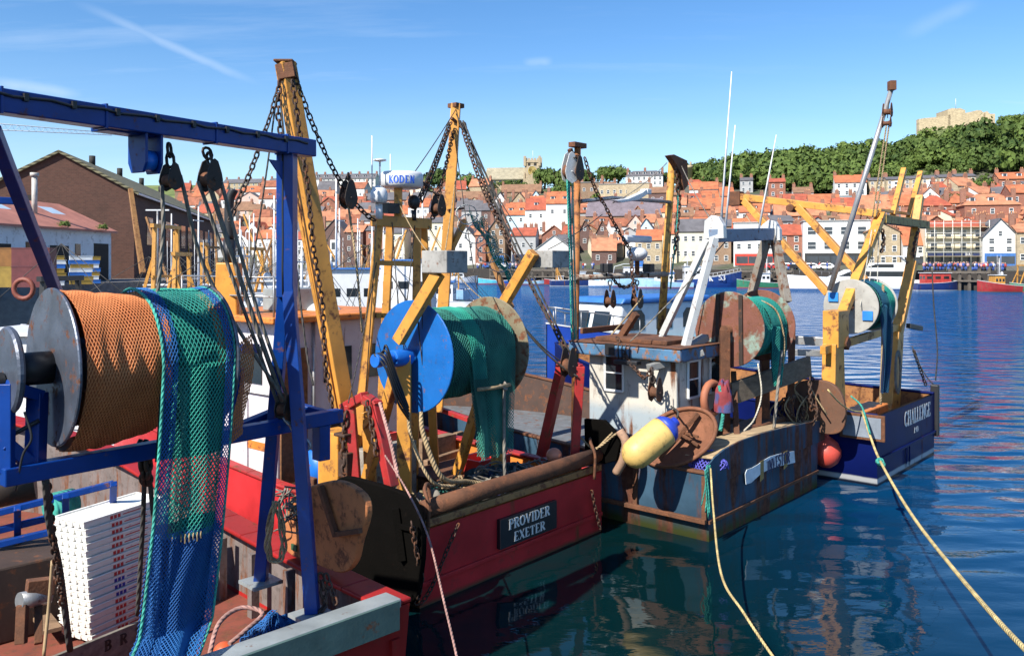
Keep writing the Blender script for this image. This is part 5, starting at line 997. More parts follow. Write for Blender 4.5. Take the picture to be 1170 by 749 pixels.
# ================= moored boats in the middle distance, left =================
blue_p = paint('blue_gear', (.02, .07, .32), .5, rust=.2); brown_p = paint('brown_gear', (.3, .15, .05), .6, rust=.5)
MID = [
 (170, 50, 178, 13, 4.6, hr, 'red boat with tall yellow goalpost frame and brown boom beside the brick warehouse', dict(cab=None, mast=False, zs=1.4, zb=2.2, gantry=(yel, .42, 7.6))),
 (205, 33, 172, 10, 3.8, hlb, 'pale blue boat with a light tarpaulin over its cabin behind the orange net', dict(cab=(.2, .75), cabm=white_b, roofm=tarp, zs=1.2, zb=2.0, cabz=2.9)),
 (258, 88, 20, 14, 5, hn, 'dark blue trawler behind the hanging blocks with ochre gear', dict(cab=(.55, .75), gantry=(yel, .15, 8.5), boom=(brown_p, .45, .42, 10.5), zs=1.8, zb=3)),
 (312, 96, 165, 15, 5, hb, 'bright blue trawler with pale cabin seen past the blue gantry leg', dict(cab=(.4, .62), gantry=(yel, .12, 8), boom=(yel, .5, .75, 11), zs=1.8, zb=3, roofm=blue_roof)),
 (322, 52, 185, 11, 4, hw_, 'white cabin boat lying behind the orange wheelhouse roof', dict(cab=(.3, .75), zs=1.5, zb=2.4, cabz=2.6)),
 (372, 70, 170, 12, 4.4, hbk, 'black hulled boat with white wheelhouse behind the big yellow boom', dict(cab=(.35, .6), zs=1.7, zb=2.6, gantry=(brown_p, .15, 6.5))),
 (405, 115, 172, 15, 5, hr, 'red trawler behind the hanging black block', dict(cab=(.4, .65), boom=(yel, .5, .8, 9), zs=1.6, zb=3)),
 (415, 58, 10, 12, 4.6, hn, 'navy boat with white and blue wheelhouse behind left yellow gantry post', dict(cab=(.3, .6), cabz=4.0, roofm=blue_roof, zs=1.6, zb=2.4)),
 (462, 64, 172, 14, 5, hb, 'blue boat with tall white wheelhouse framed inside the yellow gantry', dict(cab=(.35, .62), cabz=4.6, roofm=blue_roof, zs=1.6, zb=2.8)),
 (480, 125, 170, 14, 5, hlb, 'pale blue trawler far behind the yellow gantry', dict(cab=(.4, .6), gantry=(yel, .12, 6), zs=1.6, zb=2.6)),
 (232, 120, 15, 15, 5, hg, 'green trawler with ochre frame beyond the brick warehouse corner', dict(cab=(.5, .7), gantry=(yel, .15, 9), boom=(yel, .4, .35, 11), zs=1.8, zb=3)),
 (345, 140, 172, 16, 5.5, hn, 'navy trawler furthest back behind the big yellow boom', dict(cab=(.4, .6), boom=(yel, .5, .8, 11), zs=1.8, zb=3)),
 (285, 150, 168, 14, 5, hw_, 'white trawler furthest back left of the blue gantry leg', dict(cab=(.45, .65), gantry=(yel, .15, 8), zs=1.8, zb=3)),
 (70, 38, 176, 10, 4, hr, 'red boat with dark frame and life ring below the stacked bins', dict(cab=None, mast=False, zs=1.9, zb=2.3, gantry=(blk, .5, 4.8))),
 (20, 24, 176, 9, 3.8, hw_, 'white boat with blue stripe at left edge behind the net drum', dict(cab=(.1, .6), mast=False, zs=1.2, zb=1.9, cabz=2.9, roofm=white_b)),
 (112, 24, 176, 6, 3, hbk, 'dark boat with red rail behind the orange net', dict(cab=None, mast=False, zs=1.3, zb=1.9)),
 (150, 38, 178, 10, 4, hr, 'low red decked boat heaped with gear behind the orange net', dict(cab=None, mast=False, zs=2.2, zb=2.7, deckm=rustm)),
 (60, 30, 3, 8, 3.4, hn, 'low navy boat with brown deck gear behind the steel drum', dict(cab=None, mast=False, zs=2.3, zb=2.7, deckm=deckwood)),
 (340, 62, 8, 11, 4, hw_, 'white boat with tall mast behind the foot of the derrick', dict(cab=(.3, .7), zs=1.5, zb=2.3, cabz=3.2)),
 (402, 84, 175, 12, 4.4, hn, 'navy boat with pale deckhouse and brown boom behind the derrick', dict(cab=(.4, .68), zs=1.6, zb=2.4, boom=(brown_p, .3, .1, 8))),
 (500, 90, 176, 12, 4.4, hw_, 'white boat with blue roofed cabin behind the yellow mast foot', dict(cab=(.35, .65), zs=1.4, zb=2.2, roofm=blue_roof)),
 (258, 50, 4, 10, 4, hlb, 'pale blue boat behind the funnel with ochre goalpost', dict(cab=(.55, .8), zs=1.5, zb=2.2, gantry=(yel, .25, 6))),
 (236, 62, 175, 12, 4.4, hb, 'blue boat with ochre goalpost behind the pale blue tarpaulin boat', dict(cab=(.5, .75), gantry=(yel, .2, 6.5), zs=1.3, zb=2.2, roofm=blue_roof)),
 (196, 74, 170, 12, 4.4, hn, 'navy boat with brown derrick against the brick warehouse windows', dict(cab=(.45, .65), gantry=(brown_p, .15, 6.8), boom=(brown_p, .45, .7, 9.5), zs=1.5, zb=2.4)),
 (282, 70, 12, 11, 4.2, hr, 'red boat with ochre gantry just left of the blue gantry leg', dict(cab=(.5, .72), gantry=(yel, .2, 7.0), zs=1.3, zb=2.2)),
 (296, 44, 176, 9, 3.6, hw_, 'white launch with pale deckhouse right of the orange funnel', dict(cab=(.2, .75), zs=1.5, zb=2.1, cabz=2.4)),
 (356, 100, 14, 13, 4.6, hlb, 'pale blue trawler with brown gantry behind the derrick', dict(cab=(.5, .7), gantry=(brown_p, .15, 7.5), zs=1.6, zb=2.6)),
 (438, 92, 168, 13, 4.6, hg, 'green trawler with yellow derrick left of the tall white wheelhouse', dict(cab=(.45, .65), boom=(yel, .5, .3, 9), zs=1.6, zb=2.6)),
 (130, 46, 4, 9, 3.6, hbk, 'black boat with rusty gear below the wharf shed', dict(cab=(.55, .75), cabm=brown_p, mast=False, zs=1.5, zb=2.2, cabz=2.0, deckm=rustm)),
 (268, 108, 172, 13, 4.6, hw_, 'white trawler with brown boom left of the blue leg, mid basin', dict(cab=(.4, .62), boom=(brown_p, .3, .05, 11), zs=1.6, zb=2.6)),
 (300, 125, 10, 13, 4.6, hbk, 'black trawler with ochre frame behind the blue leg', dict(cab=(.5, .7), gantry=(yel, .15, 8), zs=1.6, zb=2.6)),
 (330, 112, 174, 12, 4.4, hlb, 'pale blue trawler with brown derrick left of the big derrick', dict(cab=(.4, .64), boom=(brown_p, .6, .85, 10), zs=1.6, zb=2.6)),
 (376, 128, 172, 14, 4.8, hw_, 'white trawler with ochre gantry behind the rusty hanging chain', dict(cab=(.35, .6), gantry=(yel, .1, 8), zs=1.7, zb=2.8)),
 (420, 138, 8, 13, 4.6, hb, 'blue trawler with white wheelhouse far behind the left gantry post', dict(cab=(.5, .72), zs=1.6, zb=2.8, gantry=(brown_p, .2, 7))),
 (455, 108, 174, 12, 4.4, hr, 'red trawler with ochre boom far inside the yellow gantry', dict(cab=(.4, .62), boom=(yel, .3, .05, 10), zs=1.6, zb=2.6)),
 (240, 140, 170, 14, 4.8, hb, 'blue trawler furthest left at the back of the basin', dict(cab=(.45, .65), gantry=(brown_p, .2, 8), zs=1.7, zb=2.8)),
 (388, 36, 190, 9, 3.6, hbk, 'black boat with domed white cover right behind the yellow boom', dict(cab=(.3, .7), zs=1.5, zb=2.2, cabz=2.4)),
]
midf = {}
for px, Y, ang, L, B, hc, lab, opt in MID:
    opt.setdefault('group', GRP); midf[px] = workboat(px, Y, ang, L, B, hc, lab, **opt)
r, F, z0 = midf[170]; MB().taper(P(163, 312, 52), P(149, 216, 54), .3, .3, .24, .24).build('derrick', brown_p, r)
r, F, z0 = midf[70]; 
lr = MB(); lr.tube([P(27, 330, 37)+V((.42*math.cos(a*.39), 0, .42*math.sin(a*.39))) for a in range(16)], .11, 8, False, True).build('life_ring', paint('lifering_orange', (.2, .05, .03), .6), label='orange life ring hung on the dark frame left', cat='life ring')
# blue decked cabin boat moored beyond the trawlers, bow left towards the camera
L, B = 10, 4.0; F = framing(716, 39.5, 220, L, B); cbt = thing('cabin_boat', F.w(B/2, L/2, 0), 'blue hulled boat with turquoise foredeck and white arched window cabin beyond the rusty mast', 'boat')
tq = paint('turquoise_deck', (.10, .50, .58), .5, var=.15); hcb = hcol('hull_royal_blue', (.015, .06, .36), (.6, .6, .6), .08)
o, i, d, c = hull_shape(F, B, L, 1.9, 2.9, 1.8, full=.45); o.build('hull', hcb, cbt); i.build('bulwark', tq, cbt); d.build('deck', tq, cbt); c.build('gunwale', white_b, cbt)
MB().prism([F.w(.6, 1, 1.8), F.w(.6, 7.3, 1.8), F.w(.6, 6.8, 3.7), F.w(.6, 1, 3.7)], F.d(B-1.2, 0, 0)).build('cabin', white_b, cbt, bev=.12)
MB().prism([F.w(.45, .8, 3.702), F.w(.45, 7.0, 3.702), F.w(.45, 6.8, 3.95), F.w(.45, .8, 3.95)], F.d(B-.9, 0, 0)).build('cabin_roof', blue_roof, cbt, bev=.08)
for x in (.585, B-.6):
    for k in range(3):
        y = 5.9-k*1.9; MB().prism([F.w(x, y-.55, 2.5), F.w(x, y+.55, 2.5), F.w(x, y+.55, 3.15), F.w(x, y+.3, 3.4), F.w(x, y-.3, 3.4), F.w(x, y-.55, 3.15)], F.d(.015, 0, 0)).build('arched_window', glass_b, cbt)
for x in (1.1, 2.4): MB().prism([F.w(x, 7.26, 2.6), F.w(x+.9, 7.26, 2.6), F.w(x+.9, 7.05, 3.35), F.w(x, 7.05, 3.35)], F.d(0, .05, 0)).build('front_window', glass_b, cbt)
rl = MB(); pts = [F.w(B/2+sg*B/2*max(.03, 1-max(0, (q-.45)/.55)**2.3), L*q, 1.9+1.0*q*q+.75) for sg, q in [(-1, .62), (-1, .75), (-1, .88), (-1, .97), (1, .97), (1, .88), (1, .75), (1, .62)]]
rl.tube(pts, .03, 5)
for p in pts: rl.tube([p, p-V((0, 0, .75))], .025, 5)
rl.build('bow_rail', steel, cbt)
# ================= foreground trawlers =================
blue = paint('gantry_blue', (.002, .036, .21), .36, spec=.3, var=.25, rust=.2, grime=.12, bump=.06); redh = paint('red_hull_paint', (.30, .016, .014), .45, rust=.22, var=.3, scale=1.0, streak=True, spec=.25, bump=.1, grime=.1, bands=[(.10, .05, (.05, .04, .025))])
redh2 = paint('red_hull_paint_dark', (.48, .028, .032), .45, rust=.2, var=.35, scale=.9, streak=True, spec=.2, bump=.12, grime=.2, bands=[(.08, .05, (.06, .055, .03))])
redp = paint('red_paint', (.36, .022, .02), .5, rust=.35, var=.3, grime=.2); whitep = paint('white_paint', (.66, .65, .63), .5, rust=.28, var=.1, grime=.15, streak=True)
reddeck = paint('red_deck', (.2, .05, .03), .8, rust=.45, grime=.4); greysteel = paint('grey_cap', (.30, .33, .33), .45, metal=.25, rust=.25, var=.25); greengrey = paint('green_grey_cap', (.07, .12, .11), .5, rust=.2)
inv = paint('weathered_blue_hull', (.038, .080, .125), .6, spec=.15, rust=.56, var=.5, scale=.8, streak=True, bump=.15, rustcol=(.10, .04, .025), bands=[(.30, .14, (.05, .06, .018))])
chal = paint('challenge_blue', (.003, .008, .075), .45, spec=.1, rust=.12, var=.25, scale=1, bump=.05, streak=True, bands=[(.20, .02, (.42, .42, .42)), (.08, .02, (.01, .015, .03))])
yel2 = paint('gantry_yellow', (.58, .265, .045), .45, rust=.36, var=.28, grime=.1, scale=1.6, bump=.1); blued = paint('drum_blue', (.005, .11, .38), .45, rust=.25, var=.18, grime=.12); bluemotor = paint('motor_blue', (.01, .13, .5), .4, rust=.15)
dstl = paint('drum_steel', (.10, .115, .15), .38, metal=.45, rust=.36, var=.4, grime=.2); silv = paint('silver_paint', (.58, .58, .56), .4, rust=.22, var=.12, metal=.2); bgrey = paint('grey_blue_paint', (.14, .19, .27), .5, rust=.35, var=.2)
rustflange = paint('rust_flange', (.17, .06, .038), .75, rust=.5, col2=(.2, .27, .22), col2amt=.35, bump=.4); greenflange = paint('green_flange', (.19, .16, .10), .75, rust=.55, bump=.3)
chainm = paint('chain_rust', (.07, .04, .028), .7, rust=.5, metal=.3, var=.4); chaind = paint('chain_dark', (.04, .028, .022), .6, metal=.3, rust=.35)
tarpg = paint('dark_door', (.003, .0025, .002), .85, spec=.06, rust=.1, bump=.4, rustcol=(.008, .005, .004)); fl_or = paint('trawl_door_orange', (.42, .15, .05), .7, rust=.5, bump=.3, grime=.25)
rope_y = ropemat('rope_yellow', (.55, .42, .18)); rope_g = ropemat('rope_grey', (.20, .18, .15), pitch=40); rope_d = ropemat('rope_dark', (.05, .045, .04), pitch=40); rope_t = ropemat('rope_teal', (.04, .30, .24)); rope_p = ropemat('rope_pink', (.36, .2, .17)); rope_tan = ropemat('rope_tan', (.36, .26, .14))
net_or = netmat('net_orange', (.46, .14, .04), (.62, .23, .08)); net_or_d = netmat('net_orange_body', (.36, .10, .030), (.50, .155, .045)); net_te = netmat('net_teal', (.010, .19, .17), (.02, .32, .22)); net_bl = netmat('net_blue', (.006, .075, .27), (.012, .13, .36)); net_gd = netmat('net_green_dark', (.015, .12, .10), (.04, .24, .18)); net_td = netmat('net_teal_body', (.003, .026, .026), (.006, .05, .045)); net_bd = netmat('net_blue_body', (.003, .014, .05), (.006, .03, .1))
def ring_net(F_c, ax, fw, up, L0, L1, R_, a0, a1, bump=.03, seed=0):
    """surface on a wound drum: u along the axis, v round it"""
    def fn(u, v):
        a = a0+(a1-a0)*v; q = L0+(L1-L0)*u
        r = R_*(1+bump*nz((q*3.1+seed, math.cos(a)*1.7, math.sin(a)*1.7+seed))+bump*.5*nz((q*9+seed, a*4, 0)))
        return F_c+ax*q+fw*(math.cos(a)*r)+up*(math.sin(a)*r)
    return fn
UP = V((0, 0, 1))
def drum(root, name, c, ax, L, R_, core, m1, m2, mcore, holes=0, thick=.035, lip=.03):
    d0 = MB().cyl(c-ax*.25, c+ax*(L+.25), .1, 12).cyl(c, c+ax*L, core, 20).build(name, mcore, root)
    for k, (p, m) in enumerate(((c, m1), (c+ax*L, m2))):
        MB().lathe(p-ax*(thick/2), ax, [(.09, 0), (R_-.01, 0), (R_, thick*.3), (R_, thick*.7), (R_-.01, thick), (.09, thick)], 44, smooth=False).build('flange', m, d0)
    return d0
def hang_net(name, parts, label, cat='fishing net'):
    """parts: (fn, nu, nv, r, strand material, body material or None)"""
    root = None
    for i, (fn, nu, nv, r, ms, mb_, keep) in enumerate(parts):
        if root is None:
            p = fn(.5, 1.0); root = thing(name, V(p), label, cat)
        MB().lattice(fn, nu, nv, r, keep).build('netting', ms, root)
        if mb_:
            g = lambda u, v, fn=fn: V(fn(u, v))*.5+V(fn(min(1, u+.02), v))*.25+V(fn(max(0, u-.02), v))*.25
            MB().grid(g, 30, 40).build('wound_layers', mb_, root)
    return root
# ---------------------------------------------------------------- trawler with the blue gantry
t1 = V((.70, .714, 0)); S1 = V((-1.22, 10.18, 0)); B1 = 5.2; F1 = Frame(S1-t1*B1, (t1.x, t1.y)); G1 = Frame((S1-t1*B1), (.63, .776))
b1 = thing('fishing_trawler', F1.w(B1/2, 5, 0), 'red trawler with royal blue gantry and orange net drum in the left foreground', 'trawler')
o, i, d, c = hull_shape(F1, B1, 13.5, 1.45, 2.7, .5, capw=.40, rake=0, tumb=.94, skin=.1, stern=1)
o.build('hull', redh, b1); i.build('bulwark', paint('bulwark_grey_white', (.17, .14, .13), .7, rust=.5, grime=.4, streak=True), b1); d.build('deck', reddeck, b1); c.build('gunwale', redh, b1, bev=.02)
MB().abox(.05, -.05, 1.45, B1-.16, .25, 1.56, F1).build('transom_cap', greysteel, b1, bev=.02)
MB().abox(.05, -.09, 1.22, B1-.22, -.052, 1.555, F1).build('transom_strake', greengrey, b1)
for k in range(4): MB().abox(B1-.3-k*.9, -.05, .2, B1-.18-k*.9, .02, 1.1, F1).build('transom_rib', redh, b1)
for k in range(7): MB().abox(B1-.42, 1.1+k*.95, .5, B1-.30, 1.22+k*.95, 1.4, F1).build('bulwark_stay', MATS['bulwark_grey_white'], b1)
# gantry: a heavy beam across on two splayed legs
gA, gB = P(-40, 110, 7.15), P(355, 170, 10.7)
gan = MB().bar(gA, gB, .20, .21).build('gantry', blue, b1, bev=.012)
dirg = (gB-gA).normalized()
MB().bar(P(112, 136, 8.3), P(172, 145, 8.85), .225, .235).build('beam_sleeve', blue, gan, bev=.01)
jk = MB()
for px, py in ((36, 133), (98, 142), (146, 149), (272, 169)): q = P(px, py, 7.15+(px+40)/395*3.55); jk.cyl(q+dirg.cross(UP)*.105, q+dirg.cross(UP)*.125, .022, 8)
jk.build('bolt_head', silv, gan)
sv = MB(); q = P(165, 150, 8.72); nrm = dirg.cross(UP).normalized()
for s_ in (-.09, .09): sv.prism([q+dirg*s_-V((0, 0, .33))+nrm*a-V((0, 0, b)) for a, b in ((-.14, -.5), (.14, -.5), (.14, .0), (.09, .1), (-.09, .1), (-.14, 0))], dirg*.03)
sv.build('sheave_bracket', blue, gan, bev=.006)
MB().cyl(q-V((0, 0, .30))-dirg*.08, q-V((0, 0, .30))+dirg*.08, .11, 18).build('sheave', bluemotor, gan)
top = P(328, 176, 10.45)
for lab, lo, kx in (('gantry_leg', Zp(298, 662, 1.46), .17), ('gantry_leg', Zp(357, 700, 1.46), .17)):
    # the two struts come together below the beam
    mid = top-V((0, 0, 1.35)); MB().taper(lo, mid+(lo-mid)*.02, .17, .15, .15, .14).build(lab, blue, gan, bev=.01)
MB().bar(top+V((0, 0, .02)), top-V((0, 0, 1.75)), .25, .2).build('leg_head', blue, gan, bev=.01)
for px, py in ((298, 664), (357, 702)):
    q = Zp(px, py, 1.45); MB().box(q, t1*.2, F1.h*.2, V((0, 0, .02))).build('foot_plate', greysteel, gan)
cb = MB(); sdv = dirg.cross(UP).normalized()
cb.tube([gA+(gB-gA)*(k/24)+sdv*.112+UP*(.05+.012*math.sin(k*2.1)) for k in range(24)], .014, 6)
for k in range(1, 9): cb.box(gA+(gB-gA)*(k/9.2)+sdv*.112+UP*.05, dirg*.02, sdv*.02, UP*.035)
cb.tube([top+V((-.02, -.12, .0))-UP*(k*.35)+V((.006*math.sin(k*3), 0, 0)) for k in range(6)], .013, 6); cb.build('cable', blk, gan)
gu = MB()
for k in (.06, .30, .62, .88):
    q = gA+(gB-gA)*k; gu.box(q, dirg*.012, sdv*.112, UP*.118)
gu.prism([top+sdv*.03-UP*.1, top+sdv*.03-UP*.45, top+sdv*.03-dirg*.34-UP*.1], sdv*.02); gu.build('gusset', blue, gan, bev=.004)
# cross beams below the drum
bA, bB = P(2, 545, 7.95), P(388, 474, 11.05); lowb = MB().bar(bA, bB, .16, .17).build('lower_beam', blue, b1, bev=.012)
MB().bar(P(262, 494, 10.35), P(330, 466, 11.0), .14, .14).build('side_beam', blue, lowb, bev=.01); MB().bar(P(330, 462, 11.2), P(386, 478, 11.0), .12, .12).build('side_beam', blue, lowb, bev=.01)
MB().box(P(367, 505, 10.85), t1*.08, F1.h*.09, V((0, 0, .22))).build('end_bracket', blue, lowb, bev=.01)
sup = MB(); sup.bar(P(43, 448, 8.3), P(40, 540, 8.25), .16, .14).bar(P(8, 438, 8.0), P(8, 540, 8.0), .09, .12).bar(P(6, 440, 8.0), P(46, 452, 8.3), .12, .11).bar(P(6, 506, 8.0), P(42, 536, 8.25), .1, .12)
sup.build('drum_support', blue, lowb, bev=.008)
MB().bar(P(272, 420, 10.6), P(268, 500, 10.5), .13).bar(P(272, 398, 10.5), P(292, 398, 10.9), .12).build('drum_support', blue, lowb, bev=.008)
MB().bar(P(-8, 148, 7.4), P(78, 368, 10.2), .11, .11).bar(P(-6, 229, 8.5), P(22, 230, 8.6), .07).build('gantry_stay', blue, gan, bev=.008)
# drum
dc = P(60, 419, 8.4); LD = 1.57; RD = .78; dr = drum(b1, 'net_drum', dc, t1, LD, RD, .28, dstl, dstl, dstl)
MB().lathe(dc-t1*.42, t1, [(.02, 0), (.40, 0), (.42, .02), (.42, .05), (.40, .07), (.05, .07)], 36, smooth=False).build('brake_disc', dstl, dr)
MB().cyl(dc-t1*.36, dc-t1*.02, .16, 18).build('hub', blk, dr)
MB().cyl(dc-t1*.75-V((0, 0, .12)), dc-t1*.43-V((0, 0, .12)), .11, 14).cyl(dc-t1*.62-V((0, 0, .32)), dc-t1*.62-V((0, 0, .02)), .075, 12).build('hydraulic_motor', blk, dr, bev=.01)
MB().tube(spline([dc-t1*.6-V((0, 0, .25)), dc-t1*.75-V((0, 0, .5)), dc-t1*.6-V((0, 0, .7)), P(45, 480, 8.2)]), .022, 6).tube(spline([P(28, 470, 8.0), P(36, 500, 8.0), P(26, 520, 8.0), P(18, 560, 8.0)]), .012, 5).build('hydraulic_hose', blk, dr)
aft = -F1.h
# orange net wound on the left half, sagging below the drum
def fo(u, v):
    a = -1.9+(math.pi*1.35+1.9)*v; q = .07+(.88-.07)*u
    r = .715*(1+.08*nz((q*2.2, a*1.1, 3))+.018*nz((q*9, a*1.6, 5))+.006*math.sin(q*38+2*nz((a*2, 0, 0))))
    if a < -.7: r *= 1+.14*min(1, (-.7-a))
    return dc+t1*q+aft*(math.cos(a)*r)+UP*(math.sin(a)*r)
orn = thing('fishing_net', dc-V((0, 0, .8)), 'orange mesh net wound on the left half of the steel drum', 'fishing net')
MB().lattice(lambda u, v: V(fo(u, v))+(V(fo(u, v))-dc-t1*(.07+.81*u)).normalized()*.012, 27, 120, .0066).build('netting', net_or, orn)
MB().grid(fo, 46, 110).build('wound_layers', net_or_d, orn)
# red-brown net bunched at the right flange
def fr2(u, v):
    a = -.9+3.6*v; q = LD-.2+.16*u; r = .70*(1+.05*nz((q*4, a*2, 9))); return dc+t1*q+aft*(math.cos(a)*r)+UP*(math.sin(a)*r)
orn2 = thing('fishing_net', dc+t1*LD-V((0, 0, .8)), 'narrow band of rust orange net showing at the right flange of the blue gantry drum', 'fishing net')
MB().lattice(lambda u, v: V(fr2(u, v))+V((0, 0, .008)), 9, 80, .006).build('netting', net_or, orn2); MB().grid(fr2, 8, 60).build('wound_layers', net_or_d, orn2)
def fr3(u, v): return dc+t1*(LD+.10+.16*u+.05*math.sin(v*5))+aft*(.55-.1*v)+UP*(.15-1.1*v+.1*u)
MB().lattice(fr3, 7, 26, .006).build('loose_netting', net_or, orn2)
# blue and teal net: over the drum then down to the deck and out over the transom
R2 = .735
def curtain(q0, q1, amp, seed, off=0.0):
    zc = dc.z
    def fn(u, v):
        q = q0+(q1-q0)*u
        if v < .3:
            a = math.pi*.80-(math.pi*.80)*(v/.3); r = (R2+off)*(1+.03*nz((q*4+seed, a*2, 1)))
            return dc+t1*q+aft*(math.cos(a)*r)+UP*(math.sin(a)*r)
        k = (v-.3)/.7; drop = k*3.02; spread = 1+.10*k
        fold = amp*(.3+k)*math.sin(q*11+seed+2.0*nz((q*2, k*2, seed)))+.05*k*nz((q*3, k*4, seed+4))
        p = dc+t1*((q-.3*k*k*.6-.17*k)*1.0)+aft*(R2+off+fold+.10*k)-UP*drop
        if k > .86: p += aft*((k-.86)*2.2)+UP*((k-.86)*1.5)-t1*((k-.86)*1.6)
        return p
    return fn
cur = thing('fishing_net', Zp(225, 745, 1.5), 'long teal and blue net draped over the drum and down beside white boxes', 'fishing net')
fa = curtain(.78, 1.54, .065, 1.0); fb = curtain(.82, 1.5, .075, 3.3, -.03); fc = curtain(.78, .93, .03, 5, .012); fd = curtain(1.44, 1.54, .03, 7, .012)
MB().lattice(lambda u, v: fa(u*.76+.16, v*.70), 13, 96, .0062).build('teal_netting', net_te, cur)
MB().lattice(lambda u, v: fb(u*.8+.14, v*.69), 14, 90, .0056).build('teal_netting', net_gd, cur)
fe = curtain(.84, 1.48, .06, 8.0, -.07); MB().lattice(lambda u, v: fe(u, v*.8), 13, 110, .006).build('blue_netting', netmat('net_deep', (.005, .07, .10), (.008, .12, .10)), cur)
MB().lattice(lambda u, v: fc(u, v), 4, 170, .0055).build('blue_netting', net_bl, cur); MB().lattice(lambda u, v: fd(u, v), 3, 170, .0055).build('blue_netting', net_bl, cur)
MB().lattice(lambda u, v: fa(u, .685+v*.315), 22, 60, .006).build('lower_netting', net_bl, cur); MB().lattice(lambda u, v: fb(u, .68+v*.32), 22, 56, .006).build('lower_netting', net_bl, cur)
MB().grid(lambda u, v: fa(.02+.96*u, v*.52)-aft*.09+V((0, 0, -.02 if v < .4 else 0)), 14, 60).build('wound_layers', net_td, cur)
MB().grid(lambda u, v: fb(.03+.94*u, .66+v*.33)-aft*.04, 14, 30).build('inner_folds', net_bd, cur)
MB().tube([fc(0, k/60) for k in range(61)], .017, 6).build('selvedge_rope', rope_t, cur); MB().tube([fd(1, k/60) for k in range(61)], .014, 6).build('selvedge_rope', rope_t, cur)
for k in range(9):
    a = fa(.25+.05*k, .69); MB().tube([a, a+V((.01, -.03, -.06-.05*random.random()))], .008, 4).build('loose_twine', rope_tan, cur)
# blue heap of net on the deck by the transom
def heap(c, rx, ry, rz, seed):
    def fn(u, v):
        a = u*2*math.pi; r = math.sin(v*math.pi/2); n = 1+.35*nz((math.cos(a)*2+seed, math.sin(a)*2, v*3))
        return V(c)+V((math.cos(a)*rx*r*n, math.sin(a)*ry*r*n, rz*math.cos(v*math.pi/2)*n))
    return fn
hc_ = Zp(316, 716, 1.0); hp_ = thing('fishing_net', hc_-V((0, 0, .4)), 'small heap of blue net lying on deck inside the grey capped transom', 'fishing net'); hf = heap(hc_-V((0, 0, .3)), .42, .38, .42, 2)
MB().lattice(hf, 40, 20, .007).build('netting', net_bl, hp_); MB().grid(lambda u, v: V(hf(u, v))*1.0-V((0, 0, .02)), 28, 12).build('inner_folds', net_bd, hp_)
# pulley blocks hung from the beam
def block(top, c, r, label, name='pulley_block', mat=None, hook=True, w_=.09, nrm=None):
    root = thing(name, c-V((0, 0, r)), label, 'pulley block'); nrm = nrm or V((.75, -.66, 0)).normalized(); sd = UP.cross(nrm).normalized(); m = mat or chaind
    for s_ in (-1, 1):
        q = c+nrm*(s_*w_); MB().prism([q+sd*(r*a)+UP*(r*b) for a, b in ((0, 1.95), (.35, 1.7), (.72, .6), (.85, -.1), (.62, -.85), (0, -1.2), (-.62, -.85), (-.85, -.1), (-.72, .6), (-.35, 1.7))], nrm*(s_*.018)).build('cheek', m, root, bev=.005)
    MB().lathe(c-nrm*(w_*.8), nrm, [(.02, 0), (r*.75, 0), (r*.6, w_*.4), (r*.6, w_*1.2), (r*.75, w_*1.6), (.02, w_*1.6)], 20).build('sheave', rustm, root)
    MB().cyl(c-nrm*(w_+.04), c+nrm*(w_+.04), .02, 8).build('pin', m, root)
    if hook: MB().chain([top, c+UP*(r*1.7)], .15, .017, .6).build('shackle', chaind, root)
    return root
q1 = P(193, 166, 9.0); c1_ = P(195, 206, 9.0); block(q1, c1_, .095, 'small dark pulley block hanging left under the blue beam')
q2 = P(236, 172, 9.4); c2_ = P(240, 205, 9.35); block(q2, c2_, .115, 'larger dark pulley block hanging right under the blue beam')
low = P(326, 468, 10.3); lowblk = P(334, 488, 10.25)
def rope(pts, r, mat, label, name='rope', n=8, cat='rope', group=None, sm=True):
    return MB().tube(spline(pts, 8) if sm else pts, r, n).build(name, mat, label=label, cat=cat, group=group)
RG = 'rope falls of the blue gantry'
rope([c1_+V((-.09, 0, -.05)), P(186, 270, 9.0), P(178, 350, 9.05), P(174, 344+12, 9.1)], .022, rope_g, 'pale twisted rope dropping from the left block onto the net drum', n=8)
rope([c1_+V((.10, 0, .05)), P(240, 320, 9.6), P(328, 462, 10.3)], .022, rope_g, 'grey rope running from the left block down to the gantry leg', group=RG)
for k, (dxp, lab) in enumerate(((-.13, 'left'), (-.02, 'middle'), (.12, 'right'))):
    rope([c2_+V((dxp, 0, -.02)), P(280-8+k*8, 335, 9.85), low+V((-.1+.07*k, 0, .1))], .021 if k != 1 else .028, rope_g, 'grey rope, %s of three running from the right block to the leg' % lab, group=RG)
block(lowblk, low, .11, 'lower dark block made fast against the blue gantry leg', hook=False)
MB().chain([low-V((0, 0, .1)), P(345, 500, 10.2), P(352, 512, 10.2)], .14, .018).build('chain', steel, label='short steel chain tail below the lower block on the blue leg', cat='chain')
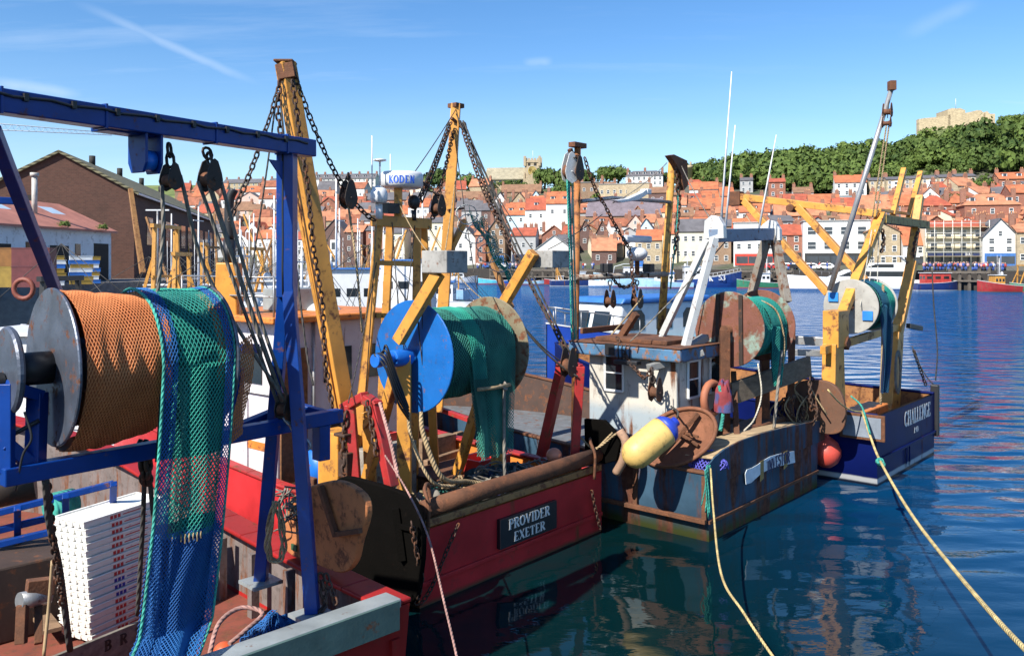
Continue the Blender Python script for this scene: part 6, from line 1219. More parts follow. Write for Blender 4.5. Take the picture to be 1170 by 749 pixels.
# white fish boxes, one tall leaning stack
fbm = paint('fishbox_white', (.76, .74, .68), .45, var=.06, bump=.02, grime=.18, scale=3); redink = paint('red_print', (.5, .03, .03), .6, bump=0); blueink = paint('blue_print', (.02, .03, .3), .6, bump=0)
c00 = Zp(104, 738, .52); c10 = Zp(198, 694, .52); xd = (c10-c00).normalized(); LB = (c10-c00).length; yd = V((-xd.y, xd.x, 0))
NB = 17; pit = .094
ords = ['topmost', 'second', 'third', 'fourth', 'fifth', 'sixth', 'seventh', 'eighth', 'ninth', 'tenth', 'eleventh', 'twelfth', 'thirteenth', 'fourteenth', 'fifteenth', 'sixteenth', 'bottom']
for k in range(NB):
    z = .55+k*pit; jx, jy = random.uniform(-.012, .012), random.uniform(-.012, .012); lean = -xd*(k*.006)+yd*0
    o_ = c00+lean+xd*jx+yd*jy; o_.z = z; h = .10 if k == NB-1 else pit-.003; D = .62
    wl = lambda x, y, zz: o_+xd*x+yd*y+V((0, 0, zz))
    m = MB(); e = .03
    def bx(x0, y0, z0, x1, y1, z1): m.box(wl((x0+x1)/2, (y0+y1)/2, (z0+z1)/2), xd*((x1-x0)/2), yd*((y1-y0)/2), V((0, 0, (z1-z0)/2)))
    bx(.03, .03, 0, LB-.03, D-.03, .02)
    for a in ((.02, .02, LB-.02, .045), (.02, D-.045, LB-.02, D-.02), (.02, .045, .045, D-.045), (LB-.045, .045, LB-.02, D-.045)): bx(a[0], a[1], .02, a[2], a[3], h)
    for a in ((.008, .008, LB-.008, .03), (.008, D-.03, LB-.008, D-.008), (.008, .03, .03, D-.03), (LB-.03, .03, LB-.008, D-.03)): bx(a[0], a[1], h-.022, a[2], a[3], h)
    if k == NB-1: bx(.046, .046, h-.035, LB-.046, D-.046, h-.02)
    for yy in (.12, .25, .38, .5): bx(.006, yy-.03, .012, .02, yy+.03, h-.03)
    lab = '%s white fish box %s stack beside the draped teal net' % (ords[NB-1-k], 'of the tall' if k in (0, NB-1) else 'from the top of the tall')
    fb_ = m.build('fish_box', fbm, label=lab, cat='fish box', group='white fish boxes in the tall stack', bev=.006)
    pr = MB()
    for q in range(3): pr.poly([wl(.42+q*.06, .018, h-.082), wl(.465+q*.06, .018, h-.082), wl(.465+q*.06, .018, h-.034), wl(.42+q*.06, .018, h-.034)])
    pr.poly([wl(.62, .018, h-.064), wl(1.0, .018, h-.064), wl(1.0, .018, h-.050), wl(.62, .018, h-.050)])
    pr.build('printing', blueink if k in (5, 6, 7) else redink, fb_)
# plank in front of the boxes with worn stencil letters
plk = wood('grey_plank', (.20, .175, .14)); pa, pb = Zp(58, 752, .98), Zp(205, 692, .98); pdv = (pb-pa).normalized(); pn = V((pdv.y, -pdv.x, 0))
pk = MB().box((pa+pb)/2-V((0, 0, .20)), (pb-pa)/2, pn*.025, V((0, 0, .22))).build('plank', plk, label='weathered grey plank lettered B R T standing before the white boxes', cat='plank', bev=.006)
m = MB(); letters(m, 'B', pa+(pb-pa)*.40+pn*.027-V((0, 0, .17)), pdv, UP, .13, bold=.22); letters(m, 'R', pa+(pb-pa)*.52+pn*.027-V((0, 0, .17)), pdv, UP, .13, bold=.22); letters(m, 'T', pa+(pb-pa)*.64+pn*.027-V((0, 0, .17)), pdv, UP, .13, bold=.22); m.build('stencil_lettering', blk, pk)
# dark lifting strops and chains in front of the boxes
rope([P(52, 548, 8.4), P(57, 600, 8.8), P(68, 650, 9.3), P(80, 742, 9.9)], .036, rope_d, 'thick dark strop hanging left of the white boxes from the blue beam')
MB().chain([P(54, 552, 8.5), P(60, 612, 8.9), P(72, 690, 9.4)], .10, .014).build('chain', chainm, label='rusty chain hanging beside the dark strop left of the boxes', cat='chain')
rope([P(166, 512, 9.2), P(163, 600, 9.6), P(157, 702, 10.0)], .026, rope_d, 'dark rope, left of two hanging before the white boxes', group='dark ropes in front of the boxes'); rope([P(168, 512, 9.2), P(176, 600, 9.6), P(185, 696, 10.0)], .026, rope_d, 'dark rope, right of two hanging before the white boxes', group='dark ropes in front of the boxes')
MB().chain([P(160, 505, 9.15), P(163, 535, 9.2), P(166, 552, 9.3)], .13, .028).chain([P(166, 505, 9.15), P(170, 535, 9.2), P(168, 552, 9.3)], .13, .026).build('chain', chaind, label='thick knot of dark chain under the blue beam left of the teal net', cat='chain')
# deck machinery behind the boxes
wf = thing('winch_frame', Zp(70, 610, .55), 'blue tube framed winch with a green rope reel behind the white boxes', 'winch')
m = MB()
for a, b_ in (((-20, 590), (130, 552)), ((-20, 626), (128, 590)), ((130, 552), (128, 600)), ((75, 566), (75, 612)), ((20, 580), (20, 626)), ((-20, 610), (60, 590))): m.bar(P(*a, 11.8), P(*b_, 12.3), .09)
m.build('frame', blue, wf, bev=.01); MB().cyl(P(56, 580, 12.1), P(84, 573, 12.4), .2, 18).build('reel', rope_t, wf)
MB().cyl(P(-20, 560, 12.6), P(40, 548, 12.9), .3, 16).build('drum', chaind, wf)
wm = MB().abox(1.0, 4.6, .5, 3.0, 6.0, 1.5, F1).build('deck_locker', paint('locker_brown', (.05, .03, .022), .7, rust=.3), label='dark brown deck locker behind the blue winch frame', cat='locker', bev=.03)
for k, (a, b_) in enumerate((((15, 640), (70, 690)), ((30, 628), (100, 620)), ((20, 668), (60, 720)))):
    MB().bar(Zp(*a, .62+k*.05), Zp(*b_, .62+k*.05), .22, .05).build('plank', deckwood, label=['brown deck plank lying left of the boxes, longest of three', 'brown plank lying across behind the white boxes', 'brown plank lying lowest at the left edge'][k], cat='plank')
rw = thing('fairlead', Zp(35, 700, .55), 'rusty roller fairlead with bracket on deck left of the white boxes', 'fairlead')
MB().bar(P(30, 672, 10.4), P(62, 668, 10.6), .14, .2).bar(P(26, 690, 10.3), P(24, 735, 10.2), .09, .12).bar(P(44, 690, 10.5), P(44, 735, 10.3), .09, .12).build('bracket', rustm, rw, bev=.01); MB().cyl(P(22, 686, 10.3), P(56, 680, 10.6), .1, 14).build('roller', steel, rw)
rope([P(60, 640, 9.9), P(56, 690, 10.0), P(50, 749, 9.9)], .02, paint('broom_handle', (.4, .28, .15), .7), 'thin wooden pole leaning left of the white boxes', name='pole', cat='pole')
# hose and float by the transom
rope([P(238, 752, 9.0), P(250, 712, 9.4), P(275, 694, 9.7), P(300, 700, 9.7), P(280, 720, 9.4), P(262, 735, 9.2)], .026, rope_p, 'looped pinkish hose on deck beside the blue net', name='hose', cat='hose')
MB().ell(Zp(256, 744, 1.1), .12, .12, .11, 18, 12).build('float', paint('float_orange', (.6, .1, .03), .45), label='small orange float on deck at the foot of the blue net', cat='float')
# rope hank and chain on the legs
hk = [P(312+9*math.sin(k*.9)+(k % 3)*3, 572+70*abs(math.sin(k*.45)), 10.35-.02*k) for k in range(22)]
rope(hk, .017, rope_tan, 'tan rope hank hung on the left strut of the blue leg', n=6)
MB().chain([P(366, 655, 10.0), P(372, 690, 9.9), P(362, 706, 9.8)], .11, .017).chain([P(372, 655, 10.0), P(384, 690, 9.9)], .1, .014).build('chain', chainm, label='rusty chain bunch at the foot of the right blue strut', cat='chain')
# trawl door on its starboard rail
def plate(name, pts, off, mat, label, bev=.02, ribs=None, ribm=None, cat='trawl door'):
    if len(pts) > 8: pts = spline(pts+[pts[0]], 4)[:-1]
    root = thing(name, min(pts, key=lambda p: p.z), label, cat); MB().prism(pts, off).build('plate', mat, root, bev=bev)
    for a, b_, w_ in (ribs or []): MB().bar(a, b_, w_, w_).build('brace', ribm or mat, root, bev=.006)
    return root
dp = [(330, 570), (352, 556), (381, 549), (402, 556), (416, 570), (418, 590), (410, 618), (404, 642), (392, 654), (374, 650), (352, 640), (328, 630), (324, 600)]
X1 = B1-.30; pts = [F1.x(px, py, X1) for px, py in dp]
plate('trawl_door', pts, t1*.10, fl_or, 'rounded orange and brown trawl door hung on rail behind the blue strut', ribs=[(F1.x(366, 555, X1-.05), F1.x(384, 612, X1-.05), .07), (F1.x(384, 610, X1-.05), F1.x(412, 606, X1-.05), .06)], ribm=rustm)
MB().box(F1.x(336, 625, X1-.02), F1.h*.06, t1*.01, V((0, 0, .04))).build('pad_eye', paint('pad_green', (.03, .09, .04), .6), bpy.data.objects['trawl_door'])
rc = thing('fishing_net', Zp(330, 575, 2.2), 'tangle of grey twine and net bunched over the trawl door by the blue strut', 'fishing net')
m = MB()
for k in range(26):
    a = F1.x(335+random.uniform(-15, 15), 570+random.uniform(-18, 18), X1-.1); m.tube(spline([a, a+V((random.uniform(-.2, .2), random.uniform(-.2, .2), random.uniform(-.25, .1))), a+V((random.uniform(-.25, .25), random.uniform(-.2, .2), random.uniform(-.3, .1)))], 5), .012, 5)
m.build('twine', rope_g, rc)
# ---------------------------------------------------------------- red trawler PROVIDER
F2 = Frame((-1.52, 13.51), (.642, .766)); B2 = 5.3; t2, h2 = F2.t, F2.h
b2 = thing('fishing_trawler', F2.w(B2/2, 5, 0), 'red trawler lettered PROVIDER EXETER with blue sided net drum and yellow gantry', 'trawler')
o, i, d, c = hull_shape(F2, B2, 15, 1.22, 3.0, .62, capw=.2, tumb=1.0, skin=.1, stern=.97)
o.build('hull', redh2, b2); i.build('bulwark', orange_p, b2); d.build('deck', deckwood, b2); c.build('gunwale', redp, b2, bev=.02)
e0 = .08; MB().abox(e0-.02, -.05, .34, B2-.1, -.01, .41, F2).build('rubbing_strake', redh2, b2, bev=.01)
MB().bar(F2.w(.12, -.005, 1.33), F2.w(B2-.15, -.005, 1.33), .1, .12).build('transom_rail', brown_p, b2, bev=.01)
ro = MB().tube([F2.w(.15, .08, 1.52), F2.w(1.8, .08, 1.54), F2.w(3.5, .08, 1.54), F2.w(B2-.12, .08, 1.56)], .15, 18).build('stern_roller', rustm, b2)
for x in (.18, B2-.45):
    m = MB(); m.tube(spline([F2.w(x, -.08, 1.15), F2.w(x, -.1, 1.62), F2.w(x+.06, .05, 1.85), F2.w(x+.3, .22, 1.86), F2.w(x+.34, .2, 1.55)]), .032, 7); m.build('roller_bracket', rustm, b2)
sgp = [F2.y(x, y, -.05) for x, y in ((577, 593), (629, 574), (628, 603), (577, 623))]
sgc = sum(sgp, V((0, 0, 0)))/4; bk = MB().prism([F2.w(2.05-.77, -.03, .72), F2.w(2.05+.77, -.03, .72), F2.w(2.05+.77, -.03, 1.19), F2.w(2.05-.77, -.03, 1.19)], F2.d(0, -.03, 0))
sx_ = (sgc-F2.o).dot(t2); sz_ = sgc.z
sg = MB().abox(sx_-.82, -.085, sz_-.26, sx_+.82, -.005, sz_+.26, F2).build('name_board', paint('name_board_black', (.012, .013, .018), .35, bump=0), b2)
lw = paint('letter_white', (.72, .72, .70), .5, bump=0, var=.05)
m = MB(); letters(m, 'PROVIDER', F2.w(sx_, -.088, sz_+.035), t2, UP, .18, sp=.1, bold=.21, squash=1.04); letters(m, 'EXETER', F2.w(sx_, -.088, sz_-.205), t2, UP, .17, sp=.1, bold=.21, squash=1.12); m.build('lettering', lw, sg)
# net drum between two yellow gallows
dc2 = F2.y(472, 407, 1.25); dr2_ = F2.y(559, 392, 1.25); LD2 = (dr2_-dc2).dot(t2); R2d = 1.0
d2 = drum(b2, 'net_drum', dc2, t2, LD2, R2d, .4, blued, greenflange, blued)
mt = MB().cyl(dc2-t2*.1, dc2-t2*.5, .15, 18).cyl(dc2-t2*.5, dc2-t2*.75, .10, 14).cyl(dc2-t2*.75, dc2-t2*.9, .12, 14).build('hydraulic_motor', bluemotor, d2, bev=.012)
m = MB()
for k in range(5): m.tube(spline([dc2-t2*(.7+.05*k)+UP*.12, dc2-t2*(.8)-h2*.2+UP*(.25-.1*k), dc2-t2*.6-h2*.25-UP*(.3+.1*k), dc2-t2*.3-h2*.2-UP*(.85+.05*k)]), .02, 6)
m.build('hydraulic_hose', blk, d2)
m = MB()
for k in range(7): a = F2.y(478+k*5, 349+k*3, 1.0)-t2*.02; m.tube(spline([a, a-UP*(.5+.1*k)+t2*.04, F2.y(487+k*4, 452-k*8, 1.0)]), .012, 5)
m.build('lashing', rope_d, d2)
aft2 = -h2
def g2(u, v):
    a = -1.9+5.6*v; q = .10+(LD2-.2)*u; r = .76*(1+.05*nz((q*2.4, a*1.2, 21))+.03*nz((q*9, a*2, 7))+.07*math.sin(u*3.1))
    return dc2+t2*q+aft2*(math.cos(a)*r)+UP*(math.sin(a)*r)
gn = thing('fishing_net', dc2-UP*1.8, 'dark green net wound on the blue sided drum and hanging down to the deck', 'fishing net')
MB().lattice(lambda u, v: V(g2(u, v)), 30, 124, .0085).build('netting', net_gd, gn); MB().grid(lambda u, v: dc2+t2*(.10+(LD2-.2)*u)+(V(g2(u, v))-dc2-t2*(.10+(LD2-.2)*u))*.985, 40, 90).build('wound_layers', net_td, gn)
def g2h(off, am, sd):
    def fn(u, v):
        q = LD2*(.30+.62*u); k = v
        if v < .42:
            a = math.pi*.72*(1-v/.42); r = .79+off+.02*nz((q*5, a*3, sd)); return dc2+t2*q+aft2*(math.cos(a)*r)+UP*(math.sin(a)*r)
        k = (v-.42)/.58; fold = am*(.2+k)*math.sin(q*10+sd+2*nz((q*2, k*2, sd)))
        ctr = LD2*.66; return dc2+t2*(ctr+(q-ctr)*(1-.38*k))+aft2*(.79+off+fold+.06*k)-UP*(k*1.85+.06*nz((q*4, 1, sd))*k)
    return fn
for off, am, sd, mm, nu, nv in ((.02, .04, 2, net_gd, 20, 98), (-.03, .05, 6, net_gd, 22, 90), (-.06, .06, 12, net_gd, 24, 96), (.05, .05, 9, net_te, 7, 50)):
    f_ = g2h(off, am, sd); MB().lattice((lambda u, v, f_=f_: f_(u*.3, v*.55)) if mm is net_te else f_, nu, nv, .0078).build('netting', mm, gn)
f_ = g2h(-.07, .04, 4); MB().grid(lambda u, v: f_(.06+.88*u, v*.84), 18, 40).build('inner_folds', net_td, gn)
bq = g2h(.1, 0, 0); MB().tube([bq(.02, .60), bq(.4, .61), bq(.8, .605)], .035, 8).build('headline_pole', rope_tan, gn)
rope([bq(.55, .60), bq(.7, .63), F2.y(576, 440, .4), F2.y(576, 500, .3), F2.y(577, 556, .25)], .03, rope_g, 'grey hose hanging from the dark green net down to the red stern', name='hose', cat='hose')
# arms reaching up over the drum with grey boxes at their heads
arm = MB().bar(F2.y(455, 390, 1.3), F2.y(501, 312, .45), .17, .2).build('drum_arm', yel2, b2, bev=.012)
gb = paint('arm_box_grey', (.30, .29, .27), .8, rust=.25, grime=.4)
MB().box(F2.y(508, 299, .42), t2*.26, h2*.3, UP*.19).build('head_box', gb, arm, bev=.015)
arm2 = MB().bar(F2.y(572, 353, 1.35), F2.y(610, 288, .5), .17, .2).build('drum_arm', yel2, b2, bev=.012); MB().box(F2.y(627, 296, .45), t2*.28, h2*.3, UP*.17).build('head_box', gb, arm2, bev=.015)
for px, c_ in ((462, 1.25), (568, 1.3)):
    a = F2.y(px, 405, c_); MB().bar(a, V((a.x, a.y, .62)), .2, .24).bar(a+h2*.1, F2.w((a-F2.o).dot(t2), 2.6, .62), .16, .18).build('drum_stand', yel2, b2, bev=.012)
# gantry with radar
g2o = MB().bar(F2.y(427, 252, 3.1), F2.y(490, 256, 3.1), .2, .22).build('gantry', yel2, b2, bev=.012)
for a, b_, c_ in (((434, 250), (412, 470), 3.1), ((446, 252), (436, 470), 3.3), ((477, 254), (474, 470), 3.1), ((484, 256), (494, 470), 3.3)):
    p, q = F2.y(*a, c_), F2.y(*b_, c_); q = p+(q-p)*((p.z-.62)/(p.z-q.z)); MB().taper(q, p, .19, .18, .15, .15).build('gantry_leg', yel2, g2o, bev=.012)
for y_ in (300, 360): MB().bar(F2.y(430-3*(y_ > 320), y_, 3.15), F2.y(476, y_+2, 3.15), .08, .1).build('gantry_rung', yel2, g2o)
MB().bar(F2.y(455, 250, 3.1), F2.y(455, 214, 3.1), .15).build('radar_post', yel2, g2o)
rd = MB(); rc_ = F2.y(459, 206, 3.1)
rd.lathe(rc_-UP*.17, UP, [(.02, 0), (.36, .0), (.44, .06), (.44, .27), (.40, .33), (.02, .36)], 28); rdo = rd.build('radar', white_b, g2o)
for v in rdo.data.vertices: v.co = v.co
m = MB()
for k, c_ in enumerate('KODEN'): a_ = -math.pi/2+.12+(k-2)*.25; letters(m, c_, rc_+V((math.cos(a_)*.442, math.sin(a_)*.442, -.09)), V((-math.sin(a_), math.cos(a_), 0)), UP, .15, bold=.24, squash=.78)
m.build('radar_lettering', paint('radar_blue', (.03, .12, .6), .5, bump=0), rdo)
MB().lathe(F2.y(433, 232, 2.9), UP, [(.15, 0), (.17, .1), (.17, .2), (.13, .29), (.02, .33)], 16).cyl(F2.y(433, 250, 2.9), F2.y(433, 232, 2.9), .07, 8).build('satellite_dome', white_b, g2o)
MB().tube([F2.y(425, 215, 3.1), F2.y(425, 155, 3.1)], .014, 5).tube([F2.y(433, 212, 3.1), F2.y(425, 215, 3.1)], .014, 5).tube([F2.y(446, 212, 3.2), F2.y(446, 176, 3.2)], .011, 5).lathe(F2.y(434, 185, 3.1), UP, [(.02, 0), (.13, .02), (.13, .05), (.02, .07)], 12).tube([F2.y(434, 212, 3.1), F2.y(434, 185, 3.1)], .02, 5).build('aerial', mast_w, g2o)
MB().ell(F2.y(473, 231, 3.0), .13, .13, .15, 14, 8).cyl(F2.y(473, 240, 3.0), F2.y(473, 252, 3.0), .05, 8).box(F2.y(446, 238, 3.0), t2*.16, h2*.1, UP*.1).build('deck_lamp', blk, g2o)
# yellow mast and the big derrick
mst = MB().taper(F2.y(499, 470, 4.2), F2.y(521, 119, 4.2), .30, .28, .24, .22).build('mast', yel2, b2, bev=.015)
MB().box(F2.y(521, 121, 4.2), t2*.14, h2*.14, UP*.05).bar(F2.y(516, 135, 4.1), F2.y(533, 150, 4.1), .06).bar(F2.y(512, 240, 4.1), F2.y(530, 238, 4.1), .05).build('mast_head', rustm, mst)
MB().bar(F2.y(515, 285, 4.15), F2.y(531, 252, 4.15), .12, .13).build('mast_strut', yel2, mst, bev=.01)
dk0, dk1 = P(394, 470, 15.6), P(326, 72, 15.3); der = MB().taper(dk0, dk1, .30, .27, .29, .27, V((.7, -.7, 0))).build('derrick', yel2, b2, bev=.015)
MB().bar(P(327, 75, 15.3), P(330, 92, 15.28), .34, .31).box(P(326, 71, 15.3), V((.17, 0, 0)), V((0, .17, 0)), UP*.02).build('derrick_head', rustm, der, bev=.01)
MB().bar(P(384, 470, 15.45), P(329, 180, 15.2), .04, .05).build('derrick_rail', yel2, der)
MB().abox(.75, 2.9, .62, 1.25, 3.5, 2.3, F2).build('derrick_post', yel2, b2, bev=.02)
CHS = 'chains stayed from the yellow masts'
def chn(pts, label, link=.12, r=.0135, mat=chaind, group=None): return MB().chain([V(p) for p in pts], link, r).build('chain', mat, label=label, cat='chain', group=group)
chn(sag(P(318, 104, 15.2), P(262, 252, 14.2), .12), 'dark chain slanting left from the big derrick head to the blue gantry', .14, .0155)
chn(sag(P(335, 82, 15.2), P(428, 252, 16.6), .45, 16), 'dark chain slanting right from the derrick head to the yellow gantry corner', .14, .0155)
chn([P(334, 92, 15.05), P(342, 150, 15.05), P(352, 215, 15.05), P(358, 285, 15.05), P(368, 345, 15.05), P(372, 420, 15.0), P(380, 465, 15.0)], 'rusty chain hanging down along the big yellow derrick', .13, .017, chainm)
chn([P(319, 92, 15.1), P(318, 130, 15.1), P(322, 160, 15.1)], 'short rusty chain wrapped at the derrick head', .14, .02, chainm)
rope([P(316, 110, 15.1), P(304, 200, 15), P(286, 320, 14.8)], .016, rope_d, 'dark wire running down left of the derrick head'); rope([P(321, 120, 15.1), P(336, 280, 14.6), P(350, 400, 14.2), P(358, 440, 14)], .018, rope_d, 'dark wire running down close to the derrick to the deck')
block(P(398, 200, 16.1), P(398, 226, 16.1), .18, 'black pulley block hanging on the chain right of the derrick', w_=.08); rope([P(398, 235, 16.1), P(407, 300, 15.9), P(414, 380, 15.7)], .022, rope_tan, 'tan rope hanging from the black block past the yellow gantry')
for k, (a, b_, lab) in enumerate((((515, 140), (474, 240), 'rusty chain from the yellow mast head, outermost on its left side'), ((518, 150), (494, 250), 'rusty chain from the yellow mast head, inner one on its left side'))): chn(sag(F2.y(*a, 4.1), F2.y(*b_, 3.0), .08), lab, .13, .016, chainm)
for k, (a, b_, lab) in enumerate((((513, 138), (478, 225), 'dark wire left of the yellow mast, upper one'), ((515, 146), (482, 232), 'dark wire left of the yellow mast, lower one'))): rope(sag(F2.y(*a, 4.1), F2.y(*b_, 3.1), .05), .016, rope_d, lab, sm=False)
for k, (a, b_, c_, r, lab) in enumerate((((526, 138), (648, 408), .6, .022, 'dark rope fall from the yellow mast head to the red gallows, left strand'), ((529, 138), (652, 404), .5, .02, 'dark rope fall from the yellow mast head to the red gallows, right strand'))): rope(sag(F2.y(*a, 4.0), F2.y(*b_, c_), .12), r, rope_d, lab, sm=False)
chn(sag(F2.y(527, 142, 4.0), F2.y(560, 235, 2.9), .1)+sag(F2.y(560, 235, 2.9), F2.y(650, 405, .6), .05), 'rusty chain running beside the rope falls right of the yellow mast', .13, .017, chainm)
chn(sag(F2.y(530, 140, 4.0), F2.y(575, 260, 2.6), .1), 'dark chain just right of the yellow mast ropes', .12, .016)
block(F2.y(482, 268-60, 2.8), F2.y(501, 238, 2.6), .15, 'black pulley block hung on wires left of the yellow mast foot', w_=.09)
rope(sag(F2.y(584, 355, 1.2), F2.y(660, 430, .3), .15), .022, rope_d, 'dark rope running from drum arm down to the red gallows'); rope(sag(F2.y(583, 352, 1.2), F2.y(640, 412, .7), .1), .014, rope_d, 'thin dark rope running from drum arm to the red gallows')
block(F2.y(648, 395, .5), F2.y(650, 418, .45), .2, 'dark pulley block lying at the head of the red gallows', hook=False)
for k, (px, py) in enumerate(((543, 225), (548, 250))): pass
# torn teal net and loops trailing from the chain behind the drum
tn = thing('fishing_net', F2.y(560, 300, 3.2), 'scrap of teal net and white rope loops snagged on the chain right of yellow mast', 'fishing net')
def tnf(u, v): a = F2.y(536+16*u+42*v, 236+8*u+76*v, 3.0); return a+t2*(.15*nz((u*3, v*5, 1)))+UP*(.2*nz((u*4, v*4, 8))-.25*math.sin(u*3))
MB().lattice(tnf, 14, 34, .008).build('netting', net_te, tn)
m = MB()
for k in range(6): cx, cy = 528+k*9+random.uniform(-6, 6), 245+k*11; m.tube(spline([F2.y(cx+14*math.cos(a*.9)*(.7+.3*random.random()), cy+11*math.sin(a*.9), 3.0) for a in range(8)]), .012, 5)
m.build('rope_loops', ropemat('rope_white', (.5, .52, .48)), tn)
MB().taper(F2.y(556, 283, 3.4), F2.y(584, 352, 2.6), .09, .09, .12, .12).build('boat_hook_pole', brown_p, label='rusty brown spar leaning behind the drum right arm', cat='spar')
# gallows of red posts on both quarters
gl = MB().bar(F2.x(393, 466, .42), F2.x(418, 452, .42), .2, .16).build('gallows', redp, b2, bev=.02)
for a, b_ in (((400, 462), (407, 556)), ((428, 458), (448, 556)), ((418, 455), (432, 465))): MB().bar(F2.x(*a, .42), F2.x(*b_, .42), .2, .17).build('gallows_post', redp, gl, bev=.015)
gl2 = MB().bar(F2.x(642, 412, 4.95), F2.x(664, 420, 4.95), .14, .14).build('gallows', redp, b2, bev=.02)
for a, b_ in (((643, 414), (619, 520)), ((663, 418), (656, 530))): MB().bar(F2.x(*a, 4.95), F2.x(*b_, 4.95), .2, .18).build('gallows_post', redp, gl2, bev=.015)
chn([F2.x(396, 470, .3), F2.x(392, 500, .25), F2.x(394, 540, .2)], 'heavy rusty chain hanging from the left red gallows', .16, .026, chainm); chn([F2.x(420, 458, .3), F2.x(424, 480, .3), F2.x(430, 520, .25)], 'rusty chain looped between the two left red posts', .13, .02, chainm)
bs = MB().box(F2.x(393, 496, .3), t2*.12, h2*.15, UP*.03).box(F2.x(396, 530, .3), t2*.1, h2*.12, UP*.22).build('warp_block', chainm, label='rusty warp block hanging under the left red gallows', cat='pulley block', bev=.02)
rope([F2.x(434, 460, .2), F2.y(445, 500, .6), F2.y(455, 545, .2)], .03, rope_p, 'pinkish pole lashed beside the left red gallows', name='pole', cat='pole')
# yellow post between the gallows
MB().bar(F2.x(420, 470, 1.0), F2.x(424, 560, 1.0), .2, .2).build('bulwark_post', yel2, b2, bev=.012); MB().bar(F2.x(414, 490, .9), F2.x(430, 470, .9), .07).build('bulwark_brace', yel2, b2)
# hopper bin with red tub, fish hold coaming and planking
hb_ = MB().abox(1.15, 2.6, .62, 2.5, 4.0, 1.95, F2).build('fish_hopper', paint('hopper_grey', (.26, .24, .21), .6, rust=.3, grime=.3), b2, bev=.02)
def tub(F, x, y, z, lx, ly, h, mat, label): return crate(F, x, y, z, lx, ly, h, mat, label, 'fish_tub', cat='fish tub')
redtub = paint('tub_red', (.62, .05, .04), .45, bump=.02, var=.1)
tub(F2, 1.5, 2.9, 1.955, .75, .7, .16, redtub, 'shallow red tub lying on the grey hopper below the blue drum')
cb_ = MB().abox(2.9, 1.9, .62, 4.9, 3.4, 1.05, F2).build('hatch_coaming', deckwood, b2, bev=.02); MB().abox(2.85, 1.85, 1.052, 4.95, 3.45, 1.12, F2).build('hatch_cover', rustm, cb_, bev=.01)
tub(F2, 3.7, 2.0, 1.13, 1.0, .65, .26, redtub, 'red fish tub on the hatch between green net and red gallows')
MB().abox(4.0, 4.0, .62, 5.1, 4.25, 1.5, F2).abox(2.7, 4.2, .62, 3.9, 4.4, 1.2, F2).build('pound_board', deckwood, b2, bev=.01)
for k, (a, b_, z) in enumerate((((486, 532), (545, 512), 1.0), ((490, 545), (555, 522), .92), ((520, 500), (560, 488), 1.2))): MB().bar(Zp(*a, z), Zp(*b_, z), .12, .25).build('pound_board', deckwood, b2, bev=.01)
MB().bar(F2.x(505, 468, 4.9), F2.x(560, 488, 4.9), .12, .1).build('gunwale_rail', redp, b2, bev=.01)
MB().abox(2.6, 5.5, .62, 4.6, 7.6, 1.3, F2).build('hatch', greydeck, b2, bev=.03)
# deck clutter: rockhopper discs, ropes, net heap
disc = paint('rubber_disc', (.17, .155, .135), .85, bump=.3, grime=.3)
gr = thing('ground_rope', F2.w(1.3, .6, .65), 'string of rubber discs and pale rope heaped inside the stern roller', 'ground rope')
m = MB(); m2 = MB(); rr_ = random.Random(4)
for k in range(26):
    px, py = rr_.uniform(478, 545), 0; q = F2.w(rr_.uniform(.25, 2.1), rr_.uniform(.35, 1.3), rr_.uniform(1.0, 1.5)); ax_ = V((rr_.uniform(-1, 1), rr_.uniform(-1, 1), rr_.uniform(-.5, .5))).normalized(); r = rr_.uniform(.10, .19)
    m.lathe(q, ax_, [(.03, 0), (r*.8, 0), (r, .025), (r, .07), (r*.8, .1), (.03, .1)], 16)
m.build('disc', disc, gr)
for k in range(24):
    q = F2.w(rr_.uniform(.2, 2.3), rr_.uniform(.3, 1.3), rr_.uniform(1.1, 1.5)); pts = [q]
    for j in range(5): pts.append(pts[-1]+F2.d(rr_.uniform(-.35, .35), rr_.uniform(-.22, .22), rr_.uniform(-.12, .1)))
    m2.tube(spline(pts, 5), .016, 5)
m2.build('rope', rope_tan, gr); MB().abox(.2, .3, .62, 2.3, 1.6, 1.15, F2).build('net_bed', net_td, gr, bev=.15)
nh = thing('fishing_net', F2.w(3.6, .9, .65), 'heap of dark net and coiled ropes inside the right half of the red stern', 'fishing net'); hf2 = heap(F2.w(3.45, 1.0, .9), .95, .5, .6, 6)
MB().grid(hf2, 36, 16).build('heap', paint('net_dark_heap', (.03, .055, .055), .9, col2=(.03, .03, .12), col2amt=.4, bump=.6, scale=4), nh); MB().lattice(hf2, 60, 22, .009).build('netting', netmat('net_black', (.02, .03, .03), (.04, .09, .09)), nh)
m = MB()
for k in range(34):
    cx, cy, cr_ = rr_.uniform(2.4, 4.4), rr_.uniform(.4, 1.3), rr_.uniform(.12, .32); z = 1.25+rr_.uniform(0, .35)
    m.tube(spline([F2.w(cx+cr_*math.cos(a), cy+cr_*math.sin(a)*.8, z+.05*math.sin(a*2+k)) for a in [j*.7 for j in range(9)]], 4), .017, 5)
m.build('coiled_rope', rope_g, nh)
MB().ell(F2.x(633, 520, 4.2)-V((0, 0, 0)), .16, .16, .15, 16, 10).build('float', paint('float_peach', (.55, .2, .11), .5), label='peach coloured float lying against the right red gallows foot', cat='float')
rope([F2.y(480, 470, 1.0), F2.y(485, 500, .9), F2.y(505, 545, .7), F2.y(535, 550, .8), F2.y(556, 553, .7)], .045, rope_tan, 'thick tan rope sweeping from below the blue drum to the stern', n=10)
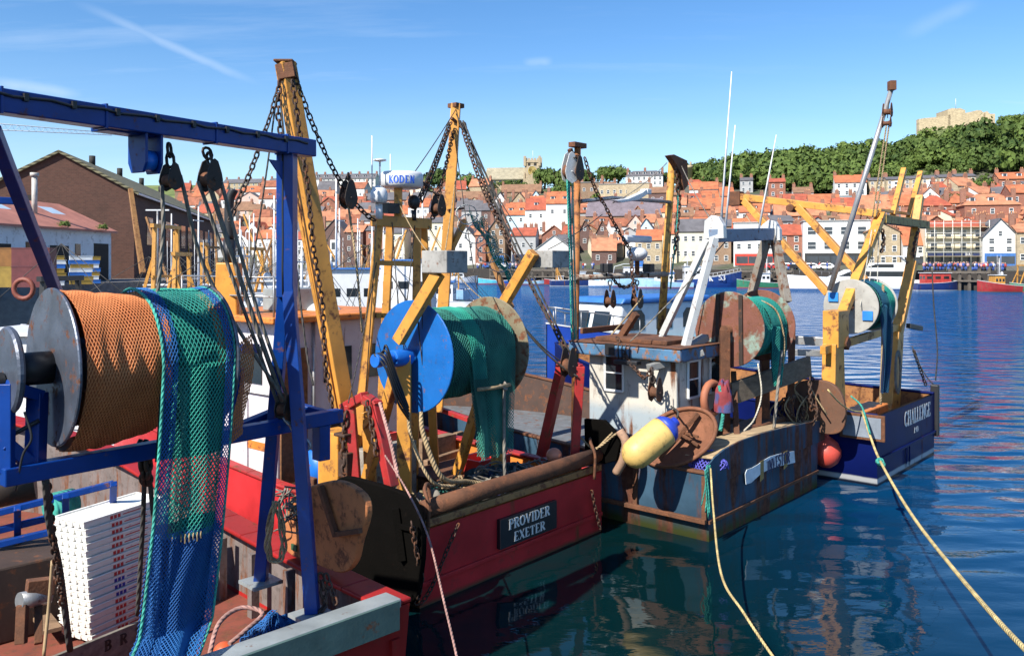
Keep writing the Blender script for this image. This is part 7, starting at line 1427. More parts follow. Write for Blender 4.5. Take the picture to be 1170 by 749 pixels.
rope([F2.y(466, 470, 1.1), F2.y(470, 500, 1.0), F2.y(492, 548, .7), F2.y(520, 556, .6)], .03, rope_tan, 'thinner tan rope beside the thick rope below the blue drum')
rr2 = random.Random(9); WN = 0
for (a, b_, c0, c1, s_, lab) in (((430, 256), (416, 470), 2.9, 2.4, .15, 'black cable draped down the left yellow gantry post'), ((448, 254), (462, 400), 2.9, 1.3, .3, 'black cable swinging from the gantry top to the drum motor'), ((474, 258), (452, 440), 2.9, 1.2, .2, 'dark wire slanting across inside the yellow gantry'), ((455, 230), (500, 300), 3.0, .5, .12, 'dark wire from the radar post to the left grey box'), ((521, 125), (455, 222), 4.1, 3.1, .05, 'thin wire from the yellow mast head to the radar post'), ((521, 130), (612, 290), 4.1, .5, .2, 'thin wire from yellow mast head to the right grey box'), ((490, 258), (575, 352), 3.0, 1.3, .35, 'slack black line from gantry corner to the right drum arm'), ((520, 160), (545, 330), 4.1, 2.2, .1, 'thin dark wire hanging right of the yellow mast'), ((430, 300), (398, 460), 3.0, 1.2, .1, 'thin rope from the left gantry post to the red gallows'), ((508, 290), (521, 200), .4, 4.1, .06, 'thin rope from the left grey box up to yellow mast')):
    rope(sag(F2.y(*a, c0), F2.y(*b_, c1), s_), .011, rope_d if WN % 3 else rope_tan, lab, sm=False); WN += 1
np_ = thing('fishing_net', F2.w(2.5, 1.6, .65), 'brown and green net piled on deck below the blue and green drum', 'fishing net'); hf3 = heap(F2.w(2.3, 1.7, .62), .9, .55, .5, 12)
MB().grid(hf3, 30, 14).build('heap', paint('net_brown_heap', (.10, .07, .045), .9, col2=(.03, .09, .08), col2amt=.5, bump=.6, scale=5), np_); MB().lattice(hf3, 46, 20, .011).build('netting', net_gd, np_)
m = MB()
for k in range(30):
    q = F2.w(rr2.uniform(1.4, 3.2), rr2.uniform(1.3, 2.1), rr2.uniform(1.0, 1.25)); pts = [q]
    for j in range(5): pts.append(pts[-1]+F2.d(rr2.uniform(-.4, .4), rr2.uniform(-.25, .25), rr2.uniform(-.12, .1)))
    m.tube(spline(pts, 5), .018, 5)
m.build('loose_rope', rope_tan, np_)
for k, (x_, y_, mt_, lab) in enumerate(((.7, 2.2, 'blue', 'blue fish box on deck beside the grey hopper'), (4.6, 4.6, 'orange', 'orange fish box far across the deck by the starboard rail'), (3.2, 4.7, 'white', 'white fish box on deck behind the hatch'))): crate(F2, x_, y_, .63, .8, .5, .3, bx_c[mt_], lab)
# wheelhouse
lav = paint('wheelhouse_white', (.62, .58, .60), .45, rust=.15, var=.08, grime=.1, streak=True); Wz = 4.25
wob = MB().abox(1.0, 5.2, .6, 4.4, 8.6, Wz, F2).build('wheelhouse', lav, b2, bev=.04)
MB().abox(.7, 4.9, Wz+.003, 4.7, 8.9, Wz+.14, F2).build('wheelhouse_roof', orange_p, b2, bev=.03)
MB().abox(.95, 6.2, 1.0, .997, 7.0, 2.6, F2).build('vent_panel', lav, wob); brn = wood('door_brown', (.20, .09, .035))
for x0_, x1_, mt_ in ((1.08, 1.75, brn),): MB().abox(x0_, 5.15, .9, x1_, 5.197, 3.7, F2).build('door', mt_, wob, bev=.01)
for y_ in (5.7, 7.1): MB().abox(.965, y_, 2.95, .997, y_+.9, 3.75, F2).build('window', glass_b, wob)
for x_ in (2.2, 3.4): MB().abox(x_, 5.165, 2.9, x_+.75, 5.197, 3.65, F2).build('window', glass_b, wob)
MB().abox(2.3, 5.1, 1.3, 3.0, 5.196, 2.1, F2).build('hand_lamp', blk, wob, bev=.03)
rl = MB()
for y_ in (5.0, 6.2, 7.4, 8.6): rl.tube([F2.w(.8, y_, Wz+.14), F2.w(.8, y_, Wz+.95)], .022, 6)
for z_ in (.55, .95): rl.tube([F2.w(.8, 5.0, Wz+z_), F2.w(.8, 8.6, Wz+z_)], .02, 6)
rl.tube([F2.w(.96, 5.3, 2.75), F2.w(.96, 8.5, 2.75)], .022, 6).tube([F2.w(.95, 7.3, .7), F2.w(.95, 7.3, Wz)], .04, 8).tube([F2.w(1.9, 5.15, .8), F2.w(1.9, 5.15, Wz)], .035, 8); rl.build('grab_rail', steel, wob)
MB().abox(.985, 5.25, 1.55, .998, 8.58, 1.72, F2).build('paint_stripe', orange_p, wob); MB().box(F2.w(2.6, 7.0, Wz+.4), t2*.5, h2*.35, UP*.26).build('roof_locker', greysteel, b2, bev=.03)
fn_ = MB(); a = P(262, 372, 18.6); a.z = Wz+.1; b_ = P(262, 300, 18.6); fn_.taper(a, b_, .52, .5, .46, .44).build('funnel', paint('funnel_orange', (.62, .26, .03), .5, rust=.3), b2, bev=.03)
MB().cyl(b_, b_+UP*.5, .13, 14).tube(spline([b_+UP*.5, b_+UP*1.3, b_+UP*1.6+V((.1, 0, 0))]), .10, 12).build('exhaust_pipe', blk, b2)
MB().ell(P(368, 360, 20.2), .5, .4, .32, 18, 10).build('life_raft', white_b, label='white domed life raft canister on the orange wheelhouse roof', cat='life raft')
m = MB().lathe(F2.w(1.2, 4.4, 1.3), t2, [(.05, 0), (.42, 0), (.42, .06), (.2, .06), (.2, .5), (.42, .5), (.42, .56), (.05, .56)], 20).build('trawl_winch', bluemotor, b2); MB().abox(1.1, 4.1, .62, 2.0, 4.7, 1.2, F2).build('winch_bed', rustm, b2, bev=.02)
# dark trawl door on the port quarter
dd = [(384, 552), (398, 543), (428, 549), (462, 560), (476, 568), (485, 590), (488, 620), (485, 655), (477, 688), (440, 690), (400, 668), (378, 630), (376, 590)]
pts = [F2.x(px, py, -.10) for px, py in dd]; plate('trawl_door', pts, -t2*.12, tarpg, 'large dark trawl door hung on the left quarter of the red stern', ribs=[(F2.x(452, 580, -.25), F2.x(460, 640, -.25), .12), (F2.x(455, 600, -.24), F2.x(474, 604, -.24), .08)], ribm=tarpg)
chn([F2.y(470, 596, -.3), F2.y(476, 630, -.3), F2.y(482, 660, -.25), F2.y(476, 690, -.2)], 'rusty chain hanging down the edge of the dark trawl door', .11, .015, chainm)
chn(sag(F2.y(524, 598, -.12), F2.y(500, 655, -.12), -.02)+sag(F2.y(500, 655, -.12), F2.y(480, 690, -.12), .05), 'rusty chain lying down the red transom left of the name board', .10, .013, chainm); chn([F2.y(676, 560, -.1), F2.y(680, 580, -.1), F2.y(686, 604, -.1)], 'rusty chain down the red transom near its right corner', .10, .013, chainm)
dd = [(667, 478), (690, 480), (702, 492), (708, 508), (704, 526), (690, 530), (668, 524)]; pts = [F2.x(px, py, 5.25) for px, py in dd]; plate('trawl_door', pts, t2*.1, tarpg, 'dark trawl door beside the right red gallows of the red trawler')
MB().tube(spline([F2.x(708, 492, 5.3), F2.x(715, 505, 5.3), F2.x(712, 525, 5.3), F2.x(704, 540, 5.3)]), .09, 10).build('fender', paint('tan_fender', (.33, .2, .13), .8, grime=.3), label='tan worn fender curved over the right quarter of the red trawler', cat='fender')
rope([F2.x(664, 500, 5.0), F2.x(680, 512, 5.0), F2.x(704, 495, 5.2)], .02, rope_tan, 'thin rope looping from right red gallows to its trawl door'); rope([F2.x(640, 530, 4.6), F2.x(672, 520, 4.9), F2.x(700, 494, 5.2)], .02, rope_tan, 'thin rope looping lower from red gallows foot to trawl door')
# ---------------------------------------------------------------- rusty trawler INVESTOR
F3 = Frame((3.83, 16.76), (.657, .754)); B3 = 5.66; t3, h3 = F3.t, F3.h
b3 = thing('fishing_trawler', F3.w(B3/2, 5, 0), 'rust streaked dark blue trawler with INVESTOR banner and rusty goalpost masts', 'trawler')
o, i, d, c = hull_shape(F3, B3, 14, 1.32, 2.8, .85, capw=.14, tumb=.98, skin=.1, stern=.99)
o.build('hull', inv, b3); i.build('bulwark', paint('bulwark_rust_dark', (.07, .04, .03), .8, rust=.45, grime=.3), b3); d.build('deck', greydeck, b3); c.build('gunwale', rustm, b3, bev=.02)
# arched top of the stern plate with a wooden ledge behind it
rows = [(808, 531), (815, 522), (826, 513), (845, 503), (868, 495), (895, 488), (920, 483), (941, 479)]
tops = [F3.y(px, py, -.01) for px, py in rows]; pl = MB()
pl.prism([F3.w((p-F3.o).dot(t3), -.012, 1.1) for p in tops][::-1]+[F3.w((p-F3.o).dot(t3), -.012, max(1.36, p.z)) for p in tops], F3.d(0, -.03, 0)); pl.build('stern_plate', inv, b3)
tz = [(max(0, (p-F3.o).dot(t3)), max(1.36, p.z)) for p in tops]
lg = MB()
for (x0, z0), (x1, z1) in zip(tz[1:], tz[2:]): lg.prism([F3.w(x0, .0, z0-.04), F3.w(x1, .0, z1-.04), F3.w(x1, .62, z1-.08), F3.w(x0, .62, z0-.08)], UP*.04)
lg.build('stern_ledge', wood('pale_wood', (.42, .3, .17)), b3)
MB().abox(.02, -.055, .36, B3-.1, -.013, .43, F3).build('rubbing_strake', rustm, b3, bev=.01)
MB().bar(F3.w(-.05, .0, .42), F3.w(-.05, 3.2, .42), .09, .09).build('side_strake', rustm, b3, bev=.01)
for y_ in (.0, 1.6): MB().abox(-.04, y_, .42, .0, y_+.1, 1.3, F3).build('side_rib', rustm, b3)
# name banner
ban = [(851, 541), (853, 536), (859, 534), (866, 530), (871, 526), (880, 521), (890, 518), (897, 517), (900, 516), (907, 515), (908, 528), (899, 530), (890, 532), (880, 535), (870, 540), (862, 547), (858, 551), (852, 553)]
bpts = [F3.y(px, py, -.05) for px, py in ban]; bn = MB().prism(bpts[::-1], F3.d(0, -.012, 0)).build('name_banner', paint('banner_pale', (.62, .68, .72), .6, bump=.1, rust=.08, grime=.1), b3)
for px in (870, 897): MB().prism([F3.y(px-1.5, 527-(px-870)*.4, -.056), F3.y(px+2.5, 525-(px-870)*.4, -.056), F3.y(px+2.5, 546-(px-870)*.52, -.056), F3.y(px-1.5, 550-(px-870)*.52, -.056)][::-1], F3.d(0, -.006, 0)).build('banner_fold', paint('banner_gold', (.30, .2, .06), .6), bn)
m = MB(); word = 'INVESTOR'
la, lb = F3.y(874, 540, -.068), F3.y(905, 525, -.068); mid = (la+lb)/2; dirw = (lb-la).normalized()
letters(m, word, mid+V((0, 0, -.0)), dirw, UP, .26, sp=.09, bold=.26, arc=.04, squash=.74); m.build('lettering', paint('letter_navy', (.01, .02, .09), .5, bump=0), bn)
# wheelhouse
wallw = paint('weathered_white', (.50, .47, .41), .55, rust=.42, var=.1, grime=.18, streak=True, scale=1.4, bands=[(2.35, .12, (.30, .35, .38))]); W3 = 3.40
wo = MB().abox(.9, 1.2, .8, 3.1, 3.5, W3, F3).build('wheelhouse', wallw, b3, bev=.03)
roofb = paint('rusty_blue_roof', (.06, .15, .26), .6, rust=.55, var=.3, grime=.2, rustcol=(.20, .09, .04)); MB().abox(.62, .95, W3+.003, 3.4, 3.9, W3+.28, F3).build('wheelhouse_roof', roofb, b3, bev=.04)
MB().abox(.6, .93, W3+.283, 3.42, 3.92, W3+.30, F3).build('roof_deck', rustm, b3, bev=.01)
def framed(F, x0, y0, z0, x1, y1, z1, nrm, parent, bar=True):
    f = MB(); P4 = [F.w(x0, y0, z0), F.w(x1, y1, z0), F.w(x1, y1, z1), F.w(x0, y0, z1)]
    for a, b_ in zip(P4, P4[1:]+P4[:1]): f.bar(a+nrm*.02, b_+nrm*.02, .06, .05)
    if bar: f.bar((P4[0]+P4[3])/2+nrm*.02, (P4[1]+P4[2])/2+nrm*.02, .03)
    fo_ = f.build('window', whitep, parent); MB().prism([p+nrm*.004 for p in P4], nrm*.012).build('pane', glass_b, fo_)
framed(F3, .9, 2.55, 2.62, .9, 3.05, 3.42, -t3, wo); framed(F3, 1.35, 1.2, 2.55, 1.85, 1.2, 3.35, -h3, wo); framed(F3, 2.35, 1.2, 2.55, 2.9, 1.2, 3.35, -h3, wo, False)
MB().abox(.60, 2.6, W3+.05, .617, 2.85, W3+.3, F3).build('flood_lamp', blk, wo); MB().abox(.42, 1.9, W3-.12, .62, 2.5, W3-.02, F3).build('deck_lamp', blk, wo, bev=.02)
for k in range(4): MB().tube([F3.w(.6, 2.2+k*.1, W3+.31), F3.w(.62, 2.2+k*.1, W3-.05)], .015, 5).build('cable', blk, wo)
MB().abox(1.0, 1.5, W3+.302, 2.2, 3.4, W3+.4, F3).bar(F3.w(1, 3.8, W3+.5), F3.w(3.2, 3.8, W3+.5), .08, .14).build('roof_gear', rustm, b3, bev=.02)
# silver gantry on the quarter
s0 = P(815, 258, 19.0); s1_ = P(880, 262, 21.3)
sg3 = MB().bar(s0-UP*.22, s1_-UP*.12, .24, .30).build('gantry', bgrey, b3, bev=.015)
for a, b_, w_ in ((P(808, 274, 18.95), P(757, 382, 19.7), .15), (P(757, 382, 19.7), P(750, 398, 19.7), .13), (P(816, 272, 18.9), P(780, 408, 18.6), .17)): MB().bar(a, b_, w_, w_*.9).build('gantry_leg', silv, sg3, bev=.01)
for a, b_ in ((P(876, 272, 21.2), P(858, 340, 21.6)), (P(885, 270, 21.3), P(899, 345, 20.8))): MB().bar(a, b_, .2, .17).build('gantry_leg', paint('leg_brown_grey', (.24, .21, .17), .6, rust=.5), sg3, bev=.01)
for q in (s0, s1_): MB().prism([q+t3*.0+h3*a+UP*b for a, b in ((-.25, -.28), (.25, -.28), (.22, .12), (.05, .24), (-.12, .2), (-.24, 0))], t3*.16).build('gantry_head', silv, sg3, bev=.01)
MB().bar(P(777, 412, 18.5), P(803, 402, 18.55), .16, .13).bar(P(741, 420, 18.2), P(781, 409, 18.6), .16, .14).bar(P(779, 402, 18.6), P(806, 385, 19.2), .2, .15).bar(P(756, 402, 18.7), P(775, 412, 18.5), .16, .16).build('gantry_foot', paint('foot_grey', (.24, .24, .23), .6, rust=.35), sg3, bev=.01)
for (x0, y0), (x1, y1), Ya, lab in (((836, 82), (824, 252), 19.2, 'tall'), ((840, 143), (829, 258), 19.6, 'second'), ((887, 154), (867, 262), 21.0, 'right')): MB().tube([P(x1, y1, Ya), P(x0, y0, Ya)], [.03, .011], 6).build('whip_aerial', mast_w, sg3)
# net drum with rusty flanges and its net
dc3 = P(833, 376, 19.2); LD3 = 1.65; R3 = .85; d3 = drum(b3, 'net_drum', dc3, t3, LD3, R3, .35, rustflange, rustflange, rustm)
for k in (-.3, .25): MB().bar(dc3-t3*.05+h3*k+UP*.78, dc3-t3*.05+h3*k*1.05-UP*.78, .09, .03, V((0, 0, 1)).cross(h3)).build('flange_strap', chaind, d3)
for q in (dc3-t3*.2, dc3+t3*(LD3+.2)): MB().bar(q, V((q.x, q.y, .85)), .18, .2).build('drum_stand', rustm, d3, bev=.01)
aft3 = -h3
def g3(u, v):
    a = -2+5.6*v; q = .06+(LD3-.12)*u; r = .68*(1+.05*nz((q*2.4, a*1.3, 31))+.02*nz((q*9, a*3, 7))); return dc3+t3*q+aft3*(math.cos(a)*r)+UP*(math.sin(a)*r)
n3 = thing('fishing_net', dc3-UP*1.2, 'teal net wound between rusty flanges and trailing down in a narrow tongue', 'fishing net')
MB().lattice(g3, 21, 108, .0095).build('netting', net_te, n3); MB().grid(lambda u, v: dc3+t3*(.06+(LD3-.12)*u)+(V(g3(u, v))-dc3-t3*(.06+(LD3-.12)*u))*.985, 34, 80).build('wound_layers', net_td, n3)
def g3h(u, v):
    q = LD3*(.42+.42*u)
    if v < .45: a = math.pi*.75*(1-v/.45); r = .70; return dc3+t3*q+aft3*(math.cos(a)*r)+UP*(math.sin(a)*r)
    k = (v-.45)/.55; ctr = LD3*.62; return dc3+t3*(ctr+(q-ctr)*(1-.5*k)+.05*math.sin(k*5))+aft3*(.70+.05*math.sin(q*14+k*3))-UP*(k*1.3)
MB().lattice(g3h, 10, 84, .0095).build('netting', net_te, n3); MB().grid(lambda u, v: V(g3h(u, v))-aft3*.025, 12, 50).build('inner_folds', net_td, n3)
rope([dc3+t3*.9+UP*.72, dc3+t3*1.05+aft3*.6+UP*.45, dc3+t3*1.25+aft3*.74-UP*.2, dc3+t3*1.2+aft3*.74-UP*.9], .02, rope_tan, 'tan rope knotted over the teal net between the rusty flanges')
rope([P(893, 400, 19.6), P(889, 440, 19.3), P(884, 492, 19.3)], .035, rope_g, 'grey hose dropping from teal net to the rusty stern ledge', name='hose', cat='hose'); rope([P(866, 415, 18.9), P(870, 450, 18.7), P(862, 478, 18.4), P(850, 492, 18.2)], .018, ropemat('rope_cream', (.5, .45, .35)), 'cream rope hanging to the ledge above the name banner')
# goalpost masts
mA = MB().tube([F3.y(656, 528, 4.2), F3.y(660, 165, 4.2)], [.085, .08], 14).build('mast', paint('rust_orange_mast', (.36, .13, .03), .7, rust=.55, var=.4), b3)
MB().box(F3.y(660, 166, 4.2), t3*.24, h3*.1, UP*.06).bar(F3.y(651, 170, 4.2), F3.y(655, 182, 4.2), .1).build('mast_head', rustm, mA, bev=.01)
ym = paint('mast_yellow_rust', (.5, .26, .05), .6, rust=.5, var=.3); mB = MB().tube([F3.y(754, 400, 4.2), F3.y(768, 182, 4.2)], [.11, .10], 14).build('mast', ym, b3)
hd = MB().prism([F3.y(x, y, 4.1) for x, y in ((759, 178), (764, 177), (779, 184), (780, 212), (775, 218), (772, 200), (766, 188))][::-1], F3.d(0, -.18, 0)); hd.build('mast_head', rustm, mB, bev=.01)
bA_ = MB().tube([F3.y(664, 230, 4.15), F3.y(700, 226, 4.15), F3.y(768, 231, 4.15)], .05, 8).build('upper_crossbar', steel, b3); bB_ = MB().tube([F3.y(656, 317, 4.15), F3.y(762, 313, 4.15)], .075, 8).build('lower_crossbar', paint('bar_pale_rust', (.4, .34, .28), .7, rust=.5), b3)
rs = MB().box(F3.y(728, 273, 4.0), t3*.62, h3*.09, UP*.09).build('radar_scanner', white_b, b3, bev=.05); MB().lathe(F3.y(728, 298, 4.0), UP, [(.14, 0), (.26, .12), (.28, .22), (.2, .32), (.08, .36)], 16).build('radar_pedestal', white_b, rs); MB().bar(F3.y(728, 313, 4.1), F3.y(728, 297, 4.0), .12).build('radar_post', rustm, rs)
MB().prism([F3.y(x, y, 4.0) for x, y in ((696, 229), (712, 227), (728, 220), (733, 216), (735, 222), (724, 229), (704, 232))][::-1], F3.d(0, -.16, 0)).box(F3.y(738, 219, 4.05), t3*.1, h3*.12, UP*.07).build('wind_vane', white_b, bA_, bev=.02)
for px in (693, 741): MB().box(F3.y(px, 306, 4.0), t3*.12, h3*.12, UP*.11).bar(F3.y(px, 312, 4.05), F3.y(px, 316, 4.1), .05).build('flood_lamp', blk, bB_, bev=.02)
block(F3.y(654, 174, 4.1), F3.y(651, 196, 4.0), .24, 'pale steel pulley block hung at the rusty mast head', mat=silv, w_=.07, nrm=V((.6, -.8, 0))); block(F3.y(657, 180, 3.9), F3.y(660, 196, 3.9), .2, 'dark pulley block beside the pale block at the rusty mast head', w_=.06)
for px0, px1, lab, mt_ in ((648, 654, 'teal rope running down from pale block, left strand', rope_t), (650, 657, 'teal rope running down from pale block, middle strand', rope_t), (654, 659, 'pale green rope running down beside the rusty mast', ropemat('rope_pale_green', (.3, .42, .3)))): rope([F3.y(px0, 205, 4.0), F3.y((px0+px1)/2, 300, 4.0), F3.y(px1, 410, 4.0)], .022, mt_, lab)
chn([F3.y(772, 190, 4.0), F3.y(776, 230, 4.0), F3.y(771, 290, 4.0)], 'rusty chain hanging from the yellow rusty mast head', .15, .028, chainm); rope([F3.y(775, 215, 4.0), F3.y(773, 260, 4.0), F3.y(766, 330, 4.0)], .022, rope_t, 'green rope running down beside the yellow rusty mast')
chn(sag(F3.y(668, 180, 4.1), F3.y(690, 232, 4.0), .15)+sag(F3.y(690, 232, 4.0), F3.y(720, 285, 3.9), .05)+sag(F3.y(720, 285, 3.9), F3.y(725, 340, 3.5), .03), 'pale rusty chain trailing from rusty mast across both crossbars', .13, .016, chainm)
rope(sag(F3.y(700, 232, 4.0), F3.y(762, 186, 4.0), .1), .012, rope_g, 'thin grey stay between crossbar and yellow rusty mast head', sm=False); rope(sag(F3.y(626, 285, 4), F3.y(688, 245, 4.0), .05), .012, rope_g, 'thin grey stay left of the rusty mast', sm=False)
rope(sag(F3.y(720, 390, 2.0), F3.y(836, 268, 1.0), .05), .014, rope_g, 'thin grey wire slanting up from wheelhouse roof to silver gantry', sm=False); rope(sag(F3.y(690, 392, 3.4), F3.y(735, 338, 3.6), .02), .02, rope_tan, 'tan rope slanting from the wheelhouse roof to hanging block', sm=False)
rope(sag(F3.y(778, 188, 4.0), P(820, 262, 19.1), .1), .014, rope_g, 'thin wire from yellow rusty mast head to silver gantry', sm=False)
for px, lab, mt_, r in ((697, 'rusty pulley block hanging left under the lower crossbar', chainm, .15), (728, 'black pulley block hanging right under the lower crossbar', blk, .17)): block(F3.y(px, 320, 4.0), F3.y(px, 344, 3.9), r, lab, mat=mt_)
chn(sag(F3.y(700, 318, 4.0), F3.y(726, 320, 4.0), .2), 'dark chain looped between the two hanging blocks', .13, .018)
MB().bar(P(705, 392, 20), P(727, 358, 19.6), .16, .14).build('roof_derrick', rustm, b3, bev=.01)
chn([P(705, 385, 19.2), P(716, 410, 18.6), P(735, 432, 18.0)]+sag(P(735, 432, 18), P(745, 420, 17.9), .05), 'rusty chain hanging in front of the white wheelhouse wall', .12, .017, chainm)
chn([P(744, 420, 17.9), P(746, 438, 17.9)], 'heavy dark chain under the grey gantry foot', .15, .028); bl4 = block(P(747, 430, 17.9), P(749, 448, 17.9), .17, 'rusty square pulley block hanging before white wheelhouse', mat=chainm, hook=False)
# round dished trawl door on the port quarter with fender
dcen = P(774, 499, 17.55); nrm = (V((-.52, -.70, .5))).normalized(); dd_, ds_, du_ = perp(nrm); lx = (P(818, 500, 17.9)-P(735, 495, 17.3)).normalized(); lx = (lx-nrm*lx.dot(nrm)).normalized(); ly = nrm.cross(lx)
td = thing('trawl_door', dcen-UP*.8, 'round dished rusty trawl door leaning on the left quarter above the yellow buoy', 'trawl door'); m = MB()
def dish(u, v, k=0): a = u*2*math.pi; r = v; return dcen+lx*(math.cos(a)*r*.84)+ly*(math.sin(a)*r*.58)-nrm*(.16*(1-r*r)+k)
dface = paint('trawl_door_rust', (.20, .075, .035), .8, rust=.5, var=.4, bump=.4); m.grid(lambda u, v: dish(u, v), 36, 8).grid(lambda u, v: dish(u, 1-v, .05), 36, 8); m.tube([dish(k/36, 1) for k in range(36)], .045, 8, False, True); m.build('plate', dface, td)
MB().bar(dish(.1, .85)+nrm*.1, dish(.62, .8)+nrm*.1, .07, .09).bar(dish(.3, .8)+nrm*.08, dish(.85, .75)+nrm*.08, .06, .06).bar(dish(.05, .2)+nrm*.15, dish(.9, .65)+nrm*.2, .05).build('brace', rustm, td, bev=.008)
ba, bb_ = P(722, 522, 16.55), P(766, 486, 16.85); ax_ = (bb_-ba).normalized(); Lb = (bb_-ba).length; by = thing('buoy', ba-UP*.3, 'yellow cylindrical buoy with a blue end hung between the two sterns', 'buoy')
ybu = paint('buoy_yellow', (.64, .42, .13), .5, var=.15, grime=.3, scale=3, bump=.05); MB().lathe(ba, ax_, [(.02, -.16), (.12, -.14), (.22, -.07), (.29, .04), (.31, .2), (.31, Lb-.22), (.30, Lb-.16)], 28).build('body', ybu, by)
MB().lathe(ba, ax_, [(.30, Lb-.16), (.27, Lb-.05), (.18, Lb+.04), (.1, Lb+.09), (.1, Lb+.16), (.02, Lb+.17)], 28).build('end_cap', paint('buoy_blue', (.02, .05, .4), .45), by)
rope([ba+ax_*(Lb+.15), ba+ax_*(Lb+.2)+UP*.15, dcen+ly*.5+UP*.2], .02, rope_d, 'dark lashing holding the yellow buoy to the round trawl door')
# deck clutter
lr2 = MB(); q = P(813, 455, 18.7); lr2.tube([q+t3*(.34*math.cos(a*.39))+UP*(.34*math.sin(a*.39)) for a in range(16)], .085, 8, False, True); lr2.build('life_ring', paint('lifering_dull', (.35, .12, .06), .7), label='dull orange life ring on the rear wall of rusty wheelhouse', cat='life ring')
MB().grid(heap(P(827, 470, 18.6), .2, .2, .62, 17), 24, 14).build('life_jacket', paint('jacket_red', (.22, .03, .035), .85, col2=(.05, .06, .16), col2amt=.55, scale=4, bump=.5), label='red and blue bundle hanging beside the dull life ring', cat='bundle')
rope([P(822, 440, 18.6), P(826, 470, 18.5), P(823, 492, 18.4)], .04, rope_t, 'teal rope hank hanging below the red and blue bundle'); MB().abox(2.2, .5, .85, 4.9, 1.1, 1.75, F3).build('rope_bin', rustm, b3, bev=.03)
MB().bar(P(835, 450, 19.2), P(925, 418, 21.0), .1, .5).build('pound_board', wood('old_board', (.16, .12, .08)), b3, bev=.01)
MB().bar(P(838, 425, 19.6), P(842, 500, 18.6), .12).bar(P(905, 370, 21.4), P(903, 485, 20.9), .14).bar(P(868, 425, 20), P(866, 490, 19.9), .13).build('bulwark_post', rustm, b3, bev=.01)
rg = thing('rigging_heap', P(912, 470, 20.6), 'tangle of rusty chain, rope and shackles heaped at the right corner of the rusty stern', 'rigging'); m = MB(); m2 = MB()
for k in range(12):
    a = P(895+rr_.uniform(0, 38), 420+rr_.uniform(0, 50), 20.6+rr_.uniform(0, .6)); m.chain(spline([a, a+V((rr_.uniform(-.3, .3), rr_.uniform(-.2, .2), -.35)), a+V((rr_.uniform(-.3, .3), 0, -.8))], 3), .12, .02)
    m2.tube(spline([a, a+V((rr_.uniform(-.5, .5), rr_.uniform(-.3, .3), -.3)), a+V((rr_.uniform(-.5, .5), 0, -.9))], 5), .018, 5)
m.build('chain', chainm, rg); m2.build('rope', rope_tan, rg)
dd = [(902, 448), (908, 438), (925, 434), (946, 436), (960, 448), (966, 470), (963, 490), (950, 496), (930, 492), (915, 482)]; pts = [F3.x(px, py, B3-.02) for px, py in dd]; plate('trawl_door', pts, t3*.12, paint('trawl_door_brown', (.12, .055, .03), .75, rust=.4, bump=.3), 'rounded brown trawl door hung between the rusty stern and the navy trawler')
rd_ = P(944, 515, 21.5); MB().lathe(rd_-UP*.42, UP, [(.02, 0), (.14, .03), (.28, .14), (.36, .32), (.36, .46), (.28, .64), (.14, .76), (.07, .8), (.07, .9), (.02, .92)], 24).build('fender', paint('fender_red', (.55, .07, .045), .45, var=.1), label='round red fender squeezed between the rusty stern and navy trawler', cat='fender')
MB().lattice(heap(F3.w(.5, .2, 1.35), .35, .22, .3, 4), 26, 10, .012).build('netting', netmat('net_purple', (.06, .06, .4), (.12, .12, .5)), label='small purple blue net bundle on the stern ledge corner', cat='fishing net')
# frayed teal rope and mooring lines
tf = thing('rope', F3.w(0, 0, .4), 'frayed teal rope bunch hanging at the left corner of the rusty stern', 'rope'); m = MB()
for k in range(12):
    a = F3.y(808+rr_.uniform(-3, 4), 530+rr_.uniform(0, 8), -.1); m.tube(spline([a, a+V((rr_.uniform(-.05, .05), -.03, -.35)), a+V((rr_.uniform(-.1, .08), -.04, -.5-.5*rr_.random()))], 5), .014, 5)
m.build('strand', rope_t, tf)
rope([F3.y(812, 535, -.12), P(815, 580, 15.4), P(824, 655, 12.8), P(850, 700, 11.4), P(888, 756, 10.2), P(960, 850, 8)], .019, rope_y, 'yellow mooring rope from the rusty stern down to the lower edge', n=9)
rope([F2.y(440, 520, .2), P(465, 560, 12.6), P(489, 612, 11.4), P(508, 690, 10), P(524, 760, 9), P(540, 850, 7.6)], .014, rope_p, 'pinkish mooring rope from the red trawler down to the lower edge', n=9)
# ---------------------------------------------------------------- navy trawler CHALLENGE
F4 = Frame((8.88, 20.86), (.661, .75)); B4 = 5.1; t4, h4 = F4.t, F4.h
b4 = thing('fishing_trawler', F4.w(B4/2, 4, 0), 'navy blue trawler lettered CHALLENGE with yellow gantry and long derrick', 'trawler')
o, i, d, c = hull_shape(F4, B4, 12, 1.72, 2.6, 1.0, capw=.14, tumb=.97, skin=.1, stern=.97)
o.build('hull', chal, b4); i.build('bulwark', paint('bulwark_ochre', (.30, .13, .04), .7, rust=.45, grime=.3), b4); d.build('deck', reddeck, b4); c.build('gunwale', chal, b4, bev=.02)
MB().abox(.08, -.05, .62, B4-.08, -.005, .68, F4).build('rubbing_strake', chal, b4); MB().tube([F4.w(2.3, -.03, .65), F4.w(2.3, -.03, .1)], .02, 5).tube([F4.w(2.6, -.03, .65), F4.w(2.6, -.03, .1)], .02, 5).build('rudder_chain', chal, b4)
la, lb = F4.y(1029, 488, -.02), F4.y(1067, 473, -.02); mid = (la+lb)/2; m = MB(); letters(m, 'CHALLENGE', mid-V((0, 0, .02)), t4, UP, .40, sp=.08, bold=.2, squash=.80)
p2_ = F4.y(1047, 492, -.02); letters(m, 'PAD', V((p2_.x, p2_.y, p2_.z-.03)), t4, UP, .15, sp=.1, bold=.16); m.build('lettering', lw, b4)
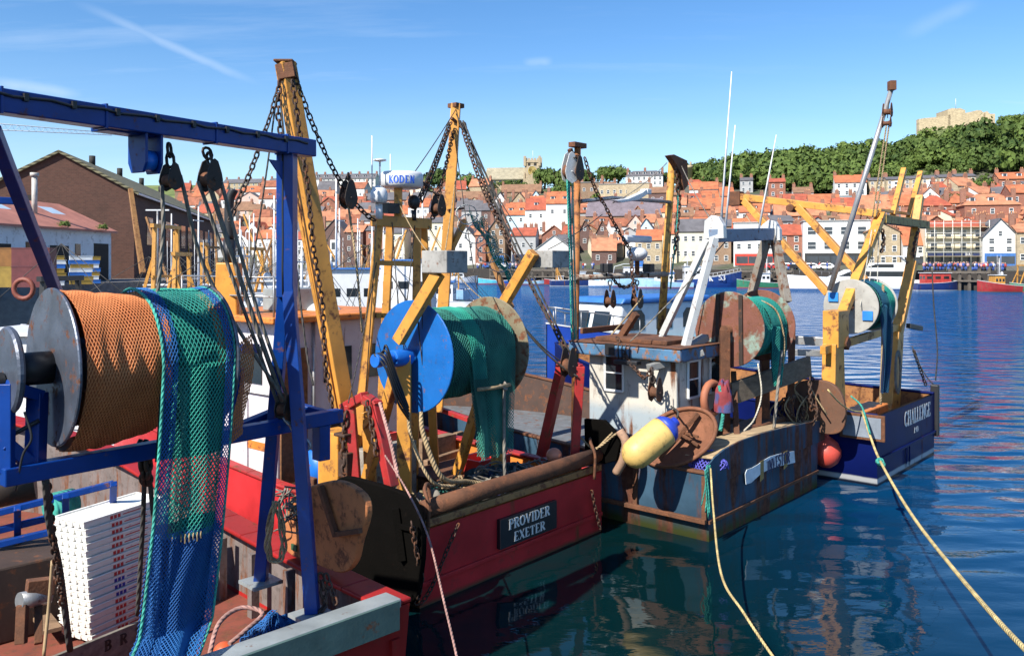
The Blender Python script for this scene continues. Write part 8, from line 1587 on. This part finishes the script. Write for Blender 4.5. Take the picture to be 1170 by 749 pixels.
MB().abox(B4-.1, -.1, .5, B4+.06, .12, 1.98, F4).build('corner_fender', blk, b4, bev=.03); MB().tube(spline([F4.w(B4, 0, 2.1), P(1071, 400, 24.6), P(1067, 350, 24.6), P(1065, 310, 24.6)]), .018, 6).build('stern_aerial', rope_d, b4)
pb_ = F4.x(985, 487, -.03); MB().box(pb_, h4*.55, t4*.03, UP*.32).build('port_panel', rustm, b4, bev=.02); MB().box(pb_-t4*.035, h4*.46, t4*.006, UP*.25).build('panel_face', paint('panel_pale', (.2, .23, .27), .5), b4)
MB().abox(.4, .7, 1.0, 3.2, 1.3, 1.6, F4).build('stern_bin', orange_p, b4, bev=.03)
# gantry
cl = 1.0
lb_ = MB().taper(F4.y(952, 472, cl), F4.y(952, 392, cl), .75, .36, .55, .34, h4).build('gantry', yel2, b4, bev=.015)
MB().box(F4.y(955, 375, cl), t4*.36, h4*.2, UP*.46).build('gantry_box', yel2, lb_, bev=.015)
MB().bar(F4.y(962, 360, cl), F4.y(1007, 245, cl), .24, .2).build('gantry_leg', yel2, lb_, bev=.012)
rl_ = MB().taper(F4.y(1016, 476, cl), F4.y(1024, 380, cl), .8, .34, .45, .3, h4).build('gantry_leg', yel2, lb_, bev=.015)
MB().bar(F4.y(1024, 385, cl), F4.y(1042, 300, cl), .30, .22).bar(F4.y(1036, 330, cl), F4.y(1051, 224, cl), .22, .2).build('gantry_leg', yel2, lb_, bev=.012)
MB().bar(F4.y(1008, 250, cl-.02), F4.y(1058, 257, cl-.02), .24, .24).build('gantry_crossbar', paint('crossbar_olive', (.32, .22, .06), .6, rust=.4), lb_, bev=.012)
for a, b_ in (((1033, 193), (1020, 246)), ((1052, 197), (1038, 250)), ((1005, 240), (1050, 246))): MB().bar(F4.y(*a, cl+.3), F4.y(*b_, cl+.3), .15 if a[1] < 220 else .09).build('gantry_post', yel2, lb_, bev=.01)
MB().bar(F4.y(940, 400, cl), F4.y(1030, 372, cl), .14, .2).build('drum_beam', yel2, lb_, bev=.01)
MB().bar(P(907, 388, 22.5), P(955, 391, 22.0), .22, .22).bar(P(900, 402, 22), P(960, 404, 21.7), .16, .16).build('roller_beam', steel, lb_, bev=.01)
MB().tube([P(944, 390, 22), P(970, 392, 21.6)], .17, 4).build('fairlead_box', rustm, lb_)
# derrick reaching forward
X4 = (F4.y(1003, 243, cl)-F4.o).dot(t4); j0 = F4.y(1003, 244, cl); j1 = F4.x(840, 224, X4); dj = MB().bar(j1, j0, .22, .2).build('derrick', yel2, b4, bev=.012)
MB().bar(F4.x(850, 229, X4-.05), F4.x(946, 335, X4-.05), .20, .2).build('derrick_strut', yel2, dj, bev=.012); MB().bar(F4.x(912, 236, X4-.05), F4.x(990, 322, X4-.05), .2, .2).build('derrick_strut', yel2, dj, bev=.012)
MB().box(F4.x(841, 227, X4), h4*.2, t4*.16, UP*.22).cyl(F4.x(905, 238, X4)-t4*.2, F4.x(905, 238, X4)+t4*.2, .12, 12).build('derrick_sheave', rustm, dj, bev=.02)
sp_ = MB().tube([P(948, 332, 22.5), P(1020, 97, 21.8)], [.075, .06], 10).build('boom_pole', paint('galvanised', (.36, .36, .36), .4, metal=.5, rust=.15), b4); MB().box(P(1019, 98, 21.8), V((.08, 0, 0)), V((0, .1, 0)), UP*.12).build('pole_head', rustm, sp_, bev=.01)
block(P(1017, 112, 21.8), P(1014, 128, 21.8), .12, 'small orange brown block hung at the top of silver pole', mat=rustm, hook=False); block(P(1014, 130, 21.8), P(1013, 141, 21.8), .09, 'smaller block hung just below the first under silver pole top', mat=rustm, hook=False)
for k, (dx0, dx1, lab) in enumerate(((0, 0, 'left'), (3, 4, 'right'))): rope([P(1013+dx0, 142, 21.8), P(1004+dx1, 200, 22), P(997+dx1, 248, 22.2)], .02, rope_tan, 'tan rope fall from the silver pole blocks, %s strand' % lab)
rope([P(1017, 100, 21.8), P(1014, 135, 21.8)], .012, rope_d, 'short dark pendant at the silver pole top', sm=False)
# drum and nets
dc4 = F4.y(972, 350, 1.0); LD4 = 1.5; R4 = .72; wfl = paint('white_flange', (.36, .345, .31), .5, rust=.2, grime=.15); d4 = drum(b4, 'net_drum', dc4, t4, LD4, R4, .3, wfl, wfl, rustm)
for a_ in (.5, 3.6): MB().box(dc4-t4*.05+h4*(.5*math.cos(a_))+UP*(.5*math.sin(a_)), h4*.13, t4*.012, UP*.12).build('flange_patch', paint('patch_blue', (.02, .2, .6), .5), d4)
aft4 = -h4
def g4(u, v):
    a = -2+5.4*v; q = .3+(LD4-.34)*u; r = .66*(1+.05*nz((q*2.6, a*1.3, 51))+.02*nz((q*9, a*3, 7))); return dc4+t4*q+aft4*(math.cos(a)*r)+UP*(math.sin(a)*r)
n4 = thing('fishing_net', F4.y(1005, 465, .6), 'blue and teal net hanging from the white flanged drum of navy trawler', 'fishing net')
MB().lattice(lambda u, v: g4(u*.55+.45, v), 9, 96, .0105).build('teal_netting', net_te, n4); MB().lattice(lambda u, v: g4(u*.5, v), 8, 96, .0105).build('blue_netting', net_gd, n4); MB().grid(lambda u, v: dc4+t4*(.3+(LD4-.34)*u)+(V(g4(u, v))-dc4-t4*(.3+(LD4-.34)*u))*.985, 24, 70).build('wound_layers', net_bd, n4)
def g4h(u, v):
    q = .35+.55*u
    if v < .35: a = math.pi*.7*(1-v/.35); r = .69; return dc4+t4*q+aft4*(math.cos(a)*r)+UP*(math.sin(a)*r)
    k = (v-.35)/.65; ctr = .62; return dc4+t4*(ctr+(q-ctr)*(1-.25*k+.3*math.sin(k*3.1))+.06*math.sin(k*4))+aft4*(.69+.06*math.sin(q*15+k*4))-UP*(k*2.25)
MB().lattice(g4h, 9, 100, .0105).build('blue_netting', netmat('net_blue_teal', (.004, .05, .14), (.006, .10, .13)), n4); MB().grid(lambda u, v: V(g4h(u, v))-aft4*.03, 12, 50).build('inner_folds', net_bd, n4)
rope([P(1009, 325, 22.6), P(1008, 400, 22.5), P(1006, 462, 22.4)], .035, rope_tan, 'tan rope hanging straight down in front of blue net')
for k, (a, b_, lab) in enumerate((((996, 262), (983, 350), 'left'), ((1000, 262), (990, 352), 'middle'), ((1004, 262), (1002, 340), 'right'))): rope(sag(F4.y(*a, .95), F4.y(*b_, .7), .02), .013, ropemat('rope_off_white%d' % k, (.5, .48, .42)), 'thin off white line below the yellow gantry head, %s of three' % lab, sm=False)
chn([F4.y(1049, 262, .9), F4.y(1045, 280, .9), F4.y(1044, 292, .9)], 'rusty chain bundle under the right end of olive crossbar', .14, .03, chainm); chn([F4.y(1008, 262, .9), F4.y(1010, 275, .9), F4.y(1007, 288, .9)], 'rusty chain bundle under the left end of olive crossbar', .12, .025, chainm)
m = MB(); q = F4.y(1026, 425, .75)
for k in range(5): m.tube(spline([q+t4*((.2+.02*k)*math.cos(a*.7))+UP*((.5+.03*k)*math.sin(a*.7)) for a in range(10)], 3), .022, 6)
m.build('rope_coil', rope_g, label='grey rope coil hung on the curved yellow gantry leg', cat='rope')
chn(sag(P(1044, 400, 24.8), P(1058, 440, 25.0), .02), 'dark chain outside the right gantry leg of navy trawler', .12, .016); rope(sag(P(1042, 395, 24.8), P(1073, 442, 24.8), .25), .015, rope_d, 'thin dark line sagging from gantry leg to the navy stern corner', sm=False)
MB().bar(F4.y(1038, 372, .9), F4.y(1052, 375, .9), .14).build('bracket', blk, rl_, bev=.01)
# mooring line of the navy trawler
pts = [F4.y(985, 470, .3), P(994, 497, 19.6), P(1006, 527, 18), P(1040, 585, 14.6), P(1090, 650, 11.2), P(1172, 742, 7.6), P(1300, 850, 5.6)]
rope(pts, .027, rope_y, 'long tan and yellow mooring rope from the navy trawler to lower right', n=10)
rope([F4.y(972, 452, .6), P(985, 465, 21), P(994, 495, 19.55)], .022, rope_t, 'short green rope tied to the mooring rope at navy stern')
kb = MB()
for k in range(5): kb.tube(spline([pts[2]+V((.07*math.cos(a+k), .05*math.sin(a), .06*math.sin(a+k*.7)-.02*k)) for a in range(7)], 3), .02, 5)
kb.build('rope_knot', rope_t, label='green rope knot halfway down the navy trawler mooring rope', cat='knot')
rope(sag(F4.y(946, 445, .5), F4.y(985, 470, .3), .15), .018, rope_y, 'pale rope sagging along the left quarter of navy trawler', sm=False)
# ================= a man in red on the inner berth =================
def person(name, base, h, jac, trou, label, face=-1.2):
    root = thing(name, base, label, 'person'); k = h/1.75; vs = [(0, 0, .95), (0, 0, 1.15), (0, -.02, 1.4), (0, -.01, 1.5), (0, -.02, 1.58), (-.2, 0, 1.42), (-.27, -.05, 1.15), (-.2, -.25, 1.0), (.2, 0, 1.42), (.28, -.05, 1.15), (.22, -.22, .98), (-.1, 0, .9), (-.12, -.02, .5), (-.12, .02, .06), (-.12, -.14, .03), (.1, 0, .9), (.12, -.06, .5), (.13, .04, .06), (.13, -.12, .03)]
    ed = [(0, 1), (1, 2), (2, 3), (3, 4), (2, 5), (5, 6), (6, 7), (2, 8), (8, 9), (9, 10), (0, 11), (11, 12), (12, 13), (13, 14), (0, 15), (15, 16), (16, 17), (17, 18)]; rad = [.15, .15, .17, .07, .06, .075, .055, .04, .075, .055, .04, .1, .07, .05, .04, .1, .07, .05, .04]
    me = bpy.data.meshes.new('body'); me.from_pydata([V(v)*k for v in vs], ed, []); o = bpy.data.objects.new('body', me); COL.objects.link(o); o.parent = root; o.rotation_euler = (0, 0, face)
    md = o.modifiers.new('Skin', 'SKIN')
    for i_, sv_ in enumerate(me.skin_vertices[0].data): sv_.radius = (rad[i_]*k, rad[i_]*k*.85); sv_.use_root = i_ == 0
    o.modifiers.new('Sub', 'SUBSURF').levels = 1; o.modifiers['Sub'].render_levels = 2
    m_, tt, bb = nt('worker_clothes'); g_ = N(tt, 'TexCoord').outputs['Object']; sz = N(tt, 'SeparateXYZ'); tt.links.new(g_, sz.inputs[0]); lt = N(tt, 'Math', operation='LESS_THAN'); lt.inputs[1].default_value = .96*k; tt.links.new(sz.outputs[2], lt.inputs[0]); tt.links.new(mix_(tt, lt.outputs[0], jac, trou), bb.inputs['Base Color']); me.materials.append(m_)
    WB[root.name] = V((0, 0, 0)); hd_ = MB(); hd_.ell(V((0, -.03, 1.67))*k, .08*k, .10*k, .12*k, 14, 10); hd_.ell(V((0, -.13, 1.66))*k, .015*k, .02*k, .02*k, 8, 6); ho = hd_.build('head', MATS['skin'], root); ho.rotation_euler = (0, 0, face)
    hr_ = MB().ell(V((0, .0, 1.71))*k, .09*k, .10*k, .1*k, 12, 8).build('hair', blk, root); hr_.rotation_euler = (0, 0, face)
    return root
r, F, z0 = midf[170]; person('person', F.w(2.2, 13*.52, z0), 1.78, (.5, .03, .02), (.03, .03, .05), 'person in red jacket and dark trousers standing under the yellow goalpost frame')
